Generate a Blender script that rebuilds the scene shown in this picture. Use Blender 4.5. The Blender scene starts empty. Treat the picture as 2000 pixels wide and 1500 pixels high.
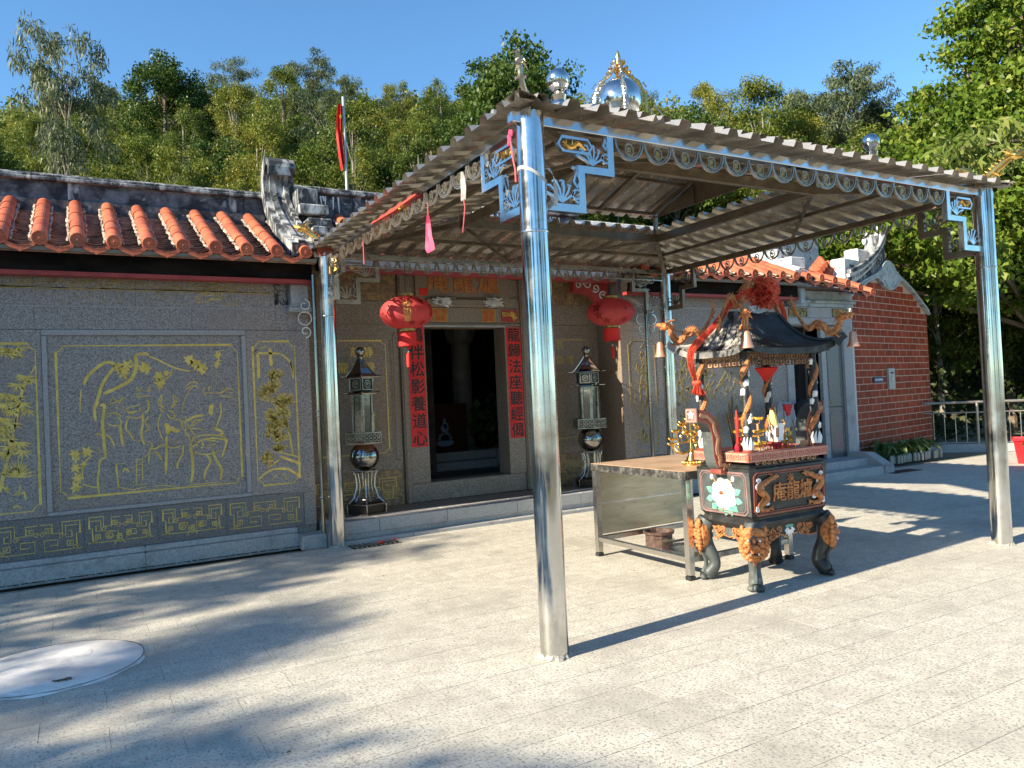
import bpy, bmesh, math, random
import numpy as np
from mathutils import Vector as V, Matrix as MX
from math import sin, cos, pi, radians as R, sqrt, atan2
random.seed(7); rng = np.random.default_rng(7)
S = bpy.context.scene; COL = S.collection
# ---------------------------------------------------------------- camera
cd = bpy.data.cameras.new('camera'); cam = bpy.data.objects.new('camera', cd); COL.objects.link(cam)
S.camera = cam
cd.sensor_width = 36.0; cd.lens = 1483.0 / 2000.0 * 36.0; cd.clip_end = 2000; cd.clip_start = 0.05
# rows: world axes in camera image coordinates (right, down, forward)
_v1 = np.array([2600., -97., 1483.]); _v2 = np.array([-843., 65., 1483.])
_X = _v1 / np.linalg.norm(_v1); _Y = _v2 - _X * (_X @ _v2); _Y /= np.linalg.norm(_Y); _Z = -np.cross(_Y, _X) if False else np.cross(_X, _Y)
if _Z[1] > 0: _Z = -_Z
_Rw = np.array([_X, _Y, _Z])
cr, cu, cf = _Rw[:, 0], -_Rw[:, 1], _Rw[:, 2]
mw = MX(((cr[0], cu[0], -cf[0], 0), (cr[1], cu[1], -cf[1], 0), (cr[2], cu[2], -cf[2], 1.6), (0, 0, 0, 1)))
cam.matrix_world = mw
CAMP = V((0, 0, 1.6))
# ---------------------------------------------------------------- light
SUN_EL, SUN_AZ = 28.6, 4.2          # shadows run towards +X, turned 4.2 degrees to +Y
sv = V((-cos(R(SUN_AZ)) * cos(R(SUN_EL)), -sin(R(SUN_AZ)) * cos(R(SUN_EL)), sin(R(SUN_EL))))
W = bpy.data.worlds.new('World'); S.world = W; W.use_nodes = True
nt = W.node_tree; bg = nt.nodes['Background']; sky = nt.nodes.new('ShaderNodeTexSky'); sky.sky_type = 'NISHITA'
sky.sun_disc = False; sky.sun_elevation = R(SUN_EL); sky.sun_rotation = atan2(sv.x, sv.y)
sky.altitude = 300; sky.air_density = 1.0; sky.dust_density = 0.0; sky.ozone_density = 6.0
tint = nt.nodes.new('ShaderNodeMix'); tint.data_type = 'RGBA'; tint.blend_type = 'MULTIPLY'; tint.inputs[0].default_value = 1; tint.inputs[7].default_value = (0.84, 1.0, 0.96, 1)
nt.links.new(sky.outputs[0], tint.inputs[6]); nt.links.new(tint.outputs[2], bg.inputs[0]); bg.inputs[1].default_value = 0.112
ld = bpy.data.lights.new('sun', 'SUN'); ld.energy = 5.0; ld.angle = R(0.55); ld.color = (1.0, 0.87, 0.68)
lo = bpy.data.objects.new('sun', ld); COL.objects.link(lo); lo.rotation_euler = sv.to_track_quat('Z', 'Y').to_euler()
S.view_settings.view_transform = 'Standard'; S.view_settings.look = 'None'; S.view_settings.exposure = 1.25; S.view_settings.gamma = 1
S.cycles.max_bounces = 8; S.cycles.transparent_max_bounces = 8; S.cycles.diffuse_bounces = 4; S.cycles.glossy_bounces = 4
S.cycles.sample_clamp_indirect = 6
# ---------------------------------------------------------------- materials
MATS = {}
def mat(name, col, rough=0.6, metal=0.0, col2=None, scale=8.0, lo_=0.4, hi_=0.6, bump=0.0, bscale=40.0, objvar=0.0, detail=6, stretch=(1, 1, 1), spots=None, trans=0.0, spec=0.5, rvar=0.0, alpha=1.0, emis=None, coat=0, warp=0):
    if name in MATS: return MATS[name]
    m = bpy.data.materials.new(name); m.use_nodes = True; MATS[name] = m
    n = m.node_tree.nodes; l = m.node_tree.links; b = n['Principled BSDF']
    b.inputs['Roughness'].default_value = rough; b.inputs['Metallic'].default_value = metal
    b.inputs['Specular IOR Level'].default_value = spec; b.inputs['Coat Weight'].default_value = coat
    c4 = lambda c: (c[0], c[1], c[2], 1)
    geo = n.new('ShaderNodeNewGeometry'); mp = n.new('ShaderNodeMapping'); mp.inputs['Scale'].default_value = stretch
    l.new(geo.outputs['Position'], mp.inputs['Vector'])
    out = None
    if col2 is not None:
        no = n.new('ShaderNodeTexNoise'); no.inputs['Scale'].default_value = scale; no.inputs['Detail'].default_value = detail
        no.inputs['Roughness'].default_value = 0.65; no.inputs['Distortion'].default_value = warp
        l.new(mp.outputs[0], no.inputs['Vector'])
        rp = n.new('ShaderNodeValToRGB'); rp.color_ramp.elements[0].position = lo_; rp.color_ramp.elements[1].position = hi_
        rp.color_ramp.elements[0].color = c4(col); rp.color_ramp.elements[1].color = c4(col2)
        l.new(no.outputs[0], rp.inputs[0]); out = rp.outputs[0]
    else:
        rg = n.new('ShaderNodeRGB'); rg.outputs[0].default_value = c4(col); out = rg.outputs[0]
    for sp in (spots or []):                     # (colour, scale, threshold lo, hi, strength)
        no = n.new('ShaderNodeTexNoise'); no.inputs['Scale'].default_value = sp[1]; no.inputs['Detail'].default_value = sp[5] if len(sp) > 5 else 3
        l.new(mp.outputs[0], no.inputs['Vector'])
        rp = n.new('ShaderNodeMapRange'); rp.inputs[1].default_value = sp[2]; rp.inputs[2].default_value = sp[3]; rp.inputs[4].default_value = sp[4]
        l.new(no.outputs[0], rp.inputs[0])
        mx = n.new('ShaderNodeMix'); mx.data_type = 'RGBA'; mx.inputs[7].default_value = c4(sp[0])
        l.new(rp.outputs[0], mx.inputs[0]); l.new(out, mx.inputs[6]); out = mx.outputs[2]
    if objvar > 0:
        oi = n.new('ShaderNodeObjectInfo'); hs = n.new('ShaderNodeHueSaturation')
        mr = n.new('ShaderNodeMapRange'); mr.inputs[3].default_value = 1 - objvar; mr.inputs[4].default_value = 1 + objvar
        l.new(oi.outputs['Random'], mr.inputs[0]); l.new(mr.outputs[0], hs.inputs['Value']); l.new(out, hs.inputs['Color']); out = hs.outputs[0]
    l.new(out, b.inputs['Base Color'])
    if rvar > 0:
        no = n.new('ShaderNodeTexNoise'); no.inputs['Scale'].default_value = 6; no.inputs['Detail'].default_value = 8
        l.new(mp.outputs[0], no.inputs['Vector']); mr = n.new('ShaderNodeMapRange'); mr.inputs[1].default_value = 0.35; mr.inputs[2].default_value = 0.7
        mr.inputs[3].default_value = rough; mr.inputs[4].default_value = rough + rvar; l.new(no.outputs[0], mr.inputs[0]); l.new(mr.outputs[0], b.inputs['Roughness'])
    if bump > 0:
        no = n.new('ShaderNodeTexNoise'); no.inputs['Scale'].default_value = bscale; no.inputs['Detail'].default_value = 5
        l.new(mp.outputs[0], no.inputs['Vector']); bp = n.new('ShaderNodeBump'); bp.inputs['Strength'].default_value = bump; bp.inputs['Distance'].default_value = 0.01
        l.new(no.outputs[0], bp.inputs['Height']); l.new(bp.outputs[0], b.inputs['Normal'])
    if trans > 0:
        tr = n.new('ShaderNodeBsdfTranslucent'); ms = n.new('ShaderNodeMixShader'); ms.inputs[0].default_value = trans
        l.new(out, tr.inputs[0]); l.new(b.outputs[0], ms.inputs[1]); l.new(tr.outputs[0], ms.inputs[2]); l.new(ms.outputs[0], n['Material Output'].inputs[0])
    if emis: b.inputs['Emission Color'].default_value = c4(emis); b.inputs['Emission Strength'].default_value = 1
    return m
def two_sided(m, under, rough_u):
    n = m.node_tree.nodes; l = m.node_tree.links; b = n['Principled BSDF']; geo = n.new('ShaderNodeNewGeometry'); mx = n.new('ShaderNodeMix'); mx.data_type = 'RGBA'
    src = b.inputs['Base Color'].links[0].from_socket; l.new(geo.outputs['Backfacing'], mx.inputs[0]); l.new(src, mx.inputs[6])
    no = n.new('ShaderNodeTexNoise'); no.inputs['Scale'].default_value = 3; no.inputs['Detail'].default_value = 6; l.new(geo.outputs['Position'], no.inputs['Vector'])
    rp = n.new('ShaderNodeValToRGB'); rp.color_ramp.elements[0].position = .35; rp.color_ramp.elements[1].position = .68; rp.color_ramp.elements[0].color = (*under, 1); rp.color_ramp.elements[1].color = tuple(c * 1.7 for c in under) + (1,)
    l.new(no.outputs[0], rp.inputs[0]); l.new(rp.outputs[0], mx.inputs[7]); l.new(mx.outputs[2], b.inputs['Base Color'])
def leafmat(name, a, b_, c, size=1.2, trans=0.35, var=0.25):
    m = bpy.data.materials.new(name); m.use_nodes = True; MATS[name] = m
    n = m.node_tree.nodes; l = m.node_tree.links; b = n['Principled BSDF']; b.inputs['Roughness'].default_value = 0.42; b.inputs['Specular IOR Level'].default_value = 0.22
    geo = n.new('ShaderNodeNewGeometry'); rp = n.new('ShaderNodeValToRGB')
    rp.color_ramp.elements[0].color = (*a, 1); rp.color_ramp.elements[1].color = (*c, 1); e = rp.color_ramp.elements.new(0.55); e.color = (*b_, 1)
    no = n.new('ShaderNodeTexNoise'); no.inputs['Scale'].default_value = size; no.inputs['Detail'].default_value = 4; l.new(geo.outputs['Position'], no.inputs['Vector'])
    oi = n.new('ShaderNodeObjectInfo'); at = n.new('ShaderNodeMath'); at.operation = 'MULTIPLY_ADD'; at.inputs[1].default_value = 0.55; l.new(geo.outputs['Random Per Island'], at.inputs[0])
    m1 = n.new('ShaderNodeMath'); m1.operation = 'MULTIPLY_ADD'; m1.inputs[1].default_value = 1.3; m1.inputs[2].default_value = -0.62; l.new(no.outputs[0], m1.inputs[0])
    m2 = n.new('ShaderNodeMath'); m2.operation = 'MULTIPLY_ADD'; m2.inputs[1].default_value = 0.55; l.new(oi.outputs['Random'], m2.inputs[0]); l.new(m1.outputs[0], m2.inputs[2]); l.new(m2.outputs[0], at.inputs[2])
    l.new(at.outputs[0], rp.inputs[0]); l.new(rp.outputs[0], b.inputs['Base Color'])
    tr = n.new('ShaderNodeBsdfTranslucent'); ms = n.new('ShaderNodeMixShader'); ms.inputs[0].default_value = trans
    l.new(rp.outputs[0], tr.inputs[0]); l.new(b.outputs[0], ms.inputs[1]); l.new(tr.outputs[0], ms.inputs[2]); l.new(ms.outputs[0], n['Material Output'].inputs[0])
    return m
# ---------------------------------------------------------------- mesh builder
def FR(o, u, v):
    u = V(u).normalized(); v = V(v).normalized(); w = u.cross(v)
    return MX(((u.x, v.x, w.x, o[0]), (u.y, v.y, w.y, o[1]), (u.z, v.z, w.z, o[2]), (0, 0, 0, 1)))
def WALLY(x, y, z=0): return FR((x, y, z), (1, 0, 0), (0, 0, 1))      # local u -> +X, v -> +Z, w -> -Y (towards the viewer)
def WALLX(x, y, z=0): return FR((x, y, z), (0, -1, 0), (0, 0, 1))     # faces -X
class MB:
    def __init__(s, M=None): s.v = []; s.f = []; s.s = []; s.M = M
    def add(s, vs, fs, sm=False, M=None):
        k = len(s.v); A = s.M; 
        for p in vs:
            p = V(p)
            if M is not None: p = M @ p
            if A is not None: p = A @ p
            s.v.append(p[:])
        for f in fs: s.f.append([i + k for i in f]); s.s.append(sm)
        return s
    def box(s, c, d, rz=0, M=None, taper=1.0, bev=0):
        x, y, z = d[0] / 2, d[1] / 2, d[2] / 2; T = MX.Translation(c) @ MX.Rotation(rz, 4, 'Z')
        if M is not None: T = M @ T
        if bev <= 0:
            vs = [(-x, -y, -z), (x, -y, -z), (x, y, -z), (-x, y, -z), (-x * taper, -y * taper, z), (x * taper, -y * taper, z), (x * taper, y * taper, z), (-x * taper, y * taper, z)]
            return s.add(vs, [(0, 3, 2, 1), (4, 5, 6, 7), (0, 1, 5, 4), (1, 2, 6, 5), (2, 3, 7, 6), (3, 0, 4, 7)], M=T)
        b = bev; vs = []
        for zz, k in ((-z, 1), (-z + b, 0), (z - b, 0), (z, 1)):
            q = b if k else 0
            vs += [(-x + q, -y + q, zz), (x - q, -y + q, zz), (x - q, y - q, zz), (-x + q, y - q, zz)]
        fs = [(3, 2, 1, 0), (12, 13, 14, 15)]
        for r in range(3):
            for i in range(4): fs.append((r * 4 + i, r * 4 + (i + 1) % 4, r * 4 + 4 + (i + 1) % 4, r * 4 + 4 + i))
        return s.add(vs, fs, M=T)
    def bb(s, a, b, bev=0, M=None):
        return s.box([(a[i] + b[i]) / 2 for i in range(3)], [abs(b[i] - a[i]) for i in range(3)], bev=bev, M=M)
    def tube(s, pts, r, n=8, closed=False, M=None, cap=True, sq=False, flat=1.0):
        pts = [V(p) for p in pts]; N = len(pts); rr = r if hasattr(r, '__len__') else [r] * N
        if N < 2: return s
        vs = []; up = None
        for i, p in enumerate(pts):
            a = pts[i - 1] if (i > 0 or closed) else p; b = pts[(i + 1) % N] if (i < N - 1 or closed) else p
            t = (b - a); t = t.normalized() if t.length > 1e-9 else V((0, 0, 1))
            if up is None: up = V((0, 0, 1)) if abs(t.z) < 0.9 else V((0, 1, 0))
            sd = t.cross(up)
            if sd.length < 1e-4: sd = t.cross(V((1, 0, 0)))
            sd.normalize(); up = sd.cross(t).normalized()
            for k in range(n):
                an = 2 * pi * (k + (0.5 if sq else 0)) / n; q = sqrt(2) if sq else 1
                vs.append(p + sd * cos(an) * rr[i] * q + up * sin(an) * rr[i] * q * flat)
        fs = []
        for i in range(N if closed else N - 1):
            j = (i + 1) % N
            for k in range(n): fs.append((i * n + k, i * n + (k + 1) % n, j * n + (k + 1) % n, j * n + k))
        s.add(vs, fs, sm=not sq, M=M)
        if cap and not closed: s.add(vs[:n], [tuple(range(n))[::-1]], M=M); s.add(vs[-n:], [tuple(range(n))], M=M)
        return s
    def lathe(s, prof, n=20, M=None, c=(0, 0, 0), sm=True, flute=0, fa=0):
        vs = []; N = len(prof)
        for (r, z) in prof:
            for k in range(n):
                q = r * (1 + (fa * cos(flute * 2 * pi * k / n) if flute else 0)); vs.append((c[0] + q * cos(2 * pi * k / n), c[1] + q * sin(2 * pi * k / n), c[2] + z))
        fs = [(i * n + k, i * n + (k + 1) % n, (i + 1) * n + (k + 1) % n, (i + 1) * n + k) for i in range(N - 1) for k in range(n)]
        s.add(vs, fs, sm=sm, M=M); s.add(vs[:n], [tuple(range(n))[::-1]], M=M); s.add(vs[-n:], [tuple(range(n))], M=M)
        return s
    def rectloft(s, prof, c=(0, 0, 0), M=None):           # (hx, hy, z)
        vs = []
        for hx, hy, z in prof: vs += [(c[0] - hx, c[1] - hy, c[2] + z), (c[0] + hx, c[1] - hy, c[2] + z), (c[0] + hx, c[1] + hy, c[2] + z), (c[0] - hx, c[1] + hy, c[2] + z)]
        N = len(prof); fs = [(i * 4 + k, i * 4 + (k + 1) % 4, i * 4 + 4 + (k + 1) % 4, i * 4 + 4 + k) for i in range(N - 1) for k in range(4)] + [(3, 2, 1, 0), tuple(4 * N - 4 + k for k in range(4))]
        return s.add(vs, fs, M=M)
    def ball(s, c, r, n=10, m=7, sc=(1, 1, 1), M=None):
        vs = [(c[0], c[1], c[2] - r * sc[2])]; fs = []
        for j in range(1, m):
            a = -pi / 2 + pi * j / m
            for k in range(n): vs.append((c[0] + r * sc[0] * cos(a) * cos(2 * pi * k / n), c[1] + r * sc[1] * cos(a) * sin(2 * pi * k / n), c[2] + r * sc[2] * sin(a)))
        vs.append((c[0], c[1], c[2] + r * sc[2])); T = len(vs) - 1
        for k in range(n): fs.append((0, 1 + (k + 1) % n, 1 + k)); fs.append((T, T - n + k, T - n + (k + 1) % n))
        for j in range(m - 2):
            for k in range(n): fs.append((1 + j * n + k, 1 + j * n + (k + 1) % n, 1 + (j + 1) * n + (k + 1) % n, 1 + (j + 1) * n + k))
        return s.add(vs, fs, sm=True, M=M)
    def prism(s, poly, t, M=None, z0=0):                  # polygon in local u,v, extruded along w from z0 to z0+t
        n = len(poly); vs = [(p[0], p[1], z0) for p in poly] + [(p[0], p[1], z0 + t) for p in poly]
        fs = [tuple(range(n))[::-1], tuple(range(n, 2 * n))] + [(i, (i + 1) % n, n + (i + 1) % n, n + i) for i in range(n)]
        return s.add(vs, fs, M=M)
    def ribbon(s, pts, w, t=0.002, M=None, closed=False, z0=0, ends=1.0):   # flat stroke in the u,v plane
        P = [V((p[0], p[1], 0)) for p in pts]; N = len(P); vs = []
        for i, p in enumerate(P):
            a = P[i - 1] if (i > 0 or closed) else p; b = P[(i + 1) % N] if (i < N - 1 or closed) else p
            d = b - a; d = d.normalized() if d.length > 1e-9 else V((1, 0, 0)); nn = V((-d.y, d.x, 0)); q = 1.0
            if 0 < i < N - 1 or closed:
                d1 = (p - a).normalized(); c_ = max(0.35, d1.dot(d)); q = 1 / c_
            e = ends if (not closed and i in (0, N - 1)) else 1
            hw = w / 2 * q * e
            vs += [p + nn * hw + V((0, 0, z0)), p - nn * hw + V((0, 0, z0)), p - nn * hw + V((0, 0, z0 + t)), p + nn * hw + V((0, 0, z0 + t))]
        fs = []
        for i in range(N if closed else N - 1):
            j = (i + 1) % N
            for k in range(4): fs.append((i * 4 + k, j * 4 + k, j * 4 + (k + 1) % 4, i * 4 + (k + 1) % 4))
        if not closed: fs += [(0, 1, 2, 3), (4 * N - 1, 4 * N - 2, 4 * N - 3, 4 * N - 4)]
        return s.add(vs, fs, M=M)
    def leaf(s, x, y, an, L, w, t=0.002, M=None, z0=0, k=0.35):
        d = V((cos(an), sin(an), 0)); q = V((-d.y, d.x, 0)); o = V((x, y, 0))
        P = [o, o + d * L * k + q * w / 2, o + d * L * 0.75 + q * w * 0.3, o + d * L, o + d * L * 0.75 - q * w * 0.3, o + d * L * k - q * w / 2]
        return s.prism([(p.x, p.y) for p in P], t, M=M, z0=z0)
    def text(s, st, size, M, t=0.004, bold=0.0, z0=0):
        cu_ = bpy.data.curves.new('t', 'FONT'); cu_.body = st; cu_.size = size; cu_.align_x = 'CENTER'; cu_.align_y = 'CENTER'; cu_.extrude = t / 2; cu_.resolution_u = 2
        o = bpy.data.objects.new('t', cu_); me = bpy.data.meshes.new_from_object(o)
        q = bold * size; sh = [(0, 0)] if bold <= 0 else [(-q, 0), (q, 0), (0, -q * .8), (0, q * .8)]
        for i, (dx, dy) in enumerate(sh): s.add([(v.co.x + dx, v.co.y + dy, v.co.z + z0 + t / 2 + i * .00012) for v in me.vertices], [tuple(p.vertices) for p in me.polygons], M=M)
        bpy.data.meshes.remove(me); bpy.data.objects.remove(o); bpy.data.curves.remove(cu_); return s
    def mesh(s, name, m):
        me = bpy.data.meshes.new(name); me.from_pydata(s.v, [], s.f); me.polygons.foreach_set('use_smooth', s.s)
        if m is not None: me.materials.append(m)
        me.update()
        if any(s.s): me.set_sharp_from_angle(angle=R(38))
        return me
    def build(s, name, m, parent=None, loc=None):
        o = bpy.data.objects.new(name, s.mesh(name, m)); COL.objects.link(o)
        if parent is not None:
            o.parent = parent
        if loc is not None: o.location = loc
        return o
def inst(name, me, parent=None, loc=(0, 0, 0), rot=(0, 0, 0), sc=(1, 1, 1)):
    o = bpy.data.objects.new(name, me); COL.objects.link(o); o.parent = parent; o.location = loc; o.rotation_euler = rot; o.scale = sc; return o
def tag(o, label, cat, group=None):
    o['label'] = label; o['category'] = cat
    if group: o['group'] = group
    return o
def thing(name, label, cat, loc=(0, 0, 0), rz=0, group=None):
    o = bpy.data.objects.new(name, None); COL.objects.link(o); o.location = loc; o.rotation_euler = (0, 0, rz); o.empty_display_size = 0.1
    return tag(o, label, cat, group)
def struct(o): o['kind'] = 'structure'; return o
def T(*a): return MX.Translation(a)
def RZ(a): return MX.Rotation(a, 4, 'Z')
def RX(a): return MX.Rotation(a, 4, 'X')
def RY(a): return MX.Rotation(a, 4, 'Y')
def copy_tree(o, parent=None):
    c = o.copy(); COL.objects.link(c); c.parent = parent
    for ch in list(o.children): copy_tree(ch, c)
    return c
def arc(cx, cz, r, a0, a1, n=10, rz=None):
    rz = rz or r; return [(cx + r * cos(R(a0 + (a1 - a0) * i / n)), cz + rz * sin(R(a0 + (a1 - a0) * i / n))) for i in range(n + 1)]
def spiral(cx, cz, r0, r1, a0, turns, n=18):
    return [(cx + (r0 + (r1 - r0) * i / n) * cos(R(a0) + turns * 2 * pi * i / n), cz + (r0 + (r1 - r0) * i / n) * sin(R(a0) + turns * 2 * pi * i / n)) for i in range(n + 1)]
def leafmesh(name, P, size, m, droop=0.0, aspect=0.45, seed=0, heart=False, up=0.3):
    r = np.random.default_rng(seed); n = len(P); P = np.asarray(P, float)
    d = r.normal(size=(n, 3)); d[:, 2] -= droop; d /= np.linalg.norm(d, axis=1)[:, None]
    q = r.normal(size=(n, 3)); q[:, 2] += up; sd = np.cross(d, q); sd /= np.linalg.norm(sd, axis=1)[:, None] + 1e-9
    nr = np.cross(sd, d); L = size * r.uniform(0.65, 1.25, n)[:, None]
    k = 0.32 if heart else 0.45
    a = P; b = P + d * L * k + sd * L * aspect + nr * L * 0.10; c = P + d * L; e = P + d * L * k - sd * L * aspect + nr * L * 0.10
    vs = np.stack([a, b, c, e], 1).reshape(-1, 3); idx = np.arange(4 * n)
    me = bpy.data.meshes.new(name); me.vertices.add(4 * n); me.vertices.foreach_set('co', vs.ravel())
    me.loops.add(4 * n); me.loops.foreach_set('vertex_index', idx); me.polygons.add(n)
    me.polygons.foreach_set('loop_start', np.arange(0, 4 * n, 4)); me.polygons.foreach_set('loop_total', np.full(n, 4))
    me.materials.append(m); me.update(calc_edges=True); return me
# named materials
GRAN = mat('granite_wall', (0.235, 0.198, 0.178), 0.38, col2=(0.375, 0.32, 0.285), scale=55, lo_=0.42, hi_=0.6, spots=[((0.09, 0.085, 0.09), 75, 0.52, 0.60, 0.8), ((0.5, 0.48, 0.47), 95, 0.6, 0.68, 0.7), ((0.24, 0.15, 0.10), 1.3, 0.48, 0.70, 0.45, 6)], bump=0.12, bscale=70, rvar=0.2)
GRAND = mat('granite_dark', (0.12, 0.115, 0.12), 0.3, col2=(0.2, 0.19, 0.19), scale=60, lo_=0.42, hi_=0.6, spots=[((0.05, 0.05, 0.05), 80, 0.5, 0.6, 0.8), ((0.4, 0.38, 0.36), 90, 0.6, 0.7, 0.6)], bump=0.1, bscale=70)
GRANP = mat('shade_toned_porch_granite', (0.19, 0.145, 0.105), 0.4, col2=(0.31, 0.24, 0.18), scale=55, lo_=0.42, hi_=0.6, spots=[((0.11, 0.09, 0.08), 75, 0.52, 0.60, 0.7), ((0.5, 0.46, 0.4), 95, 0.6, 0.68, 0.6), ((0.2, 0.12, 0.06), 1.3, 0.5, 0.7, 0.4, 6)], bump=0.12, bscale=70, rvar=0.2)  # wall granite darkened and browned for eave shade and ground bounce
GRANR = mat('granite_carved_brown', (0.16, 0.105, 0.06), 0.5, col2=(0.28, 0.19, 0.11), scale=18, spots=[((0.4, 0.27, 0.1), 9, 0.52, 0.62, 0.6, 6)], bump=0.5, bscale=25)
MOULD = mat('granite_moulding', (0.27, 0.25, 0.24), 0.5, col2=(0.38, 0.355, 0.34), scale=50, bump=0.12, bscale=60)
KERB = mat('granite_kerb', (0.30, 0.30, 0.30), 0.6, col2=(0.44, 0.43, 0.42), scale=50, lo_=0.4, hi_=0.6, spots=[((0.14, 0.14, 0.12), 5, 0.55, 0.75, 0.5, 8)], bump=0.15, bscale=60)
PAVE = mat('paving_granite', (0.49, 0.468, 0.392), 0.7, col2=(0.615, 0.59, 0.50), scale=9, objvar=0.05, lo_=0.38, hi_=0.62, spots=[((0.21, 0.205, 0.20), 62, 0.555, 0.615, 0.80, 2), ((0.33, 0.32, 0.31), 110, 0.55, 0.62, 0.55, 2), ((0.33, 0.31, 0.27), 1.4, 0.50, 0.70, 0.6, 9), ((0.24, 0.22, 0.19), 5.5, 0.62, 0.74, 0.45, 8), ((0.55, 0.33, 0.12), 0.8, 0.70, 0.78, 0.45, 3)], bump=0.25, bscale=55, stretch=(1, 1.0, 1))
JOINT = mat('paving_joint', (0.16, 0.15, 0.13), 0.9, col2=(0.34, 0.32, 0.28), scale=2.5)
CEM = mat('white_cement', (0.62, 0.60, 0.57), 0.75, col2=(0.78, 0.77, 0.74), scale=3.5, warp=0.6, spots=[((0.35, 0.33, 0.31), 5, 0.60, 0.70, 0.6, 8)], bump=0.5, bscale=9)
GOLDP = mat('gold_carving_paint', (0.60, 0.40, 0.07), 0.5, col2=(0.80, 0.57, 0.13), scale=14)
GOLDD = mat('gold_carving_dull', (0.34, 0.24, 0.06), 0.55, col2=(0.46, 0.34, 0.1), scale=14)
TERRA = mat('terracotta_tile', (0.38, 0.082, 0.035), 0.6, col2=(0.52, 0.135, 0.055), scale=4, objvar=0.08, spots=[((0.30, 0.12, 0.07), 7, 0.55, 0.75, 0.7, 8), ((0.2, 0.17, 0.13), 15, 0.62, 0.74, 0.6, 6)], bump=0.3, bscale=40)
PAN = mat('weathered_pan_tile', (0.30, 0.14, 0.09), 0.8, col2=(0.52, 0.25, 0.16), scale=9, objvar=0.2, spots=[((0.05, 0.05, 0.05), 8, 0.5, 0.65, 0.7, 6)])
PLAST = mat('weathered_plaster', (0.03, 0.035, 0.042), 0.85, col2=(0.50, 0.52, 0.52), scale=4.5, lo_=0.46, hi_=0.66, detail=10, warp=0.5, spots=[((0.6, 0.6, 0.58), 11, 0.58, 0.68, 0.6, 8), ((0.03, 0.035, 0.04), 2.2, 0.55, 0.68, 0.75, 8)], bump=0.5, bscale=25, stretch=(1, 1, 0.55))
PLASD = mat('weathered_plaster_dark', (0.025, 0.028, 0.034), 0.85, col2=(0.22, 0.24, 0.26), scale=5, lo_=0.42, hi_=0.74, detail=10, warp=0.4, spots=[((0.5, 0.5, 0.5), 8, 0.62, 0.70, 0.6, 8)], bump=0.5, bscale=25)
PLASW = mat('pale_lime_plaster', (0.42, 0.43, 0.42), 0.85, col2=(0.70, 0.69, 0.66), scale=5, lo_=0.35, hi_=0.6, detail=9, spots=[((0.06, 0.065, 0.07), 7, 0.57, 0.66, 0.75, 9)], bump=0.4, bscale=25)
PLBLU = mat('blue_grey_plaster', (0.30, 0.36, 0.38), 0.8, col2=(0.46, 0.52, 0.53), scale=4, spots=[((0.07, 0.08, 0.08), 4, 0.58, 0.68, 0.7, 9)], bump=0.3)
WOODD = mat('black_stained_timber', (0.006, 0.005, 0.005), 0.8, spec=0.1, col2=(0.018, 0.014, 0.012), scale=6, stretch=(0.3, 1, 1), spots=[((0.45, 0.42, 0.38), 9, 0.72, 0.76, 0.7, 5)])
REDP = mat('red_painted_timber', (0.30, 0.03, 0.025), 0.5, col2=(0.38, 0.045, 0.035), scale=5)
SILV = mat('silver_painted_steel', (0.36, 0.37, 0.35), 0.35, metal=0.6, col2=(0.5, 0.5, 0.47), scale=3, rvar=0.2)
STEEL = mat('polished_stainless_steel', (0.52, 0.52, 0.505), 0.08, metal=1.0, rvar=0.16, col2=(0.70, 0.69, 0.67), scale=3, bump=0.014, bscale=5, spots=[((0.34, 0.31, 0.26), 14, 0.66, 0.78, 0.5, 8)])
STEELR = mat('satin_stainless_steel', (0.55, 0.535, 0.50), 0.2, metal=1.0, rvar=0.2, col2=(0.62, 0.6, 0.56), scale=4)
STEELD = mat('dark_mirror_steel', (0.30, 0.29, 0.27), 0.1, metal=1.0)
SHEET = mat('galvanised_roof_sheet', (0.50, 0.48, 0.44), 0.16, metal=0.62, rvar=0.16, col2=(0.50, 0.46, 0.39), scale=2.5, spots=[((0.25, 0.2, 0.15), 3, 0.6, 0.75, 0.5, 8)], bump=0.15, bscale=5)
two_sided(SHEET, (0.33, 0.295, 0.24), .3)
TRIM = mat('dulled_trim_steel', (0.30, 0.27, 0.225), 0.3, metal=0.9, col2=(0.42, 0.385, 0.33), scale=5, rvar=0.2)
BEAM = mat('brown_tinted_steel', (0.17, 0.14, 0.105), 0.3, metal=0.8, col2=(0.25, 0.205, 0.15), scale=4, rvar=0.2)
BRICK = mat('red_wall_brick', (0.24, 0.036, 0.014), 0.6, col2=(0.33, 0.056, 0.022), scale=3, objvar=0.16, spec=0.2, spots=[((0.10, 0.03, 0.02), 1.2, 0.55, 0.75, 0.5, 7)], bump=0.15, bscale=50)
MORT = mat('pale_mortar', (0.52, 0.38, 0.30), 0.9)
GOLDM = mat('gilded_metal', (0.85, 0.55, 0.16), 0.22, metal=1.0)
CHAMP = mat('pale_gold_metal', (0.78, 0.68, 0.50), 0.2, metal=1.0)
IRON = mat('black_painted_iron', (0.012, 0.013, 0.013), 0.42, col2=(0.028, 0.030, 0.029), scale=7, bump=0.3, bscale=60, spots=[((0.16, 0.15, 0.12), 9, 0.62, 0.74, 0.55, 8)], rvar=0.2)
IRONG = mat('grey_iron', (0.045, 0.056, 0.056), 0.5, col2=(0.095, 0.108, 0.104), scale=4, bump=0.25, bscale=60, spots=[((0.2, 0.19, 0.16), 8, 0.62, 0.74, 0.5, 8)])  # greyer than the black iron
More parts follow.
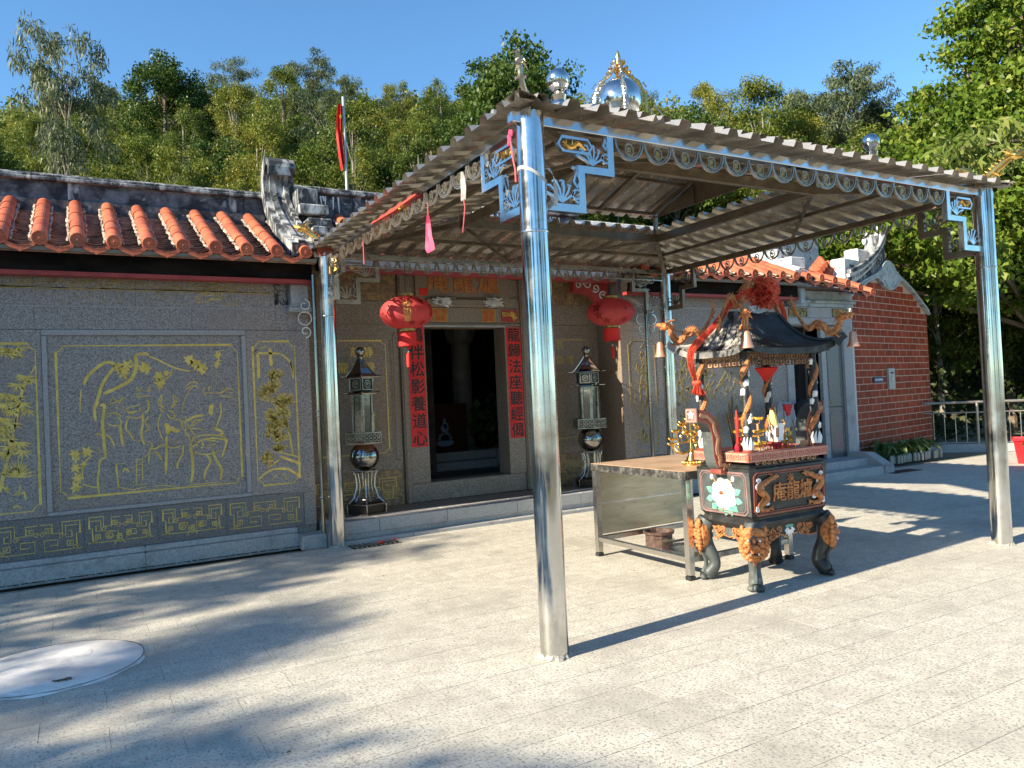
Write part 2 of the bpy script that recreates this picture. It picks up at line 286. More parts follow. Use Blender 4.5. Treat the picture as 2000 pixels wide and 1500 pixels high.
ORNG = mat('orange_ornament_paint', (0.46, 0.15, 0.042), 0.62, col2=(0.60, 0.24, 0.075), scale=16, bump=0.9, bscale=75, spots=[((0.10, 0.035, 0.018), 38, 0.50, 0.66, 0.75, 6), ((0.06, 0.05, 0.045), 9, 0.62, 0.72, 0.5, 8)])
WHIT = mat('white_paint', (0.74, 0.74, 0.72), 0.5, col2=(0.84, 0.84, 0.82), scale=12)
PALEG = mat('pale_green_paint', (0.10, 0.34, 0.25), 0.5, col2=(0.18, 0.44, 0.33), scale=18)
BROWNR = mat('red_brown_paint', (0.20, 0.05, 0.035), 0.5, col2=(0.28, 0.08, 0.055), scale=12)
PINKB = mat('faded_salmon_paint', (0.55, 0.24, 0.17), 0.55, col2=(0.66, 0.33, 0.24), scale=12)
REDSH = mat('red_organza', (0.80, 0.10, 0.06), 0.45, trans=0.5, spec=0.3, col2=(0.92, 0.30, 0.18), scale=45)
REDPAP = mat('red_paper', (0.62, 0.018, 0.018), 0.75, col2=(0.70, 0.03, 0.025), scale=3)
INK = mat('black_ink', (0.012, 0.01, 0.01), 0.5)
REDL = mat('red_lantern_cloth', (0.66, 0.085, 0.09), 0.5, trans=0.5, col2=(0.76, 0.13, 0.13), scale=3)
REDLD = mat('dark_red_print', (0.24, 0.012, 0.012), 0.6)
GLASS = mat('dusty_glass', (0.035, 0.034, 0.028), 0.06, col2=(0.085, 0.08, 0.065), scale=3, spec=0.8, coat=0.5)
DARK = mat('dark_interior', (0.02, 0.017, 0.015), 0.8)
STONE = mat('pale_column_stone', (0.16, 0.15, 0.14), 0.6, col2=(0.22, 0.21, 0.19), scale=6)
BARK = mat('tree_bark', (0.12, 0.09, 0.065), 0.9, col2=(0.24, 0.19, 0.14), scale=9, bump=0.6, bscale=18)
BARKP = mat('pale_bark', (0.17, 0.15, 0.12), 0.85, col2=(0.28, 0.255, 0.21), scale=5)
SOIL = mat('forest_soil', (0.05, 0.045, 0.025), 0.95, col2=(0.09, 0.10, 0.04), scale=1.5, bump=0.5, bscale=6)
LF_OL = leafmat('olive_leaves', (0.030, 0.058, 0.010), (0.115, 0.165, 0.025), (0.29, 0.275, 0.045), 0.5, 0.35)
LF_DK = leafmat('dark_leaves', (0.018, 0.042, 0.008), (0.06, 0.11, 0.017), (0.14, 0.18, 0.034), 0.6, 0.3)
LF_EU = leafmat('eucalypt_leaves', (0.04, 0.065, 0.03), (0.09, 0.125, 0.06), (0.17, 0.20, 0.10), 0.6, 0.3)
LF_SH = leafmat('shade_painted_leaves', (0.006, 0.014, 0.004), (0.018, 0.034, 0.008), (0.05, 0.07, 0.02), 0.6, 0.12)  # near-black greens carry the shade under the tree cover
LF_BR = leafmat('bright_broad_leaves', (0.035, 0.075, 0.008), (0.115, 0.19, 0.02), (0.28, 0.32, 0.05), 1.3, 0.36)
ART='''16;0.042,1.931 0.091,2.030 0.238,2.156 0.345,2.141
15;0.345,2.141 0.278,2.039 0.212,1.934 0.168,1.794 0.141,1.689
13;0.130,1.725 0.132,1.637 0.137,1.557
14;0.181,1.705 0.223,1.712 0.198,1.527 0.205,1.368 0.214,1.164
9;0.214,1.164 0.167,1.150 0.147,1.019 0.135,0.933 0.146,0.791
6;0.018,1.888 0.006,1.766 0.002,1.644
18;0.216,1.831 0.368,1.902 0.483,1.980 0.537,2.123 0.524,2.232
14;0.524,2.232 0.623,2.249 0.655,2.221
9;0.655,2.221 0.736,2.183 0.868,2.107 0.969,2.068 1.063,2.047
7;0.884,2.079 0.847,1.988 0.762,1.962
6;0.475,2.197 0.497,2.142 0.520,2.105
6;1.329,2.259 1.420,2.277
7;1.343,2.240 1.361,2.164 1.322,2.079
4;1.330,2.079 1.326,1.889
10;1.325,2.155 1.394,2.163
6;0.784,1.649 0.761,1.715 0.772,1.788
6;0.851,1.646 0.888,1.718 0.877,1.798
5;0.761,1.700 0.738,1.675
5;0.887,1.709 0.909,1.736
5;0.771,1.751 0.800,1.731
5;0.743,1.661 0.767,1.626 0.800,1.617
7;0.825,1.629 0.864,1.614 0.892,1.561 0.851,1.541 0.812,1.593
6;0.757,1.605 0.726,1.515 0.729,1.423 0.764,1.311
5;0.881,1.521 0.945,1.521 0.992,1.481 0.990,1.333
24;0.792,1.493 0.818,1.436 0.811,1.372
22;0.844,1.453 0.877,1.414 0.927,1.402
16;0.816,1.381 0.843,1.416
13;0.798,1.346 0.793,1.163 0.776,0.944
9;0.966,1.242 0.952,1.150 0.905,1.062 0.895,0.992
4;0.838,1.288 0.957,1.276
4;0.834,1.160 0.944,1.160
14;0.999,1.500 1.087,1.547 1.184,1.560
16;1.121,1.502 1.174,1.518
22;1.271,1.673 1.259,1.617 1.256,1.557
4;1.218,1.751 1.202,1.799 1.255,1.806 1.312,1.794
6;1.312,1.794 1.380,1.801 1.454,1.846 1.499,1.831
5;1.361,1.764 1.432,1.757 1.477,1.736
5;1.380,1.811 1.404,1.854
5;1.443,1.795 1.498,1.801
7;1.358,1.703 1.364,1.574 1.322,1.462 1.285,1.381
14;1.276,1.418 1.372,1.361 1.335,1.319
6;0.949,1.521 0.971,1.427 1.024,1.331 1.054,1.217
7;1.007,1.481 1.048,1.404 1.097,1.326
5;1.048,1.422 1.117,1.414 1.178,1.395
4;1.049,1.441 1.102,1.475 1.147,1.495
9;1.058,1.217 1.130,1.277 1.236,1.298 1.342,1.290 1.404,1.258 1.393,1.192 1.352,1.081
18;1.091,1.266 1.097,1.229
18;1.156,1.266 1.163,1.224
16;1.209,1.281 1.292,1.271
16;1.233,1.226 1.290,1.233
14;1.032,1.218 1.050,1.105 1.048,0.938 1.026,0.832
10;1.194,1.122 1.235,1.044 1.179,0.945 1.163,0.857
13;1.257,1.164 1.306,1.028 1.347,0.949 1.329,0.833
4;1.127,1.211 1.267,1.190
6;0.268,1.737 0.314,1.806
6;0.267,1.719 0.347,1.751 0.428,1.784
5;0.301,1.789 0.363,1.733 0.389,1.812
9;0.330,1.716 0.344,1.662
9;0.240,1.596 0.287,1.602
14;0.328,1.645 0.330,1.600
5;0.394,1.731 0.394,1.624
7;0.342,1.591 0.374,1.517 0.338,1.466
13;0.363,1.500 0.369,1.374 0.382,1.275
9;0.428,1.550 0.414,1.461 0.447,1.405 0.481,1.340
12;0.423,1.640 0.471,1.623 0.520,1.639
14;0.550,1.670 0.560,1.633
11;0.576,1.614 0.577,1.505 0.557,1.398 0.581,1.273
8;0.601,1.613 0.631,1.648 0.640,1.720 0.622,1.757
6;0.632,1.575 0.597,1.504 0.641,1.456 0.587,1.411
9;0.226,1.411 0.271,1.363 0.303,1.281
4;0.477,1.331 0.558,1.322
5;0.577,1.886 0.551,1.824 0.525,1.789
5;0.627,1.906 0.635,1.848
5;0.510,1.825 0.558,1.805
7;0.525,1.780 0.607,1.794 0.656,1.796
5;0.659,1.874 0.625,1.839
4;0.965,1.594 0.986,1.705 1.042,1.829 1.091,1.878
6;1.013,1.880 1.084,1.934 1.144,1.908
5;1.012,1.856 1.083,1.887 1.148,1.863
8;0.309,1.094 0.315,0.986 0.327,0.839
7;0.306,1.094 0.397,1.095
8;0.366,1.000 0.395,1.042 0.433,0.994
6;0.435,1.047 0.483,1.039
9;0.499,1.123 0.493,0.862
8;0.556,1.118 0.553,0.902
7;0.486,1.122 0.567,1.126
6;0.500,1.068 0.552,1.073
6;0.498,1.015 0.550,1.015
6;0.497,0.961 0.548,0.962
6;0.477,0.860 0.587,0.862
6;0.576,1.143 0.622,1.185
7;0.624,1.239 0.677,1.223 0.745,1.258 0.787,1.255
5;0.606,1.313 0.655,1.283 0.645,1.238
10;0.677,1.199 0.717,1.160 0.740,1.103
7;0.094,1.200 0.016,1.127 0.000,1.033 0.007,0.954
6;-0.006,0.920 0.084,0.876 0.142,0.869
8;0.151,1.283 0.172,1.220
9;1.727,2.235 1.795,2.283
12;1.783,2.235 1.878,2.233 2.032,2.228
10;2.032,2.228 2.135,2.141 2.182,1.990
16;1.780,2.235 1.786,2.117 1.779,1.942
18;1.919,2.292 1.924,2.193 1.929,2.085
10;2.145,2.131 2.163,2.011 2.172,1.931
5;1.727,2.235 1.824,2.297 1.900,2.308
11;2.042,1.539 2.092,1.338 2.129,1.049
8;2.057,1.420 2.110,1.298
12;1.737,0.802 1.823,0.868 1.910,0.903
13;1.910,0.903 2.054,0.891 2.140,0.840 2.216,0.773
8;1.966,1.095 2.081,1.058 2.216,1.016
14;1.983,1.040 2.097,0.992 2.223,0.932
6;1.987,1.138 2.034,1.115
4;1.876,0.766 1.920,0.824 1.956,0.844
5;1.994,0.841 2.035,0.806 2.053,0.769
8;1.844,0.915 1.903,0.959 1.982,1.011
15;-0.703,0.905 -0.667,1.084 -0.639,1.191
15;-0.636,1.199 -0.603,1.356 -0.577,1.471
14;-0.574,1.485 -0.541,1.655 -0.511,1.797
13;-0.508,1.809 -0.475,1.948 -0.422,2.040
12;-0.417,2.049 -0.371,2.138
11;-0.548,1.638 -0.566,1.504
12;-0.626,1.642 -0.580,1.758 -0.550,1.816
7;-0.676,1.812 -0.633,1.878
9;-0.674,0.960 -0.641,0.898 -0.646,0.957
6;-0.533,0.963 -0.549,0.897 -0.600,0.860
8;-0.565,0.857 -0.507,0.884 -0.495,0.807
6;-0.636,0.839 -0.602,0.802
10;-0.603,0.744 -0.568,0.756 -0.540,0.735
8;1.023,1.219 1.070,1.309 1.149,1.337 1.273,1.337 1.379,1.307 1.422,1.251
7;1.073,1.169 1.142,1.132 1.247,1.127 1.337,1.158
9;1.095,1.274 1.108,1.265
9;1.183,1.292 1.204,1.285
9;1.234,1.256 1.256,1.259
9;1.305,1.259 1.327,1.250
9;1.144,1.201 1.165,1.197
9;1.224,1.204 1.243,1.199
9;1.294,1.199 1.314,1.198
6;0.248,1.622 0.327,1.627 0.377,1.589
6;0.237,1.525 0.291,1.495 0.355,1.500
7;0.413,1.587 0.501,1.564 0.570,1.578
6;0.408,1.659 0.489,1.687 0.563,1.705
5;0.768,1.659 0.736,1.716 0.755,1.779 0.776,1.802
5;0.868,1.655 0.908,1.708 0.907,1.773 0.887,1.798
5;0.729,1.735 0.757,1.737
5;0.906,1.755 0.932,1.759
6;0.993,1.556 1.000,1.509 0.973,1.482
6;0.770,1.256 0.853,1.222 0.938,1.235
7;0.671,1.263 0.636,1.211 0.615,1.086
5;1.049,1.450 1.086,1.504 1.130,1.511
5;1.068,1.477 1.052,1.525
5;1.202,1.799 1.186,1.837 1.213,1.864
5;1.255,1.810 1.248,1.859 1.275,1.872
5;1.426,1.838 1.446,1.875
5;1.459,1.750 1.504,1.720
9;1.320,1.406 1.364,1.384
6;0.529,1.897 0.547,1.860 0.576,1.846
5;0.644,1.902 0.659,1.862 0.635,1.844
4;-0.100,0.817 0.020,0.787 0.112,0.786
4;0.333,0.851 0.459,0.812 0.590,0.835
4;0.655,0.828 0.755,0.828 0.888,0.796
4;0.991,0.804 1.130,0.809 1.342,0.808
6;0.222,1.668 0.266,1.684
6;0.194,1.386 0.164,1.424 0.132,1.411
6;0.215,1.456 0.259,1.479'''
CLU='''0.383,2.099,7,0.080,0.0234
0.440,2.116,7,0.084,0.0234
0.617,2.094,9,0.088,0.0234
0.413,2.036,5,0.073,0.0198
1.058,2.169,7,0.071,0.0252
1.126,2.121,7,0.076,0.0234
1.186,2.072,7,0.076,0.0288
0.746,2.000,6,0.071,0.0234
0.760,1.917,7,0.076,0.0198
0.823,2.034,5,0.042,0.0162
-0.057,1.229,6,0.067,0.0198
0.050,1.238,6,0.071,0.0216
-0.051,1.176,4,0.055,0.0162
-0.061,1.087,6,0.063,0.0180
-0.042,0.984,6,0.071,0.0198
-0.060,0.890,6,0.071,0.0198
0.015,1.119,4,0.038,0.0162
1.356,2.221,6,0.055,0.0144
1.342,2.116,5,0.050,0.0144
-0.550,2.297,9,0.115,0.0126
-0.606,2.315,8,0.126,0.0126
-0.485,2.331,6,0.095,0.0108
-0.515,2.263,6,0.088,0.0108
-0.648,2.307,6,0.105,0.0126
-0.458,2.033,9,0.105,0.0144
-0.416,2.006,7,0.080,0.0126
-0.532,1.959,8,0.105,0.0126
-0.502,1.771,9,0.122,0.0144
-0.549,1.841,8,0.109,0.0144
-0.454,1.701,7,0.095,0.0108
-0.633,1.861,8,0.105,0.0144
-0.663,1.778,8,0.105,0.0162
-0.661,1.628,8,0.105,0.0162
-0.593,1.573,8,0.105,0.0144
-0.644,1.492,8,0.115,0.0144
-0.625,1.424,8,0.105,0.0144
-0.535,1.384,9,0.126,0.0144
-0.509,1.298,8,0.105,0.0126
-0.607,1.339,8,0.095,0.0144
-0.671,1.294,7,0.105,0.0144
-0.656,1.544,7,0.105,0.0144
-0.581,1.707,8,0.101,0.0144
-0.566,1.033,10,0.199,0.0126
-0.544,1.065,8,0.168,0.0108'''
FOLI='''1.983,1.985,0.075,0.058
1.850,1.774,0.071,0.085
1.939,1.849,0.068,0.068
2.009,1.679,0.082,0.082
1.916,1.526,0.078,0.068
2.018,1.422,0.088,0.075
1.919,1.349,0.075,0.088
1.992,1.266,0.082,0.058
2.087,1.695,0.068,0.051
2.052,1.538,0.068,0.068
1.858,1.031,0.065,0.068
1.987,1.138,0.065,0.027
1.922,1.427,0.068,0.085'''
# ================================================================ SETTING: ground, hill, paving
def grid(name, x0, x1, y0, y1, nx, ny, zf, m):
    b = MB(); vs = [(x0 + (x1 - x0) * i / nx, y0 + (y1 - y0) * j / ny) for j in range(ny + 1) for i in range(nx + 1)]
    b.add([(x, y, zf(x, y)) for x, y in vs], [(j * (nx + 1) + i, j * (nx + 1) + i + 1, (j + 1) * (nx + 1) + i + 1, (j + 1) * (nx + 1) + i) for j in range(ny) for i in range(nx)], sm=True)
    return b.build(name, m)
def hillz(x, y):
    v = x * 0.46 + y * 0.888
    w = max(0.0, v - 19.0)
    return 0.405 * min(w, 100) * min(1, w / 5.0) + (0.5 * sin(x * 0.21) * cos(y * 0.17) * min(1, w / 8)) + 2.5 * sin(x * .045 + 1) * min(1, w / 60) - 0.02
g = struct(grid('ground', -500, 500, -500, 500, 10, 10, lambda x, y: -0.06, mat('far_ground', (0.16, 0.15, 0.10), 0.95, col2=(0.24, 0.22, 0.16), scale=0.5)))
h = struct(grid('hill', -80, 190, 12, 220, 90, 70, lambda x, y: hillz(x, y) if hillz(x, y) > 0.0 else -0.5, SOIL))
# paving: slabs 0.626 x 0.287 in half bond, rows along X
TX, TY, GAP = 0.626, 0.287, 0.0035
PX0, PX1, PY0, PY1 = -7.0, 22.0, -1.5, 8.58
pav = struct(MB().bb((PX0, PY0, -0.05), (PX1, PY1, -0.0018)).build('pavement', JOINT))
CEMC, CEMR = (-0.2, 5.76), 0.54
cells = []
for j in range(int((PY1 - PY0) / TY) + 1):
    y = 4.83 - 0.2 + (j - 21) * TY
    if y < PY0 + TY / 2 or y > PY1 - TY / 2 + 0.02: continue
    for i in range(-14, 38):
        x = -0.235 + i * TX + (TX / 2 if j % 2 else 0)
        if x < PX0 + TX / 2 or x > PX1 - TX / 2: continue
        cells.append((x, y))
def inview(x, y):
    d = mw.inverted() @ V((x, y, 0))
    if d.z > -0.5: return False
    return abs(d.x / -d.z) < 1000 / 1483 * 1.04 and abs(d.y / -d.z) < 750 / 1483 * 1.05
vis = sorted([c for c in cells if inview(*c)], key=lambda c: c[0] ** 2 + c[1] ** 2); near = set(vis[:300])
slab = MB().box((0, 0, -0.02), (TX - GAP, TY - GAP, 0.04), bev=0).mesh('paving_slab', PAVE)
rest = MB()
for c in cells:
    dz = random.uniform(-0.0004, 0.0004)
    if c in near: inst('paving_slab', slab, pav, (c[0], c[1], dz), (random.uniform(-.0006, .0006), random.uniform(-.0005, .0005), 0))
    else: rest.box((c[0], c[1], -0.02 + dz), (TX - GAP, TY - GAP, 0.04))
r_ = rest.build('paving_slab_rest', PAVE, pav); r_['kind'] = 'stuff'
# round white cement patch over an old manhole
mh = thing('cement_patch', 'round white cement patch with cracks set in the paving near the left edge', 'cement patch', (*CEMC, 0))
b = MB(); rim = []; 
for k in range(48): rim.append((CEMR * (1 + 0.02 * sin(k * 1.3) + 0.012 * sin(k * 2.9)) * cos(2 * pi * k / 48), CEMR * (1 + 0.02 * sin(k * 1.3)) * sin(2 * pi * k / 48)))
vs = [(x, y, 0.002) for x, y in rim] + [(x * 0.96, y * 0.96, 0.014) for x, y in rim] + [(x * 0.6, y * 0.6, 0.019) for x, y in rim] + [(0, 0, 0.02)]
fs = [(r * 48 + k, r * 48 + (k + 1) % 48, r * 48 + 48 + (k + 1) % 48, r * 48 + 48 + k) for r in range(2) for k in range(48)] + [(96 + k, 96 + (k + 1) % 48, 144) for k in range(48)]
b.add(vs, fs, sm=True); b.build('cement_disc', CEM, mh)
crk = MB()
for a, l0, l1 in ((0.7, 0.15, 0.3), (2.9, 0.1, 0.36)):
    pts = [(l * cos(a + 0.25 * sin(l * 22)), l * sin(a + 0.25 * sin(l * 22))) for l in np.linspace(l0, l1, 9)]
    crk.ribbon(pts, 0.002, 0.001, z0=0.0188)
crk.ribbon([(CEMR * 0.97 * cos(t), CEMR * 0.97 * sin(t)) for t in np.linspace(0, 2 * pi, 60)], 0.006, 0.001, z0=0.0135)
crk.build('crack', mat('crack_dark', (0.08, 0.07, 0.06), 0.9), mh)
MB().add([(0.045 * cos(t) * (1 + .3 * sin(3 * t)), -0.0 + 0.022 * sin(t), 0.0208) for t in np.linspace(0, 2 * pi, 15)[:-1]] + [(0, 0, 0.0212)], [(i, (i + 1) % 14, 14) for i in range(14)]).build('lifting_hole', DARK, mh, loc=(0.05, -0.36, -0.001))
b = MB()
for i in range(9): b.box((0.05 + random.uniform(-.05, .05), -0.37 + random.uniform(-.02, .02), 0.022), (0.02, 0.01, 0.006), rz=random.uniform(0, 3))
b.build('hole_debris', BARK, mh)
# ---------------------------------------------------------------- porch platform and steps
PZ = 0.25
st = thing('porch_step', 'low granite platform in front of the temple doorway', 'step', (4.68, 8.6, 0))
st.location = (0, 0, 0)
xs = [2.42, 3.02, 3.9, 4.9, 5.9, 6.98]
for a, b2 in zip(xs[:-1], xs[1:]):
    MB().bb((a + .003, 8.60, 0.10), (b2 - .003, 8.95, PZ), bev=0.006).build('step_slab', KERB, st)
MB().bb((2.42, 8.62, -0.05), (6.98, 9.5, PZ - 0.01)).build('platform_core', KERB, st)
for a, b2 in zip([2.42, 3.4, 4.6, 5.8], [3.4, 4.6, 5.8, 6.98]):
    MB().bb((a + .003, 8.955, 0.2), (b2 - .003, 9.498, PZ - 0.003), bev=0.004).build('floor_slab', GRANP, st)
    MB().bb((a + .003, 8.50, -0.04), (b2 - .003, 8.598, 0.045), bev=0.006).build('lower_course', KERB, st)
# drain grate by the pole
gr = thing('drain_grate', 'dark slotted drain grate in the paving at the foot of the far left pole', 'drain grate', (2.86, 8.33, 0.0))
MB().box((0, 0, 0.002), (0.56, 0.24, 0.006)).build('grate_bed', DARK, gr)
for k in range(10): MB().box((-0.25 + k * 0.055, 0, 0.009), (0.022, 0.22, 0.01), rz=0.12).build('grate_bar', STEELR, gr)
for x, y, z in ((0.05, -0.04, 0.02), (0.27, 0.08, 0.02), (0.1, 0.02, .02)): 
    MB().ball((x, y, z), 0.02, 6, 4, (1.6, .8, .4)).build('paper_scrap', REDPAP, gr)
gd = thing('floor_drain', 'flat dark drain cover in the paving beside the plant border', 'drain cover', (12.3, 8.12, 0))
MB().box((0, 0, 0.004), (0.7, 0.22, 0.008)).build('cover_plate', mat('wet_black_metal', (0.02, 0.02, 0.022), 0.5), gd)
MB().box((0, 0, 0.003), (0.76, 0.28, 0.004)).build('cover_frame', IRONG, gd)

# fallen leaves scattered over the paving
b = MB(); rr = random.Random(44)
for k in range(70):
    x = rr.uniform(-.8, 7); y = rr.choice([rr.uniform(2.5, 8.4), rr.uniform(7.6, 8.45)]); a = rr.uniform(0, 6.28); b.leaf(0, 0, 0, rr.uniform(.012, .03), rr.uniform(.006, .012), .001, M=T(x, y, .002) @ RZ(a) @ RX(rr.uniform(-.3, .3)))
o = b.build('fallen_leaves', mat('dry_leaf', (.12, .07, .03), .9, col2=(.22, .13, .05), scale=5)); tag(o, 'few small dry leaves scattered over the pale paving', 'fallen leaves'); o['kind'] = 'stuff'
# ================================================================ TEMPLE
YW = 8.95; XL, XR = 2.38, 6.98; YE = 9.50       # wing fronts, recess sides, entrance wall
def gold_frame(b, x0, x1, z0, z1, M, w=0.009, k=0.06, t=0.003):
    p = [(x0 + k, z0), (x1 - k, z0), (x1 - k, z0 + k * .35), (x1 - k * .35, z0 + k), (x1, z0 + k), (x1, z1 - k), (x1 - k * .35, z1 - k), (x1 - k, z1 - k * .35), (x1 - k, z1), (x0 + k, z1), (x0 + k, z1 - k * .35), (x0 + k * .35, z1 - k), (x0, z1 - k), (x0, z0 + k), (x0 + k * .35, z0 + k), (x0 + k, z0 + k * .35)]
    b.ribbon(p, w, t, M=M, closed=True)
def fret_unit(b, x0, z0, w, h, M, lw=0.007, flip=1, t=0.0025):
    X = lambda u: x0 + (u if flip > 0 else 1 - u) * w; Z = lambda v: z0 + v * h
    def sp(cx, cz, s, q=1):
        pts = [(0, 0), (1, 0), (1, 1), (0, 1), (0, .35), (.62, .35), (.62, .7), (.35, .7)]
        b.ribbon([(X(cx + (u - .5) * s * q), Z(cz + (v - .5) * s * w / h * .9)) for u, v in pts], lw, t, M=M)
    b.ribbon([(X(0), Z(.05)), (X(.14), Z(.05)), (X(.14), Z(.55)), (X(.05), Z(.55)), (X(.05), Z(.95)), (X(.48), Z(.95)), (X(.48), Z(.6)), (X(.72), Z(.6)), (X(.72), Z(.9)), (X(1), Z(.9))], lw, t, M=M)
    b.ribbon([(X(.18), Z(.05)), (X(.92), Z(.05)), (X(.92), Z(.4)), (X(.6), Z(.4)), (X(.6), Z(.22)), (X(.8), Z(.22))], lw, t, M=M)
    b.ribbon([(X(.10), Z(.82)), (X(.40), Z(.82)), (X(.40), Z(.45)), (X(.25), Z(.45)), (X(.25), Z(.65)), (X(.33), Z(.65))], lw, t, M=M)
    sp(.30, .25, .15); sp(.82, .70, .15, -1)
    for u, v in ((.5, .5), (.18, .1), (.95, .6)):
        b.ribbon([(X(u) + a_, Z(v) + c_) for a_, c_ in spiral(0, 0, .028, .008, 0, 1.3, 12)], lw * .8, t, M=M)
def pattern_noise(b, x0, x1, z0, z1, n, M, w=0.006, seed=3, amp=0.12, t=0.0025):
    rr = random.Random(seed)
    for _ in range(n):
        x = rr.uniform(x0, x1); z = rr.uniform(z0, z1); a = rr.uniform(0, 6.28); pts = [(x, z)]
        for k in range(6):
            a += rr.uniform(-0.2, 0.9); x += amp * .3 * cos(a); z += amp * .3 * sin(a)
            x = min(max(x, x0), x1); z = min(max(z, z0), z1); pts.append((x, z))
        b.ribbon(pts, w, t, M=M, ends=0.3)
# ---- tile roof ----------------------------------------------------------
def half_tube(r0, r1, L, n=8, t=0.014):
    b = MB(); vs = []
    for (r, y) in ((r0, 0), (r1, L)):
        for k in range(n + 1): vs.append((r * cos(pi * k / n), y, r * sin(pi * k / n)))
        for k in range(n + 1): vs.append(((r - t) * cos(pi * k / n), y, (r - t) * sin(pi * k / n)))
    q = n + 1; fs = []
    for k in range(n):
        fs += [(k + 1, k, 2 * q + k, 2 * q + k + 1), (q + k, q + k + 1, 3 * q + k + 1, 3 * q + k), (k, k + 1, q + k + 1, q + k), (2 * q + k + 1, 2 * q + k, 3 * q + k, 3 * q + k + 1)]
    return b.add(vs, fs, sm=False)
PITCH = 0.318
MORTT = mat('tile_lime_mortar', (.42, .36, .29), .9, col2=(.12, .10, .09), scale=14, lo_=.45, hi_=.6)
cover_me = half_tube(0.070, 0.065, 0.30, 12).mesh('cover_tile', TERRA)
def pan_shape(w=0.14, L=0.11, sag=0.055, t=0.016, n=6):
    b = MB(); vs = []
    for y in (0, L):
        for z_ in (0, t):
            for k in range(n + 1):
                u = -1 + 2 * k / n; vs.append((u * w, y, -sag * (1 - u * u) + z_))
    q = n + 1; fs = []
    for k in range(n): fs += [(q + k, q + k + 1, 3 * q + k + 1, 3 * q + k), (k + 1, k, 2 * q + k, 2 * q + k + 1), (k, k + 1, q + k + 1, q + k)]
    return b.add(vs, fs, sm=False)
pan_me = pan_shape().mesh('pan_tile', PAN)
db = MB(RX(pi / 2)); db.lathe([(0.069, -.012), (0.072, 0), (0.067, 0.012), (0.055, 0.012), (0.053, 0.004), (0.0, 0.004)], 20)
for k in range(6): db.leaf(0, 0, 2 * pi * k / 6 + .3, 0.042, 0.025, 0.007, z0=0.004)
db.ball((0, 0, .008), 0.012, 6, 4)
disc_me = db.mesh('eave_disc', TERRA)
dp = MB(RX(pi / 2)); prof = [(-.135, .02), (-.145, -.005), (-.125, -.035), (-.10, -.06), (-.055, -.082), (-.02, -.092), (0, -.108), (.02, -.092), (.055, -.082), (.10, -.06), (.125, -.035), (.145, -.005), (.135, .02), (.07, -.03), (0, -.045), (-.07, -.03)]
dp.prism(prof, 0.014); dp.ribbon([(-.08, -.03), (-.04, -.045), (-.045, -.03)], .006, .004, z0=.014); dp.ribbon([(-.01, -.05), (.02, -.04), (.01, -.03)], .006, .004, z0=.014); dp.ribbon([(.04, -.045), (.07, -.035)], .006, .004, z0=.014)
drip_me = dp.mesh('drip_tile', TERRA)
def tile_roof(root, x0, ncol, ye, ze, yt, zt, eaves=True, wedge=True):
    an = atan2(zt - ze, yt - ye); Ls = sqrt((zt - ze) ** 2 + (yt - ye) ** 2); nseg = int(Ls / 0.28)
    d = V((0, cos(an), sin(an)))
    # deck
    xe = x0 + PITCH * ncol
    b = MB(); off = V((0, sin(an), -cos(an))) * 0.075; o = V((0, ye + .02, ze - .02)); t_ = V((0, yt, zt))
    P = [o + off, t_ + off, t_ + off * 1.5, o + off * 1.5]
    b.add([(x, p.y, p.z) for x in (x0 - .12, xe + .12) for p in P], [(0, 1, 5, 4), (3, 7, 6, 2), (0, 4, 7, 3), (1, 2, 6, 5), (0, 3, 2, 1), (4, 5, 6, 7)])
    b.build('roof_deck', PAN, root)
    npan = int(Ls / 0.088)
    mort = MB(); rm = random.Random(1)
    for i in range(ncol + 1):
        for q in (-1, 1):
            pts = [V((x0 + i * PITCH + q * (.074 + rm.uniform(-.006, .01)), ye + .03, ze - .005)) + d * (k * (Ls - .05) / 30) for k in range(31)]; mort.tube([p + V((rm.uniform(-.006, .006), 0, rm.uniform(-.006, .004))) for p in pts], [rm.uniform(.010, .022) for _ in pts], 5)
    mort.build('lime_mortar', MORTT, root)['kind'] = 'stuff'
    for i in range(ncol + 1):
        x = x0 + i * PITCH
        for k in range(nseg):
            p = V((x, ye, ze)) + d * (k * Ls / nseg)
            inst('cover_tile', cover_me, root, p + V((random.uniform(-.004, .004), 0, random.uniform(-.002, .003))), (an + random.uniform(-.012, .008), 0, random.uniform(-.02, .02)), (1, Ls / nseg / 0.285, 1))
        if eaves: inst('eave_disc', disc_me, root, (x, ye - 0.012, ze - 0.002), (an - 0.35, random.uniform(-.5, .5), 0))
        if i < ncol:
            xc = x + PITCH / 2
            for k in range(npan):
                p = V((xc, ye + .02, ze - .03)) + d * (k * Ls / npan)
                inst('pan_tile', pan_me, root, p + V((0, 0, random.uniform(-.003, .003))), (an - 0.34, random.uniform(-.02, .02), random.uniform(-.01, .01)))
            if eaves: inst('drip_tile', drip_me, root, (xc, ye + 0.0, ze - 0.035), (an - 0.5, 0, 0))
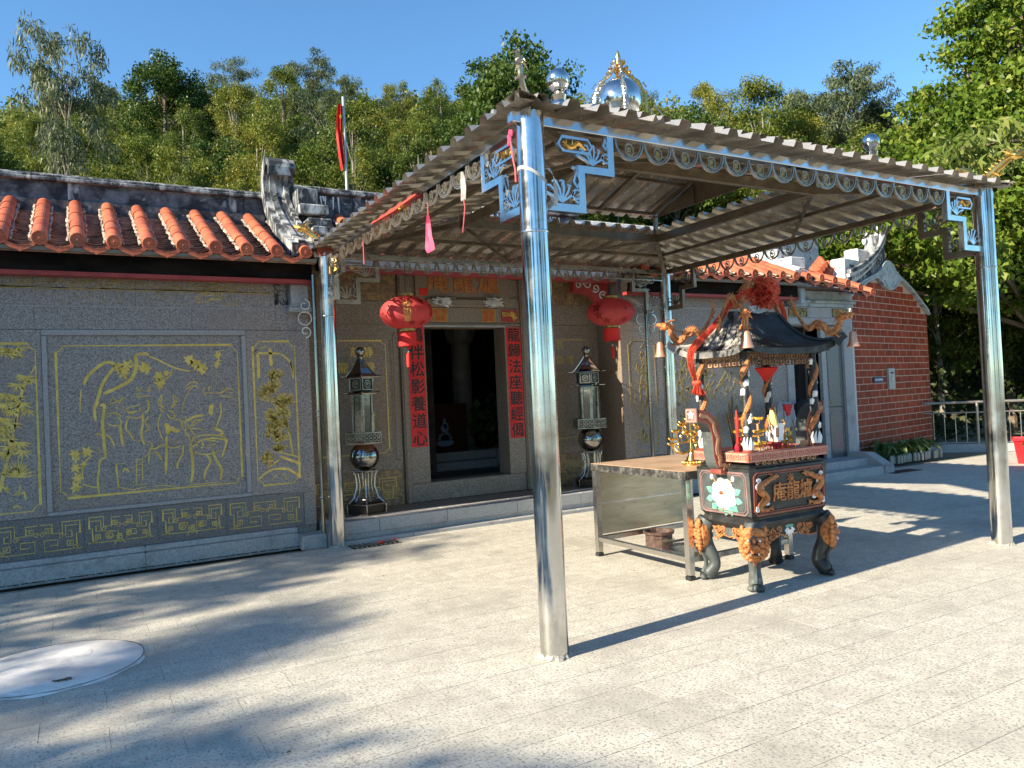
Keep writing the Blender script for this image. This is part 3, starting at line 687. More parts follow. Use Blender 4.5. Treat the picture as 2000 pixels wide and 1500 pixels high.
def ridge(root, x0, x1, y, z0, z1, m=PLAST, posts=()):
    MB().bb((x0, y, z0 - .1), (x1, y + 0.22, z0 + 0.10), bev=0.01).build('ridge_base', m, root)
    MB().bb((x0, y + 0.03, z0 + 0.10), (x1, y + 0.19, z1 - 0.10), bev=0.0).build('ridge_panel', m, root)
    n = max(1, int((x1 - x0) / 1.1))
    for k in range(n):
        a = x0 + (x1 - x0) * k / n; c = x0 + (x1 - x0) * (k + 1) / n
        b = MB(); b.bb((a, y - 0.03, z1 - 0.10), (c - .004, y + 0.25, z1 - 0.06), bev=0.008); b.bb((a, y - 0.0, z1 - 0.06), (c - .004, y + 0.22, z1 - 0.025), bev=0.008)
        b.tube([(a, y + .11, z1 - .03), (c - .004, y + .11, z1 - .03)], 0.045, 8); b.build('ridge_cap', PLAST if m is PLASD else m, root)
    for px in posts: MB().bb((px - .06, y + 0.015, z0 + 0.105), (px + .06, y + 0.1, z1 - .105)).build('ridge_post', PLAST, root)
def swept_curl(root, pts, xs, th, m, name='curled_gable_ridge'):
    # pts: (y,z) centre line, xs: list of (x0,x1,extra height) mouldings
    for (a, c, e) in xs:
        b = MB(); N = len(pts); vs = []
        for i, (y, z) in enumerate(pts):
            p0 = V((0, *pts[max(0, i - 1)])); p1 = V((0, *pts[min(N - 1, i + 1)])); t = (p1 - p0).normalized(); nn = V((0, -t.z, t.y))
            lo2 = V((0, y, z)) - nn * th * .5; hi = V((0, y, z)) + nn * (th * .5 + e)
            vs += [(a, lo2.y, lo2.z), (c, lo2.y, lo2.z), (c, hi.y, hi.z), (a, hi.y, hi.z)]
        fs = [(i * 4 + k, i * 4 + (k + 1) % 4, i * 4 + 4 + (k + 1) % 4, i * 4 + 4 + k) for i in range(N - 1) for k in range(4)] + [(3, 2, 1, 0), (4 * N - 4, 4 * N - 3, 4 * N - 2, 4 * N - 1)]
        b.add(vs, fs); b.build(name, m, root)
def smooth(pts, n=4):
    out = []
    P = [V(p) for p in pts]
    for i in range(len(P) - 1):
        p0 = P[max(0, i - 1)]; p1 = P[i]; p2 = P[i + 1]; p3 = P[min(len(P) - 1, i + 2)]
        for k in range(n):
            t = k / n; out.append(0.5 * ((2 * p1) + (p2 - p0) * t + (2 * p0 - 5 * p1 + 4 * p2 - p3) * t * t + (-p0 + 3 * p1 - 3 * p2 + p3) * t ** 3))
    out.append(P[-1]); return [tuple(q) for q in out]
ZB = 3.06                                       # underside of the eave beam
def eave_beam(root, x0, x1, y=8.72):
    MB().bb((x0, y, ZB), (x1, y + .16, ZB + .20)).build('eave_beam', WOODD, root)
    MB().bb((x0, y - .012, ZB - .045), (x1, y + .12, ZB - .002)).build('red_fillet', REDP, root)
    MB().bb((x0, y - .22, ZB + .16), (x1, y - .17, ZB + .20)).build('eave_batten', mat('pale_batten', (.2, .17, .13), .8), root)
    n = int((x1 - x0) / .318)
    for k in range(n): MB().bb((x0 + .1 + k * .318, y - .2, ZB + .19), (x0 + .16 + k * .318, YW + .3, ZB + .235)).build('rafter', WOODD, root)
# ---------------------------------------------------------------- LEFT WING
lw = thing('temple_wing', 'grey granite temple wing with gilt deer carving and orange tiled roof', 'building', (0, 0, 0))
X0 = -4.2
MW = WALLY(0, YW, 0)
MB().bb((X0, YW + .02, 0), (XL - .005, YW + .4, 3.2)).build('wall_core', GRAN, lw)
# facing panels, each its own slab
def panel(root, x0, x1, z0, z1, y=YW, m=GRAN, t=.03, name='wall_panel', bev=.003): return MB().bb((x0 + .0015, y - 0.0, z0 + .0015), (x1 - .0015, y + t, z1 - .0015), bev=bev).build(name, m, root)
for a, c in ((-4.2, -1.9), (-1.9, -.37), (-.37, 1.1), (1.1, 2.0), (2.0, 2.376)): panel(lw, a, c, 2.50, 2.74 if c < 2.3 else 3.06)
for a, c in ((-4.2, -2.2), (-2.2, -.9), (-.9, .55), (.55, 2.0)): panel(lw, a, c, 2.74, 3.06, m=GRANR if False else GRAN)
panel(lw, 2.0, 2.0 + .376, 0.60, 2.50)                     # right pier strip handled below
for z0, z1 in ((.66, 1.06), (1.06, 1.94), (1.94, 2.44)):
    panel(lw, -.27, .72, z0, z1, y=YW + .018, t=.02); panel(lw, .72, 1.61, z0, z1, y=YW + .018, t=.02)
for za, zb_ in ((.62, .66), (2.44, 2.50)): MB().bb((-.315, YW - .012, za), (1.655, YW + .02, zb_), bev=.006).build('panel_moulding', MOULD, lw)
for xa, xc in ((-.315, -.27), (1.61, 1.655)): MB().bb((xa, YW - .011, .662), (xc, YW + .02, 2.438), bev=.006).build('panel_moulding', MOULD, lw)
panel(lw, -4.2, -2.3, .62, 2.50); panel(lw, -2.3, -.318, .62, 2.50); panel(lw, 1.658, 2.0 - .001 + .24, .62, 2.498, y=YW - .001)
# worn gilt frieze at the top
b = MB(); pattern_noise(b, -2.2, 1.9, 2.93, 3.04, 130, MW, .007, 5, .3); pattern_noise(b, -.2, 1.9, 2.78, 2.98, 26, MW, .005, 9, .12); b.build('worn_gilt_frieze', GOLDD, lw)
b = MB(); pattern_noise(b, 1.15, 1.42, 2.80, 2.93, 14, MW, .007, 4, .12); b.build('gilt_sprig', GOLDP, lw)
MB().bb((X0, YW - .004, 2.735), (2.0, YW, 2.745)).build('panel_moulding', MOULD, lw)
MB().bb((X0, YW - .010, 2.915), (2.0, YW, 2.922)).build('panel_moulding', GOLDD, lw)
# carvings
MP = WALLY(0, YW + .018, 0)
b = MB(); gold_frame(b, -.195, 1.565, .785, 2.335, MP); b.build('gilt_frame', GOLDP, lw)
b = MB(); gold_frame(b, 1.728, 2.2, .725, 2.37, WALLY(0, YW - .001, 0)); b.build('gilt_frame', GOLDP, lw)
b = MB(); gold_frame(b, -1.9, -.37, .69, 2.36, MW); b.build('gilt_frame', GOLDP, lw)
K = 0.0024
for nm, cond in (('deer_carving', lambda x: -.25 < x < 1.62), ('willow_carving', lambda x: x >= 1.62), ('bamboo_carving', lambda x: x <= -.25)):
    b = MB(); rr = random.Random(11); off = .018 if nm == 'deer_carving' else (-.001 if nm[0] == 'w' else 0)
    Mx = WALLY(0, YW + off, 0)
    for ln in ART.strip().splitlines():
        w_, pp = ln.split(';'); pts = [tuple(map(float, q.split(','))) for q in pp.split()]
        if not cond(pts[0][0]): continue
        if len(pts) > 2: pts = [p[:2] for p in smooth([(p[0], p[1], 0) for p in pts], 3)]
        ww = float(w_) * K
        if ww > .012 and nm == 'deer_carving':
            # rough brush edge: double stroke
            b.ribbon(pts, ww * .8, .004, M=Mx, ends=.4)
            b.ribbon([(p[0] + ww * .25, p[1] + rr.uniform(-.004, .004)) for p in pts], ww * .4, .0045, M=Mx, ends=.3)
        else: b.ribbon(pts, ww * .85, .004, M=Mx, ends=.5)
    for i, ln in enumerate(CLU.strip().splitlines()):
        x, z, n_, L_, w_ = map(float, ln.split(','))
        if not cond(x): continue
        bam = x < -.25
        for k in range(int(n_)):
            a = (-pi / 2 + (k - n_ / 2) / n_ * 3.6 + rr.uniform(-.15, .15)) if bam else (2 * pi * k / n_ + rr.uniform(-.2, .2))
            if bam and L_ > .13: a = pi / 2 + (k - n_ / 2) / n_ * 3.0
            b.leaf(x, z, a, L_ * rr.uniform(.7, 1.05), w_ * 1.5 if not bam else w_ * 1.2, .004 + .0008 * (k % 3), M=Mx)
    for ln in FOLI.strip().splitlines():
        x, z, rx_, rz_ = map(float, ln.split(','))
        if not cond(x): continue
        for k in range(44):
            a = rr.uniform(0, 6.28); q = rr.uniform(.0, 1) ** .6; px, pz = x + rx_ * q * cos(a), z + rz_ * q * sin(a)
            b.ribbon(arc(px, pz, rr.uniform(.012, .03), rr.uniform(0, 180), rr.uniform(200, 380), 6), (.0065 if k % 3 else .009), .004, M=Mx)
            if k % 2: b.leaf(px, pz, rr.uniform(.6, 2.6), .035, .007, .0045, M=Mx)
    b.build(nm, GOLDP, lw)
# lower band with fretwork
for a, c in ((-4.2, -2.3), (-2.3, -.9), (-.9, 0.0), (0.0, .68), (.68, 1.38), (1.38, 2.236)):
    panel(lw, a, c, .215, .618, y=YW - .001, m=GRAND)
panel(lw, 2.238, 2.376, .215, .60, y=YW - .002)
Mf = WALLY(0, YW - .001, 0)
for x0_, w_, fl in ((-2.2, .62, 1), (-1.5, .62, -1), (-.78, .38, 1), (-.38, .36, -1), (1.40, .38, 1), (1.80, .40, -1)): b = MB(); fret_unit(b, x0_, .26, w_, .31, Mf, .0065, fl); b.build('fret_carving', GOLDP, lw)
b = MB()
for x0_, w_, fl in ((.03, .30, 1), (.36, .28, -1), (.72, .28, 1), (1.04, .30, -1)):
    fret_unit(b, x0_, .29, w_, .29, Mf, .007, fl)
for cx in (.32, 1.02):
    for q, r_2 in ((0, .035), (-.09, .05), (.09, .03)): b.ribbon(spiral(cx + q, .34 + abs(q) * .3, r_2, .008, 40, 1.6, 20), .009, .003, M=Mf)
    b.ribbon([(cx - .05, .27), (cx - .03, .31), (cx, .29), (cx + .03, .31), (cx + .05, .27)], .008, .003, M=Mf)
b.build('dragon_fret_carving', GOLDP, lw)
for a, c in ((-4.2, -2.6), (-2.6, -1.0), (-1.0, .55), (.55, 2.14)):
    b = MB(); b.bb((a + .002, YW - .08, -.03), (c - .002, YW + .02, .15), bev=.006); b.bb((a + .002, YW - .04, .15), (c - .002, YW + .02, .213), bev=.012); b.build('plinth_block', KERB, lw)
b = MB(); b.bb((2.14, YW - .28, -.03), (2.41, YW - .02, .14), bev=.008); b.build('plinth_block', KERB, lw)
# grime and moss line where the plinth meets the paving
b = MB(); rr = random.Random(3)
for k in range(420):
    x = rr.uniform(-1, 2.2); b.ball((x, YW - .083 - abs(rr.gauss(0, .007)), .002), rr.uniform(.003, .009), 5, 3, (1.8, .8, .7))
mo = b.build('moss', mat('dry_moss', (.05, .05, .03), .95), lw); mo['kind'] = 'stuff'
eave_beam(lw, X0, XL)
tile_roof(lw, 1.03 - 10 * PITCH / 1 + 1.23 - .318 * 3, 13, 8.50, 3.335, 10.0, 4.03)
ridge(lw, X0, 2.15, 10.0, 4.0, 4.40, PLASD, posts=(-1.9, .02, 1.75))
curl = smooth([(8.55, 3.36, 0), (8.95, 3.52, 0), (9.4, 3.80, 0), (9.75, 4.08, 0), (9.93, 4.34, 0), (9.93, 4.58, 0), (9.76, 4.73, 0)], 4); curl = [(p[0], p[1]) for p in curl]
swept_curl(lw, curl, [(2.12, 2.19, .02), (2.192, 2.27, .05), (2.272, 2.36, .03), (2.362, 2.42, .07), (2.422, 2.50, .03)], .13, PLAST)
back = smooth([(9.76, 4.73, 0), (9.62, 4.66, 0), (9.62, 4.52, 0)], 3)
swept_curl(lw, [(p[0], p[1]) for p in back], [(2.13, 2.40, .0)], .08, PLAST)
MB().add([(2.30, 8.60, 3.30), (2.30, 9.98, 3.30), (2.30, 9.98, 4.50), (2.30, 9.7, 4.05), (2.30, 9.35, 3.70), (2.30, 8.9, 3.45), (2.46, 8.60, 3.30), (2.46, 9.98, 3.30), (2.46, 9.98, 4.50), (2.46, 9.7, 4.05), (2.46, 9.35, 3.70), (2.46, 8.9, 3.45)],
    [(0, 1, 2, 3, 4, 5), (11, 10, 9, 8, 7, 6), (0, 6, 7, 1), (1, 7, 8, 2), (2, 8, 9, 3), (3, 9, 10, 4), (4, 10, 11, 5), (5, 11, 6, 0)]).build('gable_core', PLAST, lw)
for k, (y, z, w_, h_) in enumerate(((9.55, 4.10, .30, .26), (9.35, 3.92, .44, .12), (9.2, 3.70, .36, .15), (9.0, 3.58, .40, .10), (8.85, 3.44, .36, .1))):
    MB().box((2.56 + .02 * k, y, z + .10), (w_ * .8, .28, h_), bev=.012).build('stepped_block', PLAST, lw)
inst('cover_tile', cover_me, lw, (2.44, 8.44, 3.36), (.3, 0, 0), (1, 1.2, 1)); inst('eave_disc', disc_me, lw, (2.44, 8.43, 3.355), (0, 0, 0))
inst('cover_tile', cover_me, lw, (2.58, 8.62, 3.46), (.3, 0, 0), (1, 1.2, 1)); inst('eave_disc', disc_me, lw, (2.58, 8.61, 3.455), (0, 0, 0))
# white bracket stone under the eave corner
b = MB(); b.bb((2.16, YW - .10, 2.78), (2.36, YW, 3.05)); b.bb((2.12, YW - .14, 2.70), (2.38, YW, 2.76), bev=.01); b.bb((2.14, YW - .12, 2.76), (2.37, YW, 2.79), bev=.008); b.build('corner_bracket', KERB, lw)
b = MB(); pattern_noise(b, 2.0, 2.14, 2.8, 3.03, 16, WALLY(0, YW - .004, 0), .008, 8, .1, .01); b.build('carved_bracket', PLASD, lw)
# ---------------------------------------------------------------- ENTRANCE HALL
eh = thing('entrance_hall', 'recessed temple entrance hall with stone doorway between the two wings', 'building', (0, 0, 0))
DL, DR, DZ0, DZ1 = 4.08, 5.316, .50, 2.61
ME = WALLY(0, YE, 0)
for a, c in ((XL - .1, DL - .27), (DR + .27, XR + .4)): MB().bb((a, YE + .03, 0), (c, YE + .35, 3.6)).build('wall_core', GRANP, eh)
MB().bb((DL - .27, YE + .03, DZ1), (DR + .27, YE + .35, 3.6)).build('wall_core', GRANP, eh)
MB().bb((DL - .27, YE - .0, PZ), (DR + .27, YE + .33, DZ0), bev=.008).build('threshold', GRANP, eh)
for a, c in ((DL - .27, DL), (DR, DR + .27)):
    MB().bb((a + .002, YE - .02, DZ0 + .002), (c - .002, YE + .3, 2.62), bev=.006).build('door_jamb', GRANP, eh)
for a, c in ((DL - .36, DL - .275), (DR + .275, DR + .36)):
    b = MB(); b.bb((a, YE - .035, PZ), (c, YE + .03, 3.3), bev=.01); b.bb((a + .02, YE - .05, PZ), (c - .02, YE - .03, 3.3), bev=.006); b.build('pilaster', GRANP, eh)
b = MB(); b.bb((DL - .27, YE - .015, 2.622), (DR + .27, YE + .3, 2.66), bev=.006); b.build('lintel', GRANP, eh)
MB().bb((DL - .02, YE - .03, 2.60), (DR + .02, YE - .017, 2.63), bev=.004).build('door_moulding', KERB, eh)
MB().bb((DL - .27, YE - .008, 2.665), (DR + .27, YE + .3, 2.875), bev=.004).build('lintel', GRANP, eh)
b = MB(); b.bb((DL + .05, YE - .05, 2.88), (DR - .05, YE + .02, 3.0), bev=.02); b.build('carved_roll_beam', GRANP, eh)
MB().bb((DL - .27, YE, 2.879), (DR + .27, YE + .04, 3.02)).build('wall_panel', GRANP, eh)
MB().bb((DL - .1, YE - .01, 3.022), (DR + .1, YE + .04, 3.42), bev=.004).build('name_board', GRANP, eh)
for x, ch in ((4.32, '庵'), (4.70, '龍'), (5.09, '爐')):
    MB().text(ch, .36, ME @ T(x, 3.225, .011), .012, .018).build('carved_character', mat('orange_character', (.50, .19, .05), .5, col2=(.36, .11, .03), scale=14), eh)
MB().bb((4.03, YE - .016, 3.03), (4.15, YE - .010, 3.13)).build('red_paper_square', REDPAP, eh)
# carved silver-grey dragon bosses on the roll beam
for x in (4.37, 5.13):
    b = MB(); rr = random.Random(int(x * 10))
    for k in range(16):
        a = rr.uniform(0, 6.28); b.tube([(x + .15 * rr.uniform(-1, 1) + .03 * cos(a + t), YE - .065 - .02 * rr.random(), 2.945 + .05 * rr.uniform(-1, 1) + .03 * sin(a + t)) for t in (0, 1, 2, 3, 4)], .009, 5)
    b.build('carved_boss', PLASW, eh)
# seal blocks
for x in (4.33, 5.08):
    MB().bb((x - .115, YE - .012, 2.675), (x + .115, YE - .009, 2.865)).build('seal_plate', mat('ochre_plate', (.42, .24, .05), .6, col2=(.30, .17, .04), scale=9), eh)
    for i in range(2):
        for j in range(2):
            cx, cz = x - .045 + i * .09, 2.728 + j * .085; b = MB()
            for q in range(3): b.ribbon([(cx - .035, cz - .03 + q * .028), (cx + .035, cz - .03 + q * .028)], .009, .003, M=ME @ T(0, 0, .012))
            b.ribbon([(cx + (-.03 if (i + j) % 2 else .03), cz - .03), (cx + (-.03 if (i + j) % 2 else .03), cz + .026)], .009, .003, M=ME @ T(0, 0, .012)); b.ribbon([(cx, cz - .03), (cx, cz + (.0 if j else .03))], .009, .003, M=ME @ T(0, 0, .0121))
            b.build('seal_character', REDPAP, eh)
def scroll_plate(root, cx, cz, w, h, M, flip=1):
    MB().prism([(cx + sx * (w / 2 - k), cz + sz * (h / 2 - m_)) for sx, sz, k, m_ in ((-1, -1, .02, 0), (1, -1, .02, 0), (1, -1, 0, .02), (1, 1, 0, .02), (1, 1, .02, 0), (-1, 1, .02, 0), (-1, 1, 0, .02), (-1, -1, 0, .02))], .008, M=M, z0=.001).build('plaque_ground', REDP, root)
    b = MB(); b.ribbon([(cx - w * .46 + w * .92 * t, cz + h * (.28 - .45 * t)) for t in (0, .25, .5, .75, 1)], .016, .006, M=M, z0=.009)
    for k in range(9): b.leaf(cx + w * .12, cz - h * .02, -1.0 + k * .35, h * .5, .016, .005, M=M, z0=.0095)
    for q in (-.35, -.2, 0.05): b.ribbon(spiral(cx + w * q * flip, cz + h * .1, h * .22, .005, 0, 1.4, 14), .008, .005, M=M, z0=.010)
    b.build('plaque_scrollwork', GOLDP, root)
scroll_plate(eh, 5.42, 2.765, .27, .17, ME @ T(0, 0, .012)); scroll_plate(eh, 3.92, 2.765, .27, .17, ME @ T(0, 0, .012))
# side wall facings left and right of the door
def calli(root, x0, x1, M, y0=PZ, chars=(), cm=GOLDP, mt=GRANP):
    w_ = x1 - x0
    MB().prism([(x0, 2.64), (x1, 2.64), (x1, 2.94), (x0, 2.94)], .03, M=M, z0=-.03).build('wall_panel', mt, root)
    MB().prism([(x0, 2.945), (x1, 2.945), (x1, 3.42), (x0, 3.42)], .03, M=M, z0=-.028).build('carved_panel', GRANR, root)
    MB().prism([(x0, .72), (x1, .72), (x1, 2.635), (x0, 2.635)], .03, M=M, z0=-.030).build('wall_panel', mt, root)
    MB().prism([(x0, y0), (x1, y0), (x1, .715), (x0, .715)], .03, M=M, z0=-.0285).build('wall_panel', GRANR if mt is GRANP else GRAND, root)
    b = MB()
    for q, wd, k in ((.06, .02, .0), (.10, .008, .05), (.12, .006, .05)):
        b.ribbon([(x0 + q + k, .78 + q), (x1 - q - k, .78 + q), (x1 - q, .78 + q + k), (x1 - q, 2.58 - q - k), (x1 - q - k, 2.58 - q), (x0 + q + k, 2.58 - q), (x0 + q, 2.58 - q - k), (x0 + q, .78 + q + k)], wd, .010 - q * .05, M=M, closed=True)
    b.build('panel_moulding', mt, root)
    b = MB(); gold_frame(b, x0 + .18, x1 - .18, .95, 2.42, M, .007, .05); b.build('gilt_frame', cm, root)
    b = MB()
    for ch, cx, cz, s_ in chars: b.text(ch, s_, M @ T(cx, cz, 0), .004, .008)
    if chars: b.build('gilt_character', cm, root)
    b = MB(); fret_unit(b, x0 + .10, .33, w_ / 2 - .1, .3, M, .007, 1); b.build('fret_carving', cm, root); b = MB(); fret_unit(b, x0 + w_ / 2 + .02, .33, w_ / 2 - .1, .3, M, .007, -1); b.build('fret_carving', cm, root)
calli(eh, 2.40, 3.70, ME, PZ, [('静', 3.28, 2.26, .15), ('穆', 3.29, 2.06, .15), ('慈', 3.11, 2.26, .15), ('悲', 3.12, 2.06, .15), ('龍', 2.94, 2.06, .15), ('普', 3.29, 1.43, .12), ('日', 3.29, 1.31, .11)])
calli(eh, 5.69, 6.97, ME, PZ, [('菩', 6.27, 2.33, .14), ('薩', 6.27, 2.11, .14), ('爐', 6.44, 2.11, .14)], cm=GOLDD)
b = MB(); pattern_noise(b, 2.45, 3.6, 3.0, 3.35, 60, ME, .008, 21, .12, .004); pattern_noise(b, 5.75, 6.9, 3.0, 3.35, 60, ME, .008, 22, .12, .004); b.build('carved_relief', GRANR, eh)
# recess side wall, right
MB().bb((XR, YW + .002, PZ), (XR + .3, YE + .03, 3.4)).build('side_wall', GRANP, eh)
# black and red carved roof bracket at the right corner
b = MB(); b.prism([(6.32, 3.34), (6.95, 3.34), (6.95, 2.72), (6.90, 2.70), (6.82, 2.9), (6.62, 3.05), (6.32, 3.10)], .10, M=WALLY(0, YE - .25, 0)); b.build('roof_bracket', REDP, eh)
b = MB(); 
for cx, cz, r_2, a0 in ((6.42, 3.2, .07, 0), (6.58, 3.22, .08, 90), (6.72, 3.16, .07, 200), (6.84, 3.05, .07, 30), (6.86, 2.88, .05, 100)): b.ribbon(spiral(cx, cz, r_2, .015, a0, 1.3), .018, .012, M=WALLY(0, YE - .352, 0))
b.build('bracket_scrollwork', PLASW, eh)
# beam, fascia, roof
MB().bb((XL + .26, 8.98, 3.30), (XR, 9.06, 3.46)).build('white_fascia', SILV, eh)
MB().bb((XL + .26, 8.995, 3.22), (XR, 9.06, 3.298)).build('red_fillet', REDP, eh)
MB().bb((XL + .26, 9.06, 3.30), (XR, YE + .1, 3.42)).build('porch_ceiling', WOODD, eh)
tile_roof(eh, XL + .42, 12, 8.86, 3.55, 10.0, 4.12)
ridge(eh, XL + .1, XR + .1, 10.02, 4.10, 4.55, PLASD, posts=(3.4, 4.1, 5.4, 6.2))
b = MB(); rr = random.Random(5)
for k in range(40):
    x = rr.uniform(2.7, 6.8); b.tube([(x, 10.047, 4.42), (x + rr.uniform(-.02, .02), 10.046, 4.42 - rr.uniform(.06, .25))], [.014, .005], 5)
b.build('lime_drips', WHIT, eh)
b = MB(); 
for x, s_ in ((5.3, 1), (5.7, -1), (5.95, 1)): b.prism([(x - .16, 4.15), (x + .2 * s_, 4.15), (x + .16 * s_, 4.35), (x + .05, 4.55), (x - .02, 4.32), (x - .14, 4.42)], .1, M=WALLY(0, 10.0, 0))
b.build('ridge_ornament', PLASW, eh)
# interior
it = thing('hall_interior', 'dark hall behind the doorway with a round stone column and steps', 'hall interior', (0, 0, 0))
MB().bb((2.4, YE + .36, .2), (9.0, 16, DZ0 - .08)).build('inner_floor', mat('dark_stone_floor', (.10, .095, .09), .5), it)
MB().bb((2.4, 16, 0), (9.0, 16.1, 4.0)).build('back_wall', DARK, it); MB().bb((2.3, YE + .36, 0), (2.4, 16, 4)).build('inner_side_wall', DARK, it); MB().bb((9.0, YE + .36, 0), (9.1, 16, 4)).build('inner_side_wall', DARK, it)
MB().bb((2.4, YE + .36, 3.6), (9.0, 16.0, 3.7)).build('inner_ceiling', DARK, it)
CX_, CY_ = 6.12, 12.6
b = MB(); b.lathe([(.27, .50), (.27, .58), (.22, .62), (.25, .70), (.19, .76), (.185, 1.8), (.175, 2.62)], 24, c=(CX_, CY_, 0)); b.build('stone_column', STONE, it)
b = MB(); b.lathe([(.19, 2.62), (.23, 2.66), (.28, 2.80), (.30, 2.92), (.27, 3.02), (.22, 3.06)], 24, c=(CX_, CY_, 0), flute=8, fa=.05); b.build('column_capital', STONE, it)
b = MB(); b.bb((CX_ - .5, CY_ - .12, 3.08), (CX_ + .5, CY_ + .12, 3.2), bev=.02); b.bb((CX_ - .7, CY_ - .1, 3.22), (CX_ + .7, CY_ + .1, 3.36), bev=.02); b.build('column_bracket', STONE, it)
MB().bb((4.9, 11.55, .42), (6.55, 11.85, .56), bev=.01).build('inner_step', KERB, it); MB().bb((4.9, 11.86, .42), (6.55, 12.2, .70), bev=.01).build('inner_step', KERB, it)
MB().bb((6.2, 11.35, .42), (6.55, 11.54, .74), bev=.03).build('step_cheek', KERB, it)
gp = thing('altar_screen', 'dark altar screen with a pale blue lotus emblem inside the doorway', 'screen', (5.28, 11.9, .70))
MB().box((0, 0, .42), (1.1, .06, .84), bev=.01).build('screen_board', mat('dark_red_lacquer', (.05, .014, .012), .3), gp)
b = MB(); Mg = WALLY(.12, -.035, .0)
for k in range(7): b.leaf(0, .22, .25 + k * .44, .15, .08, .004, M=Mg)
b.prism(arc(0, .17, .16, 0, 360, 20, .06), .004, M=Mg); b.prism(arc(0, .42, .075, 0, 360, 16, .07), .004, M=Mg); b.leaf(0, .42, 1.57, .18, .07, .004, M=Mg); b.leaf(.0, .42, .9, .12, .05, .004, M=Mg)
b.build('lotus_emblem', mat('pale_blue_sticker', (.16, .24, .33), .6), gp)
b = MB()
for k, x in enumerate((-.33, -.33, -.33, -.33)): b.box((x, -.036, .16 + k * .15), (.07, .006, .08))
b.build('screen_character_patch', mat('dull_grey_print', (.07, .07, .07), .6), gp)
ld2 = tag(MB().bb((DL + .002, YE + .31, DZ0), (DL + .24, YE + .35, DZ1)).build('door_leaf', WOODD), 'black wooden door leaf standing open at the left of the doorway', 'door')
bx = tag(MB().box((CX_ - .03, CY_ - .35, 2.98), (.3, .06, .16), bev=.01).build('ceiling_sign_box', mat('white_plastic_dim', (.4, .42, .45), .5)), 'small white box hanging above the column inside the dark doorway', 'sign box')
pl2 = thing('potted_plant', 'dim leafy potted plant beside the column inside the doorway', 'potted plant', (6.75, 12.3, .42))
b = MB(); b.lathe([(.16, 0), (.22, .3), (.23, .34), (.19, .34), (.18, .28)], 14); b.build('pot', BROWNR, pl2)
rr = np.random.default_rng(3); P = rr.normal(size=(500, 3)) * (.28, .28, .25) + (0, 0, .7); me = leafmesh('foliage', P, .16, LF_DK, seed=2); inst('foliage', me, pl2)
# red couplets
def couplet(cx, z0, z1, text, label):
    t_ = thing('couplet_scroll', label, 'couplet scroll', (cx, YE - .022, z0))
    MB().bb((-.118, -.003, 0), (.118, .0, z1 - z0)).build('paper_strip', REDPAP, t_)
    n = len(text); hgt = (z1 - z0)
    for k, ch in enumerate(text):
        MB().text(ch, .215, WALLY(0, -.003, 0) @ T(0.005, hgt - .12 - (hgt - .2) * k / (n - 1) * .985, 0), .0012, .02).build('ink_character', INK, t_)
couplet(5.46, 1.01, 2.60, '龍歸法座聽經偈', 'red paper couplet with black characters on the right doorjamb')
couplet(3.945, .99, 2.60, '鶴伴松影養道心', 'red paper couplet with black characters on the left doorjamb behind the lantern')
# ---------------------------------------------------------------- RIGHT WING
rw = thing('temple_wing', 'right temple wing with sunlit orange roof and side door beside the brick annex', 'building', (0, 0, 0))
RX1 = 12.25
MB().bb((XR + .001, YW + .05, 0), (10.68, YW + .4, 3.3)).build('wall_core', GRAN, rw); MB().bb((11.41, YW + .05, 0), (12.25, YW + .4, 3.3)).build('wall_core', GRAN, rw)
MB().bb((10.68, YW + .05, 2.60), (11.41, YW + .4, 3.3)).build('wall_core', GRAN, rw)
for a, c in ((XR, 7.75), (7.75, 9.95)):
    for z0, z1 in ((.215, .62), (.62, 2.50), (2.50, 2.86), (2.86, 3.06)): panel(rw, a, c, z0, z1, m=GRAN if z0 > .5 else GRAND)
MB().bb((XR, YW - .01, 2.855), (10.6, YW, 2.875)).build('panel_moulding', KERB, rw)
for a, c in ((9.95, 10.12), (10.12, 10.34), (10.34, 10.52)): panel(rw, a, c, .215, 2.86, y=YW - .012 * (a > 10 and a < 10.3), t=.05)
for a, c in ((10.52, 10.68), (11.41, 11.52)): MB().bb((a, YW - .02, .25), (c, YW + .3, 2.62), bev=.008).build('door_jamb', KERB, rw)
MB().bb((10.40, YW - .014, 2.62), (12.2, YW + .05, 2.74), bev=.004).build('lintel', KERB, rw)
for a, c, z0, z1 in ((10.40, 12.2, 2.742, 2.93),): panel(rw, a, c, z0, z1, y=YW - .008, m=KERB)
for a, c in ((10.62, 11.10), (11.76, 12.2)):
    MB().bb((a, YW - .016, 2.76), (c, YW - .009, 2.91)).build('plaque_ground', mat('dark_olive_ground', (.05, .05, .02), .5), rw)
    b = MB(); pattern_noise(b, a + .02, c - .02, 2.775, 2.895, 26, WALLY(0, YW - .016, 0), .007, int(a * 10), .12, .004); b.build('plaque_relief', GOLDP, rw)
panel(rw, 11.52, 11.98, 1.16, 2.60, m=GRAND); panel(rw, 11.52, 11.98, .22, 1.15, m=GRAND)
b = MB(); gold_frame(b, 11.58, 11.92, 1.22, 2.5, WALLY(0, YW, 0), .012, .05, .006); gold_frame(b, 11.58, 11.92, .3, 1.08, WALLY(0, YW, 0), .012, .05, .006); b.build('panel_moulding', GRAND, rw)
b = MB(); b.bb((11.98, YW - .05, .22), (12.04, YW + .05, 2.86), bev=.01); b.bb((12.06, YW - .03, .22), (12.25, YW + .05, 2.86), bev=.008); b.build('pilaster', KERB, rw)
b = MB(); gold_frame(b, 7.12, 7.62, .70, 2.36, WALLY(0, YW, 0), .006); gold_frame(b, 7.86, 9.6, .78, 2.34, WALLY(0, YW, 0), .006); b.build('gilt_frame', GOLDD, rw)
b = MB(); rr = random.Random(9)
Mr = WALLY(0, YW, 0)
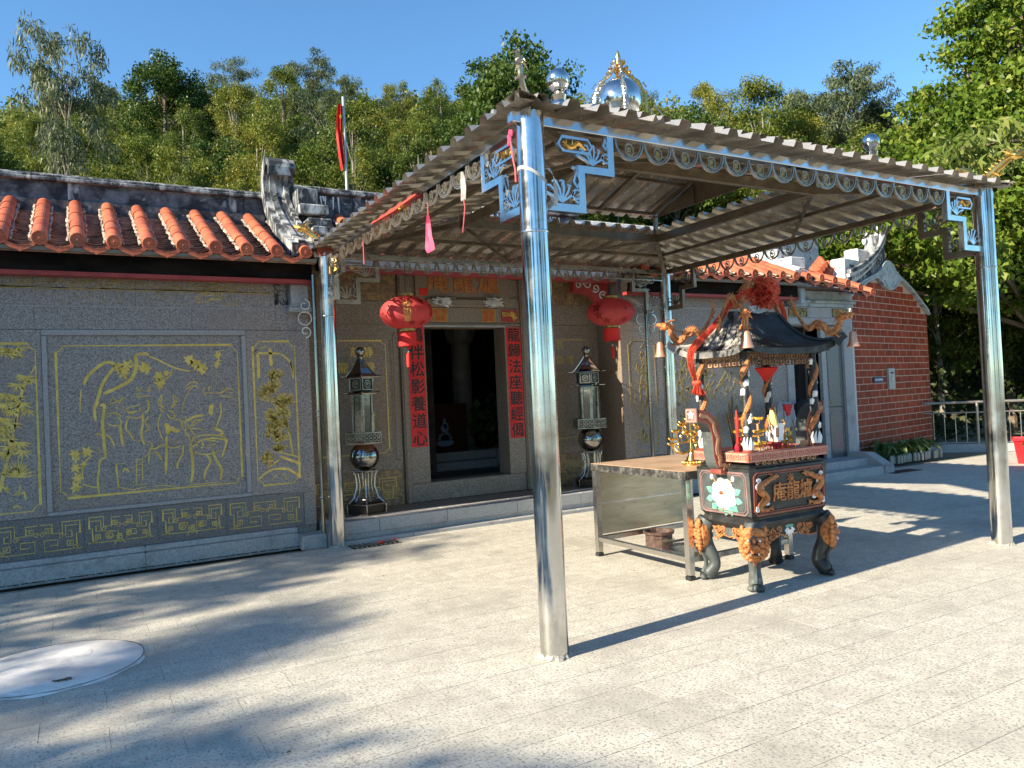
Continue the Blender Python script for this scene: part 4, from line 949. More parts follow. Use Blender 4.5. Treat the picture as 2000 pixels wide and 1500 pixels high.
for k in range(60):
    x = 7.38 + rr.gauss(0, .09); z = rr.uniform(.8, 2.25); b.leaf(x, z, rr.uniform(.5, 2.6), .12, .018, .003, M=Mr)
b.ribbon([(7.3, .8), (7.36, 1.2), (7.3, 1.6), (7.42, 2.1)], .02, .003, M=Mr); b.ribbon([(7.48, .75), (7.42, 1.3), (7.45, 2.2)], .014, .003, M=Mr)
for k in range(170):
    x = rr.choice([8.05, 8.3, 8.7, 9.2]) + rr.gauss(0, .14); z = min(2.2, max(.85, rr.gauss(1.65, .35))); b.leaf(x, z, rr.uniform(0, 6.28), .13, .02, .003, M=Mr)
b.ribbon([(7.95, .85), (8.2, 1.3), (8.1, 1.8), (8.4, 2.2)], .025, .003, M=Mr); b.ribbon([(8.9, .9), (8.8, 1.5), (9.3, 2.1)], .02, .003, M=Mr)
b.build('vine_carving', GOLDD, rw)
for a, c in ((XR + .0, 8.6), (8.6, 10.2)): MB().bb((a + .002, YW - .08, -.03), (c - .002, YW + .02, .213), bev=.008).build('plinth_block', KERB, rw)
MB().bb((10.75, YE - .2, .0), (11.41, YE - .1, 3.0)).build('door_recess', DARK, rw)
MB().bb((10.69, YW + .12, .25), (10.95, YW + .16, 2.60)).build('door_leaf', WOODD, rw)
b = MB(); b.bb((10.25, YW - .50, -.03), (12.0, YW + .05, .25), bev=.012); b.build('door_step', KERB, rw)
b = MB(); b.bb((10.15, YW - .80, -.03), (11.85, YW - .505, .13), bev=.012); b.build('door_step', KERB, rw)
b = MB(); b.add([(11.86, YW - .82, 0), (12.1, YW - .82, 0), (12.1, YW - .1, 0), (11.86, YW - .1, 0), (11.86, YW - .82, .13), (12.1, YW - .82, .13), (12.1, YW - .45, .34), (11.86, YW - .45, .34), (12.1, YW - .1, .34), (11.86, YW - .1, .34)], [(0, 1, 5, 4), (4, 5, 6, 7), (7, 6, 8, 9), (0, 4, 7, 9, 3), (1, 2, 8, 6, 5), (2, 3, 9, 8)]); b.build('step_cheek', KERB, rw)
eave_beam(rw, XR, 10.62)
n_r = 10; tile_roof(rw, 10.0 - n_r * PITCH + .318, n_r, 8.50, 3.375, 10.0, 4.06)
ridge(rw, XR, 10.5, 10.0, 4.05, 4.42, PLASW, posts=(8.2, 9.6))
curl = smooth([(8.60, 3.44, 0), (9.0, 3.60, 0), (9.45, 3.86, 0), (9.8, 4.12, 0), (10.05, 4.42, 0), (10.1, 4.75, 0)], 4); curl = [(p[0], p[1]) for p in curl]
swept_curl(rw, curl, [(10.42, 10.50, .0), (10.502, 10.62, .04), (10.622, 10.72, .0)], .12, PLASW)
for k, (y, z) in enumerate(((9.6, 4.05), (9.3, 3.86), (9.0, 3.68))): MB().box((10.82, y, z), (.34, .32, .2), bev=.015).build('stepped_block', PLASW, rw)
# small lower roof over the side door, its eave dipping to the right
sub = (( 10.62, 8.52, 3.38), (12.35, 8.52, 3.20))
for k in range(6):
    t = k / 5; x = 10.62 + 1.68 * t; z = 3.37 - .02 * t - .19 * t * t
    for q in range(3): inst('cover_tile', cover_me, rw, (x, 8.50 + q * .27, z + q * .10), (.38, 0, 0), (1, 1, 1))
    inst('eave_disc', disc_me, rw, (x, 8.49, z - .002), (0, .2 * k, 0))
    if k < 5:
        for q in range(8): inst('pan_tile', pan_me, rw, (x + .168, 8.52 + q * .09, z - .04 + q * .035 - .02 * t), (.3, .05, 0), (1.1, 1, 1))
        inst('drip_tile', drip_me, rw, (x + .168, 8.50, z - .045 - .02 * t), (0, .08 + .1 * t, 0))
MB().add([(10.6, 8.52, 3.30), (12.32, 8.52, 3.09), (12.32, 9.3, 3.34), (10.6, 9.3, 3.56), (10.6, 8.52, 3.27), (12.32, 8.52, 3.06), (12.32, 9.3, 3.31), (10.6, 9.3, 3.53)], [(0, 1, 2, 3), (7, 6, 5, 4), (0, 4, 5, 1), (1, 5, 6, 2), (2, 6, 7, 3), (3, 7, 4, 0)]).build('roof_deck', mat('purple_brown_boards', (.10, .045, .04), .7), rw)
b = MB(); b.bb((10.75, YW - .02, 2.935), (12.35, YW + .1, 3.0), bev=.008); b.bb((10.72, YW - .06, 3.0), (12.38, YW + .1, 3.05), bev=.01); b.bb((10.85, YW - .0, 3.05), (12.36, YW + .1, 3.22)); b.build('plaster_cornice', PLBLU, rw)
MB().bb((10.63, YW - .28, 2.95), (10.74, YW + .05, 3.2)).build('cornice_end', PLBLU, rw)
b = MB(); b.bb((10.36, YW - .03, 2.95), (10.62, YW, 3.14)); b.build('carved_bracket', PLASD, rw)
b = MB(); pattern_noise(b, 10.38, 10.6, 2.97, 3.12, 20, WALLY(0, YW - .03, 0), .010, 7, .12, .01); b.build('bracket_relief', PLASW, rw)
# long white ridge climbing behind, up to the annex
b = MB(); b.add([(10.9, 10.35, 3.5), (14.0, 10.9, 3.5), (14.0, 10.9, 4.82), (10.9, 10.35, 4.25), (10.9, 10.6, 3.5), (14.0, 11.15, 3.5), (14.0, 11.15, 4.82), (10.9, 10.6, 4.25)], [(0, 1, 2, 3), (7, 6, 5, 4), (0, 4, 5, 1), (1, 5, 6, 2), (2, 6, 7, 3), (3, 7, 4, 0)]); b.build('parapet_wall', PLASW, rw)
for k in range(5):
    t0, t1 = k / 5, (k + 1) / 5 - .004; f = lambda t: V((10.9 + 3.1 * t, 10.30 + .55 * t, 4.25 + .57 * t))
    b = MB(); b.tube([f(t0) + V((0, .1, .06)), f(t1) + V((0, .1, .06))], .07, 8); b.tube([f(t0) + V((0, .0, .0)), f(t1) + V((0, .0, .0))], .035, 4, sq=True); b.build('parapet_cap', PLASW, rw)
b = MB()
for k in range(7): b.tube([(12.2 + k * .10, 9.55 + .02 * k, 3.62 + .07 * (k % 4)), (12.5 + k * .08, 9.9, 3.82 + .07 * (k % 4))], .06, 8)
b.build('stacked_spare_tile', TERRA, rw)
# ---------------------------------------------------------------- BRICK ANNEX
BA = atan2(.746, 3.63); bo = V((12.967, 9.439, 0)); BW = 3.72
ba = thing('brick_annex', 'small gabled annex with red brick wall and blue grey plaster trim', 'building', bo, BA)
MBk = WALLY(0, 0, 0)
gab = [(0, .12), (BW, .12), (BW, 3.05), (BW - .3, 3.28), (2.9, 3.52), (2.35, 3.72), (1.75, 3.80), (1.15, 3.70), (.55, 3.5), (.1, 3.38), (0, 3.3)]
MB().prism(gab, .3, M=MBk, z0=-.301).build('wall_core', MORT, ba)
def gtop(x):
    P = [(0, 3.34), (.47, 3.50), (1.25, 3.72), (1.72, 3.78), (2.15, 3.74), (2.85, 3.52), (BW, 3.10)]
    for (a, za), (c, zc) in zip(P[:-1], P[1:]):
        if a <= x <= c: return za + (zc - za) * (x - a) / (c - a)
    return 3.1
bl, bh, jt = .358, .1365, .017
bm = MB().box((0, .0, 0), (bl - jt * 1.6, .022, bh - jt), bev=.0015).mesh('brick', BRICK); hm = {}
row = 0; z = .16
while z < 3.8:
    x = -(.5 * bl if row % 2 else 0) + .02
    while x < BW:
        a, c = max(x, 0.012), min(x + bl, BW - .005)
        zc = z + bh / 2; top = min(gtop(min(max(a, 0), BW)), gtop(min(max(c, 0), BW)))
        if c - a > .05 and zc + bh * .3 < top:
            if c - a > bl - .002: inst('brick', bm, ba, ((a + c) / 2, .0065 + random.uniform(-.0015, .0015), zc))
            else:
                key = round((c - a), 2)
                if key not in hm: hm[key] = MB().box((0, .0, 0), (c - a - jt * 1.6, .022, bh - jt), bev=.0015).mesh('brick', BRICK)
                inst('brick', hm[key], ba, ((a + c) / 2, .0065, zc))
        x += bl
    row += 1; z += bh
# trim following the gable, with the drooping pendant at the top
tr = smooth([(-.06, 3.36, 0), (.47, 3.56, 0), (1.25, 3.80, 0), (1.55, 4.0, 0), (1.72, 4.06, 0), (1.95, 4.0, 0), (2.2, 3.82, 0), (2.85, 3.58, 0), (BW + .05, 3.12, 0)], 4); tr = [(p[0], p[1]) for p in tr]
lowr = smooth([(-.06, 3.22, 0), (.47, 3.46, 0), (1.02, 3.64, 0), (1.2, 3.64, 0), (1.38, 3.52, 0), (1.70, 3.44, 0), (1.98, 3.50, 0), (2.2, 3.66, 0), (2.4, 3.66, 0), (2.85, 3.48, 0), (BW + .05, 3.0, 0)], 4); lowr = [(p[0], p[1]) for p in lowr]
MB().prism(lowr + tr[::-1], .05, M=MBk, z0=.012).build('gable_plaster', PLBLU, ba)
b = MB(); b.ribbon([(x, z_ + .02) for x, z_ in lowr], .03, .02, M=MBk, z0=.062); b.ribbon(arc(1.70, 3.70, .23, 200, 340, 10, .2), .03, .02, M=MBk, z0=.063); b.build('gable_moulding', PLBLU, ba)
MB().bb((-.07, -.03, .0), (-.005, .0, 3.3)).build('corner_trim', mat('white_trim_paint', (.6, .6, .58), .6), ba)
MB().bb((-.09, -.06, -.02), (BW + .02, .0, .155), bev=.006).build('plinth_block', mat('blue_grey_cement', (.13, .15, .16), .8, col2=(.2, .22, .23), scale=4), ba)
MB().bb((-.08, .012, 0), (-.0, 2.4, 3.3)).build('side_wall', PLBLU, ba); MB().bb((BW, .012, 0), (BW + .06, 2.4, 3.0)).build('side_wall', BRICK, ba)
cop = smooth([(-.35, 3.40, 0), (.15, 3.54, 0), (.70, 3.78, 0), (1.12, 4.04, 0), (1.38, 4.28, 0), (1.50, 4.48, 0), (1.50, 4.62, 0)], 5)
cor = smooth([(1.62, 4.30, 0), (1.95, 4.12, 0), (2.4, 3.92, 0), (3.0, 3.66, 0), (BW + .15, 3.24, 0)], 4)
for q, (dz, w_, yy) in enumerate(((.03, .07, -.05), (.11, .07, -.12), (.19, .06, -.17), (.26, .07, -.20))):
    for cc in (cop,):
        if cc is cor and q > 0: continue
        pts = []
        for i, p in enumerate(cc):
            a_ = cc[max(0, i - 1)]; c_ = cc[min(len(cc) - 1, i + 1)]; d_ = V((c_[0] - a_[0], c_[1] - a_[1])).normalized(); pts.append((p[0] - d_.y * dz * 1.0, yy, p[1] + d_.x * dz * 1.0 - (.12 if cc is cor else .0)))
        MB().tube(pts, w_ / 2, 4, sq=True).build('gable_coping', PLASW if q % 2 == 0 else PLAST, ba)
MB().prism([(p[0], p[1]) for p in cop] + [(1.75, 4.2), (1.62, 3.9), (1.0, 3.6), (.4, 3.4), (-.3, 3.3)], .3, M=MBk, z0=-.3).build('gable_shoulder', PLAST, ba)
MB().bb((-.1, .02, 3.42), (.55, .3, 3.98), bev=.02).build('shoulder_block', PLASW, ba); MB().bb((.1, .0, 3.72), (.26, .018, 3.86)).build('block_niche', PLASD, ba); MB().bb((.5, .02, 3.9), (1.0, .3, 4.22), bev=.03).build('shoulder_block', PLASW, ba)
MB().add([(-.02, .3, 3.3), (1.7, .3, 3.72), (1.7, 2.4, 3.72), (-.02, 2.4, 3.3), (BW, .3, 3.0), (BW, 2.4, 3.0)], [(0, 1, 2, 3), (1, 4, 5, 2)]).build('roof_slope', PLASD, ba)
b = MB(); b.ball((1.02, .1, 4.42), .07, 8, 6, (1, .8, 1.3)); b.ball((1.04, .08, 4.55), .045, 8, 6); b.tube([(.9, -.1, 4.15), (.78, -.1, 4.28), (.82, -.1, 4.44)], [.07, .05, .02], 6); b.tube([(1.1, -.1, 4.5), (1.16, -.1, 4.70)], [.04, .01], 6); b.build('ridge_lion', PLASW, ba)
# switch box and blue sign
sb = thing('switch_box', 'white electric meter box fixed to the red brick wall', 'meter box', bo + V((cos(BA) * 1.60, sin(BA) * 1.60, 1.61)) + V((sin(BA), -cos(BA), 0)) * .03, BA)
MB().box((0, 0, 0), (.30, .045, .44), bev=.012).build('box_body', mat('grey_white_plastic', (.42, .42, .38), .5), sb); MB().box((.0, -.03, .12), (.13, .006, .03)).build('slot', INK, sb)
b = MB(RX(pi / 2)); b.lathe([(.055, .022), (.06, .03), (.05, .038), (0, .038)], 14, sm=True); b.build('dial', mat('grey_white_plastic2', (.5, .5, .46), .4), sb)
bs = thing('wall_sign', 'small dark blue sign with white lettering on the red brick wall', 'sign', bo + V((cos(BA) * 1.02, sin(BA) * 1.02, 1.60)) + V((sin(BA), -cos(BA), 0)) * .022, BA)
MB().box((0, 0, 0), (.42, .012, .12)).build('sign_plate', mat('blue_enamel', (.03, .045, .16), .4), bs)
b = MB()
for k in range(9): b.box((-.16 + k * .04, -.0065, random.uniform(-.004, .004)), (random.uniform(.016, .03), .002, random.uniform(.02, .045)))
b.build('sign_lettering', WHIT, bs)
# ================================================================ STEEL CANOPY
cn = thing('steel_canopy', 'stainless steel canopy on four round poles with corrugated roof and scrollwork', 'canopy', (0, 0, 0))
CX0, CX1, CY0, CY1 = 2.485, 7.495, 3.985, 8.50; EZ = 3.36     # pole centres, eave height
EX0, EX1, EY0, EY1 = 2.30, 7.68, 3.80, 8.69
IX0, IX1, IY0, IY1, IZ = 3.64, 6.34, 4.96, 7.30, 3.56
# poles, each standing in a rough mortar collar
pole_dent = [0.0875] * 2
for (x, y, lab) in ((CX0, CY0, 'near left pole with plastic tape tied round it'), (CX0, CY1, None), (CX1, CY0, None), (CX1, CY1, None)):
    b = MB(); b.lathe([(.0875 + .0006 * sin(k * 2.1), 3.35 * k / 14) for k in range(15)], 48, c=(x, y, 0)); p = b.build('pole', STEEL, cn)
    if lab: p['label'] = lab
    b = MB(); n_ = 26; ro_ = [.100 + random.uniform(-.008, .02) for _ in range(n_)]; vs = [(x + r_ * cos(2 * pi * k / n_), y + r_ * sin(2 * pi * k / n_), .001) for k, r_ in enumerate(ro_)] + [(x + .089 * cos(2 * pi * k / n_), y + .089 * sin(2 * pi * k / n_), random.uniform(.006, .035)) for k in range(n_)]; b.add(vs, [(k, (k + 1) % n_, n_ + (k + 1) % n_, n_ + k) for k in range(n_)]); b.build('mortar_collar', mat('dirty_mortar', (.26, .25, .22), .9, col2=(.42, .40, .36), scale=30, bump=.6), cn)
    MB().lathe([(.089, 2.60), (.0905, 2.605), (.0905, 2.612), (.089, 2.617)], 40, c=(x, y, 0)).build('pole_weld', STEEL, cn)
# eave beams (square tube), front face
def sqbeam(a, c, w, m, name='eave_beam'):
    return MB().tube([a, c], w / 2, 4, sq=True).build(name, m, cn)
hb = .045
MB().bb((CX0 - .14, CY0 - .03, 3.28), (CX1 + .14, CY0 + .03, 3.345), bev=.004).build('eave_beam', STEEL, cn)
MB().bb((CX0 - .14, CY1 - .03, 3.28), (CX1 + .14, CY1 + .03, 3.345), bev=.004).build('eave_beam', STEELR, cn)
MB().bb((CX0 - .03, CY0 + .032, 3.279), (CX0 + .03, CY1 - .032, 3.343), bev=.004).build('eave_beam', STEEL, cn)
MB().bb((CX1 - .03, CY0 + .032, 3.279), (CX1 + .03, CY1 - .032, 3.343), bev=.004).build('eave_beam', BEAM, cn)
MB().bb((CX0, CY1 - .045, 3.18), (CX1, CY1 - .03, 3.195)).build('lower_rail', STEELR, cn)
# inner ring beams and rafters
for a, c in (((IX0, IY0), (IX1, IY0)), ((IX0, IY1), (IX1, IY1))): MB().bb((a[0] - .03, a[1] - .025, IZ - .12), (c[0] + .03, c[1] + .025, IZ - .02), bev=.004).build('ring_beam', BEAM, cn)
for x in (IX0, IX1): MB().bb((x - .025, IY0 + .027, IZ - .119), (x + .025, IY1 - .027, IZ - .021), bev=.004).build('ring_beam', BEAM, cn)
for (a, c) in (((CX0, CY0), (IX0, IY0)), ((CX1, CY0), (IX1, IY0)), ((CX0, CY1), (IX0, IY1)), ((CX1, CY1), (IX1, IY1))):
    MB().tube([(a[0], a[1], 3.32), (c[0], c[1], IZ - .07)], .025, 4, sq=True).build('hip_rafter', BEAM, cn)
zmid = (3.34 + IZ) / 2 - .03; mx_ = (CX0 + IX0) / 2, (CX1 + IX1) / 2; my_ = (CY0 + IY0) / 2, (CY1 + IY1) / 2
for a, c in (((mx_[0], my_[0]), (mx_[1], my_[0])), ((mx_[0], my_[1]), (mx_[1], my_[1])), ((mx_[0], my_[0]), (mx_[0], my_[1])), ((mx_[1], my_[0]), (mx_[1], my_[1]))):
    MB().tube([(a[0], a[1], zmid), (c[0], c[1], zmid)], .018, 4, sq=True).build('purlin', BEAM, cn)
for x0_, y0_, x1_, y1_ in ((CX1, 6.2, IX1, IY0), (CX0, 6.2, IX0, IY0), (4.9, CY0, IX0, IY0), (4.9, CY1, IX0, IY1), (4.9, CY1, IX1, IY1)):
    MB().tube([(x0_, y0_, 3.33), (x1_, y1_, IZ - .08)], .015, 4, sq=True).build('brace', BEAM, cn)
for x in (IX0, (IX0 + IX1) / 2 - .35, IX1):
    for y in (IY0, IY1): MB().tube([(x, y, IZ - .02), (x, y, 3.80)], .022, 4, sq=True).build('short_post', BEAM, cn)
# corrugated sheets: trapezoid ribs running up the slope
RP, RWd, RH = .225, .075, .048
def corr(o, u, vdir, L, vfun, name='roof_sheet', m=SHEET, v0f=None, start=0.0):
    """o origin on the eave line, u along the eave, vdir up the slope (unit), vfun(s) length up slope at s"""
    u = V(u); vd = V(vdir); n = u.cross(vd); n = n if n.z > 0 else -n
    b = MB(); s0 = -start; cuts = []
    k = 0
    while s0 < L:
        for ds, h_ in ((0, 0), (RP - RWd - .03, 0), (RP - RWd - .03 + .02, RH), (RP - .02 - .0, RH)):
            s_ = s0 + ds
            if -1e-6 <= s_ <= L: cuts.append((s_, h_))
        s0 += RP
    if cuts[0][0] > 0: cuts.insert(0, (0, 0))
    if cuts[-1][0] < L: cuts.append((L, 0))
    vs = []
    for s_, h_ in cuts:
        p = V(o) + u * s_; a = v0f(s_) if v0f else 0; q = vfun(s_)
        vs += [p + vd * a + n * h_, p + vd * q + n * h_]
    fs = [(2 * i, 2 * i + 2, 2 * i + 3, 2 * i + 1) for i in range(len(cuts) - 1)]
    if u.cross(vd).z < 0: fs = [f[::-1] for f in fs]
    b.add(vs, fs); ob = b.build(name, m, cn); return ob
def skirt(o, u, vd_h, L, depth):
    sl = V((vd_h[0] * depth, vd_h[1] * depth, IZ - EZ + .02)); Ls = sl.length; vd = sl.normalized()
    nsh = 5; w_ = L / nsh
    for i in range(nsh):
        s0 = i * w_; f = lambda s_, s0=s0: max(0.004, Ls * min(1.0, (s0 + s_) / depth, (L - s0 - s_) / depth))
        corr(V(o) + V(u) * s0 + V((0, 0, .002 * (i % 2))), u, vd, w_ + .0, f, start=(s0 % RP))
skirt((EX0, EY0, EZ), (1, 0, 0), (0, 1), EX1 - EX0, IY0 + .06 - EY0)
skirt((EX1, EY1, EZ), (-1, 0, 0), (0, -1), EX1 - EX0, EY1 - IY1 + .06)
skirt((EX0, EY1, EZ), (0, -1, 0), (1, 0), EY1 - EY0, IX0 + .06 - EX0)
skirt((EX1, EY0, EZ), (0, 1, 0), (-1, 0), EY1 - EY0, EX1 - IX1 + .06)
for (a, c) in (((EX0, EY0), (IX0, IY0)), ((EX1, EY0), (IX1, IY0)), ((EX0, EY1), (IX0, IY1)), ((EX1, EY1), (IX1, IY1))):
    b = MB(); a3 = V((*a, EZ + .035)); c3 = V((*c, IZ + .05)); d = (c3 - a3).normalized(); sd = V((-d.y, d.x, 0)).normalized() * .09
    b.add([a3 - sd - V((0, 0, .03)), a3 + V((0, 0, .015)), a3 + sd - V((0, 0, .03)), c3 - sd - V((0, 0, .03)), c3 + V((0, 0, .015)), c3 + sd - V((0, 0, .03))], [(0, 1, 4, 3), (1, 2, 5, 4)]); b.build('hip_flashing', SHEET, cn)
# upper gable roof, ridge along X
UX0, UX1, UYc, UZ, UR = 3.42, 6.50, 6.13, 3.80, 4.22; UY0, UY1 = 4.72, 7.54
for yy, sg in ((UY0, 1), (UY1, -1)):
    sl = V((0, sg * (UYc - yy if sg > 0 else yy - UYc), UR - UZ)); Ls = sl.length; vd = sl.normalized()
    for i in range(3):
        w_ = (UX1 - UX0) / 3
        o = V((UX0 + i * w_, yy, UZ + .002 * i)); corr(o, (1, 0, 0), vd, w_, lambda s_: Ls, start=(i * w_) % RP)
for x in (IX0 + .02, (IX0 + IX1) / 2 - .3, (IX0 + IX1) / 2 + .5, IX1 - .04):
    MB().tube([(x, IY0 - .05, 3.79), (x, UYc, UR - .04), (x, IY1 + .05, 3.79)], .022, 4, sq=True).build('gable_rafter', BEAM, cn)
for y in (5.55, 6.7): MB().tube([(UX0 + .05, y, UR - .04 - abs(y - UYc) * .30), (UX1 - .05, y, UR - .04 - abs(y - UYc) * .30)], .018, 4, sq=True).build('purlin', BEAM, cn)
for y in (IY0, IY1): MB().tube([(IX0, y, 3.80), (IX1, y, 3.80)], .02, 4, sq=True).build('plate_beam', BEAM, cn)
for x in (IX1,):
    MB().add([(x, IY0, 3.76), (x, IY1, 3.76), (x, UYc, UR - .03), (x + .01, IY0, 3.76), (x + .01, IY1, 3.76), (x + .01, UYc, UR - .03)], [(0, 1, 2), (5, 4, 3), (0, 3, 4, 1), (1, 4, 5, 2), (2, 5, 3, 0)]).build('gable_sheet', BEAM, cn)
    for y in (5.6, 6.6): MB().tube([(x - .012, y, 3.77), (x - .012, y, 4.05 - .0 * y)], .008, 4, sq=True).build('gable_stud', BEAM, cn)
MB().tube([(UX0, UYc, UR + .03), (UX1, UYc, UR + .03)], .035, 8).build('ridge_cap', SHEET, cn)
# scalloped trim under the eaves
sc_l = MB(); sc_l.ribbon(arc(0, 0, .119, 180, 360, 14, .130), .010, .016); sc_l.ribbon(arc(0, 0, .106, 180, 360, 14, .115), .006, .010)
scal_me = sc_l.mesh('scallop', TRIM)
ob_ = MB(); ob_.ribbon([(.034 * cos(a) , -.062 + .045 * sin(a)) for a in [pi / 8 + k * pi / 4 for k in range(8)]], .007, .014, closed=True)
oct_me = ob_.mesh('octagon_ring', TRIM)
rs = MB(); rs.ribbon(spiral(0, -.058, .018, .004, 90, 1.5, 16), .006, .010); rs.ribbon([(0, -.125), (0, -.08)], .005, .010); rs.leaf(0, -.105, .9, .03, .008, .008); rs.leaf(0, -.105, 2.2, .03, .008, .008)
ros_me = rs.mesh('gilt_curl', mat('dull_gilt', (.5, .36, .13), .35, metal=.8)); ros_gd = rs.mesh('gilt_curl', GOLDM)
def trim_run(o, rz, L, gd):
    n = int(round(L / .25)); w_ = L / n
    for k in range(n):
        p = V(o) + V((cos(rz), sin(rz), 0)) * (w_ * (k + .5))
        s_ = inst('scallop', scal_me, cn, p, (pi / 2, 0, rz), (w_ / .25, 1, 1))
        inst('octagon_ring', oct_me, s_, (0, 0, .001)); inst('gilt_curl', gd, s_, (0, 0, .003))
trim_run((CX0 + .64, CY0 - .005, 3.275), 0, CX1 - CX0 - 1.28, ros_me)
trim_run((CX0 + .60, CY1 - .03, 3.275), 0, CX1 - CX0 - 1.2, ros_me)
trim_run((CX0 - .005, CY1 - .60, 3.275), -pi / 2, CY1 - CY0 - 1.2, ros_gd)
trim_run((CX1 - .005, CY1 - .64, 3.275), -pi / 2, CY1 - CY0 - 1.28, ros_me)
# stepped corner brackets
def bracket(o, rz, m, wide=.05):
    o = V(o); Mb = T(*o) @ RZ(rz) @ RX(pi / 2)      # local u outwards from the pole, v up
    b = MB(); w_ = wide
    pts = [(.09, -.50), (.36, -.50), (.36, -.24), (.60, -.24), (.60, 0)]
    b.ribbon(pts, w_, .05, M=Mb, z0=-.025); fr = b.build('bracket_frame', m, cn)
    for (cx, cz, s_) in ((.24, -.46, .9), (.49, -.20, .85)):
        b = MB()
        for k in range(6):
            a = R(35 + k * 24); L = .155 * s_ * (1 - .04 * abs(k - 2.5)); x1 = cx - .03 + cos(a) * L; z1 = cz + sin(a) * L
            b.ribbon([(cx - .03, cz), (cx - .03 + cos(a) * L * .6 + .01, cz + sin(a) * L * .6), (x1, z1), (x1 - .02, z1 - .0)], .016 * s_, .018, M=Mb, z0=-.012 + .001 * k)
        b.ribbon([(cx + .085 + a_, cz + .05 + c_) for a_, c_ in spiral(0, 0, .05, .012, -90, 1.4, 16)], .013, .016, M=Mb, z0=-.010)
        b.ribbon([(cx + .13, cz + .06), (cx + .07, cz + .14), (cx + .10, cz + .22), (cx + .06, cz + .235)], .016, .016, M=Mb, z0=-.011)
        b.ribbon([(cx - .13, cz - .02), (cx + .11, cz - .02)], .012, .016, M=Mb, z0=-.013)
        b.build('shell_scroll', m, cn)
    Mo = Mb @ T(.33, -.085, 0)
    b = MB(); b.ribbon([(-.13, 0), (-.10, .045), (.10, .045), (.13, 0), (.10, -.045), (-.10, -.045)], .014, .025, M=Mo, closed=True, z0=-.0125); b.build('plaque_frame', m, cn)
    b = MB(); b.tube([Mo @ V((x, .018 * sin(x * 50), 0)) for x in np.linspace(-.09, .09, 14)], [.006 + .010 * sin(pi * k / 13) for k in range(14)], 6)
    for k in range(8): b.tube([Mo @ V((-.08 + k * .022, 0, 0)), Mo @ V((-.09 + k * .025, .03 * (1 if k % 2 else -1), .004))], [.006, .002], 4)
    b.build('gilt_dragon', GOLDM if m is STEEL else MATS['dull_gilt'], cn)
for px, sx, mx1 in ((CX0, 0, STEEL), (CX1, pi, STEEL)):
    bracket((px, CY0, 3.28), sx, STEEL); bracket((px, CY1, 3.28), sx, TRIM)
bracket((CX0, CY0, 3.28), pi / 2, STEEL); bracket((CX1, CY0, 3.28), pi / 2, BEAM, .06)
bracket((CX0, CY1, 3.28), -pi / 2, STEELR); bracket((CX1, CY1, 3.28), -pi / 2, BEAM, .06)
# finial balls on the hips, dome with gilt crown on the ridge
for x, y in ((3.20, 4.70), (6.85, 4.66)):
    zb = 3.50
    b = MB(); b.lathe([(.055, -.02), (.06, .12), (.04, .16), (.05, .20), (.075, .24), (.07, .27), (.05, .30), (.062, .34), (.035, .37)], 18, c=(x, y, zb)); b.build('finial_neck', STEEL, cn)
    MB().ball((x, y, zb + .46 if x < 5 else zb + .44), .088 if x < 5 else .082, 24, 16).build('finial_ball', STEEL, cn)
b = MB()
for k in range(14): b.ball((3.33 + .012 * k, 4.80 + .012 * k, 3.80 - .012 * k + .03 * sin(k * 2)), .016, 6, 4)
b.tube([(3.3, 4.8, 3.5), (3.36, 4.86, 3.72)], [.04, .02], 6); b.build('hip_blossom', CHAMP, cn)
b = MB()
for q in range(4): b.tube([(6.7 - .0 - .16 * q + c_ * .0 + a_, 4.66 + .0, 3.66 + c_) for a_, c_ in spiral(0, 0, .085, .02, 180 * (q % 2), 1.1, 14)], .010, 5)
b.build('hip_scroll', CHAMP, cn)
DX, DY, DZ = 4.93, 6.13, 4.585
MB().ball((DX, DY, DZ), .235, 32, 20).build('dome', STEEL, cn)
MB().lathe([(.24, -.34), (.26, -.28), (.22, -.2), (.18, -.14)], 24, c=(DX, DY, DZ)).build('dome_base', STEELR, cn)
for k in range(4):
    a0 = R(62) + k * pi / 2; c_, s_ = cos(a0), sin(a0); P = lambda r_, z_: (DX + c_ * r_, DY + s_ * r_, DZ + z_)
    b = MB(); b.tube([P(.262, -.22), P(.268, -.05), P(.262, .06), P(.20, .20), P(.10, .27), P(.04, .34), P(.0, .45)], [.016, .016, .018, .018, .016, .014, .008], 6)
    b.tube([P(.262, .06), P(.17, .10), P(.08, .12), P(.02, .17)], .009, 5); b.tube([P(.22, .14), P(.12, .20), P(.05, .22)], .009, 5)
    for q in range(9): t = q / 8; b.ball(P(.268 - .21 * t, .06 + .32 * t ** 1.3 + .02), .023, 6, 4)
    for q in range(5): b.tube([P(.09 - .015 * q, .27 + .035 * q), P(.12 - .015 * q, .30 + .035 * q)], [.012, .001], 4)
    for q in range(9): b.ball(P(.272, -.22 + q * .035), .018, 5, 4)
    b.tube([P(.262, .02), P(.20, .05), P(.12, .03), P(.06, .08)], .010, 5); b.tube([P(.25, .10), P(.21, .16), P(.25, .19), P(.28, .14)], .009, 5)
    b.build('gilt_crown_rib', GOLDM if k in (0, 3) else CHAMP, cn)
    b = MB()
    b.tube([P(.27, .0), P(.33, .05), P(.37, .0), P(.36, -.07), P(.42, -.13), P(.44, -.2), P(.40, -.24), P(.37, -.2)], .009, 5); b.tube([P(.27, -.05), P(.33, -.12), P(.30, -.2), P(.36, -.27)], .008, 5); b.build('side_scroll', STEELR, cn)
b = MB(); b.tube([(DX, DY, DZ + .38), (DX, DY, DZ + .46), (DX, DY, DZ + .54)], [.02, .03, .004], 10)
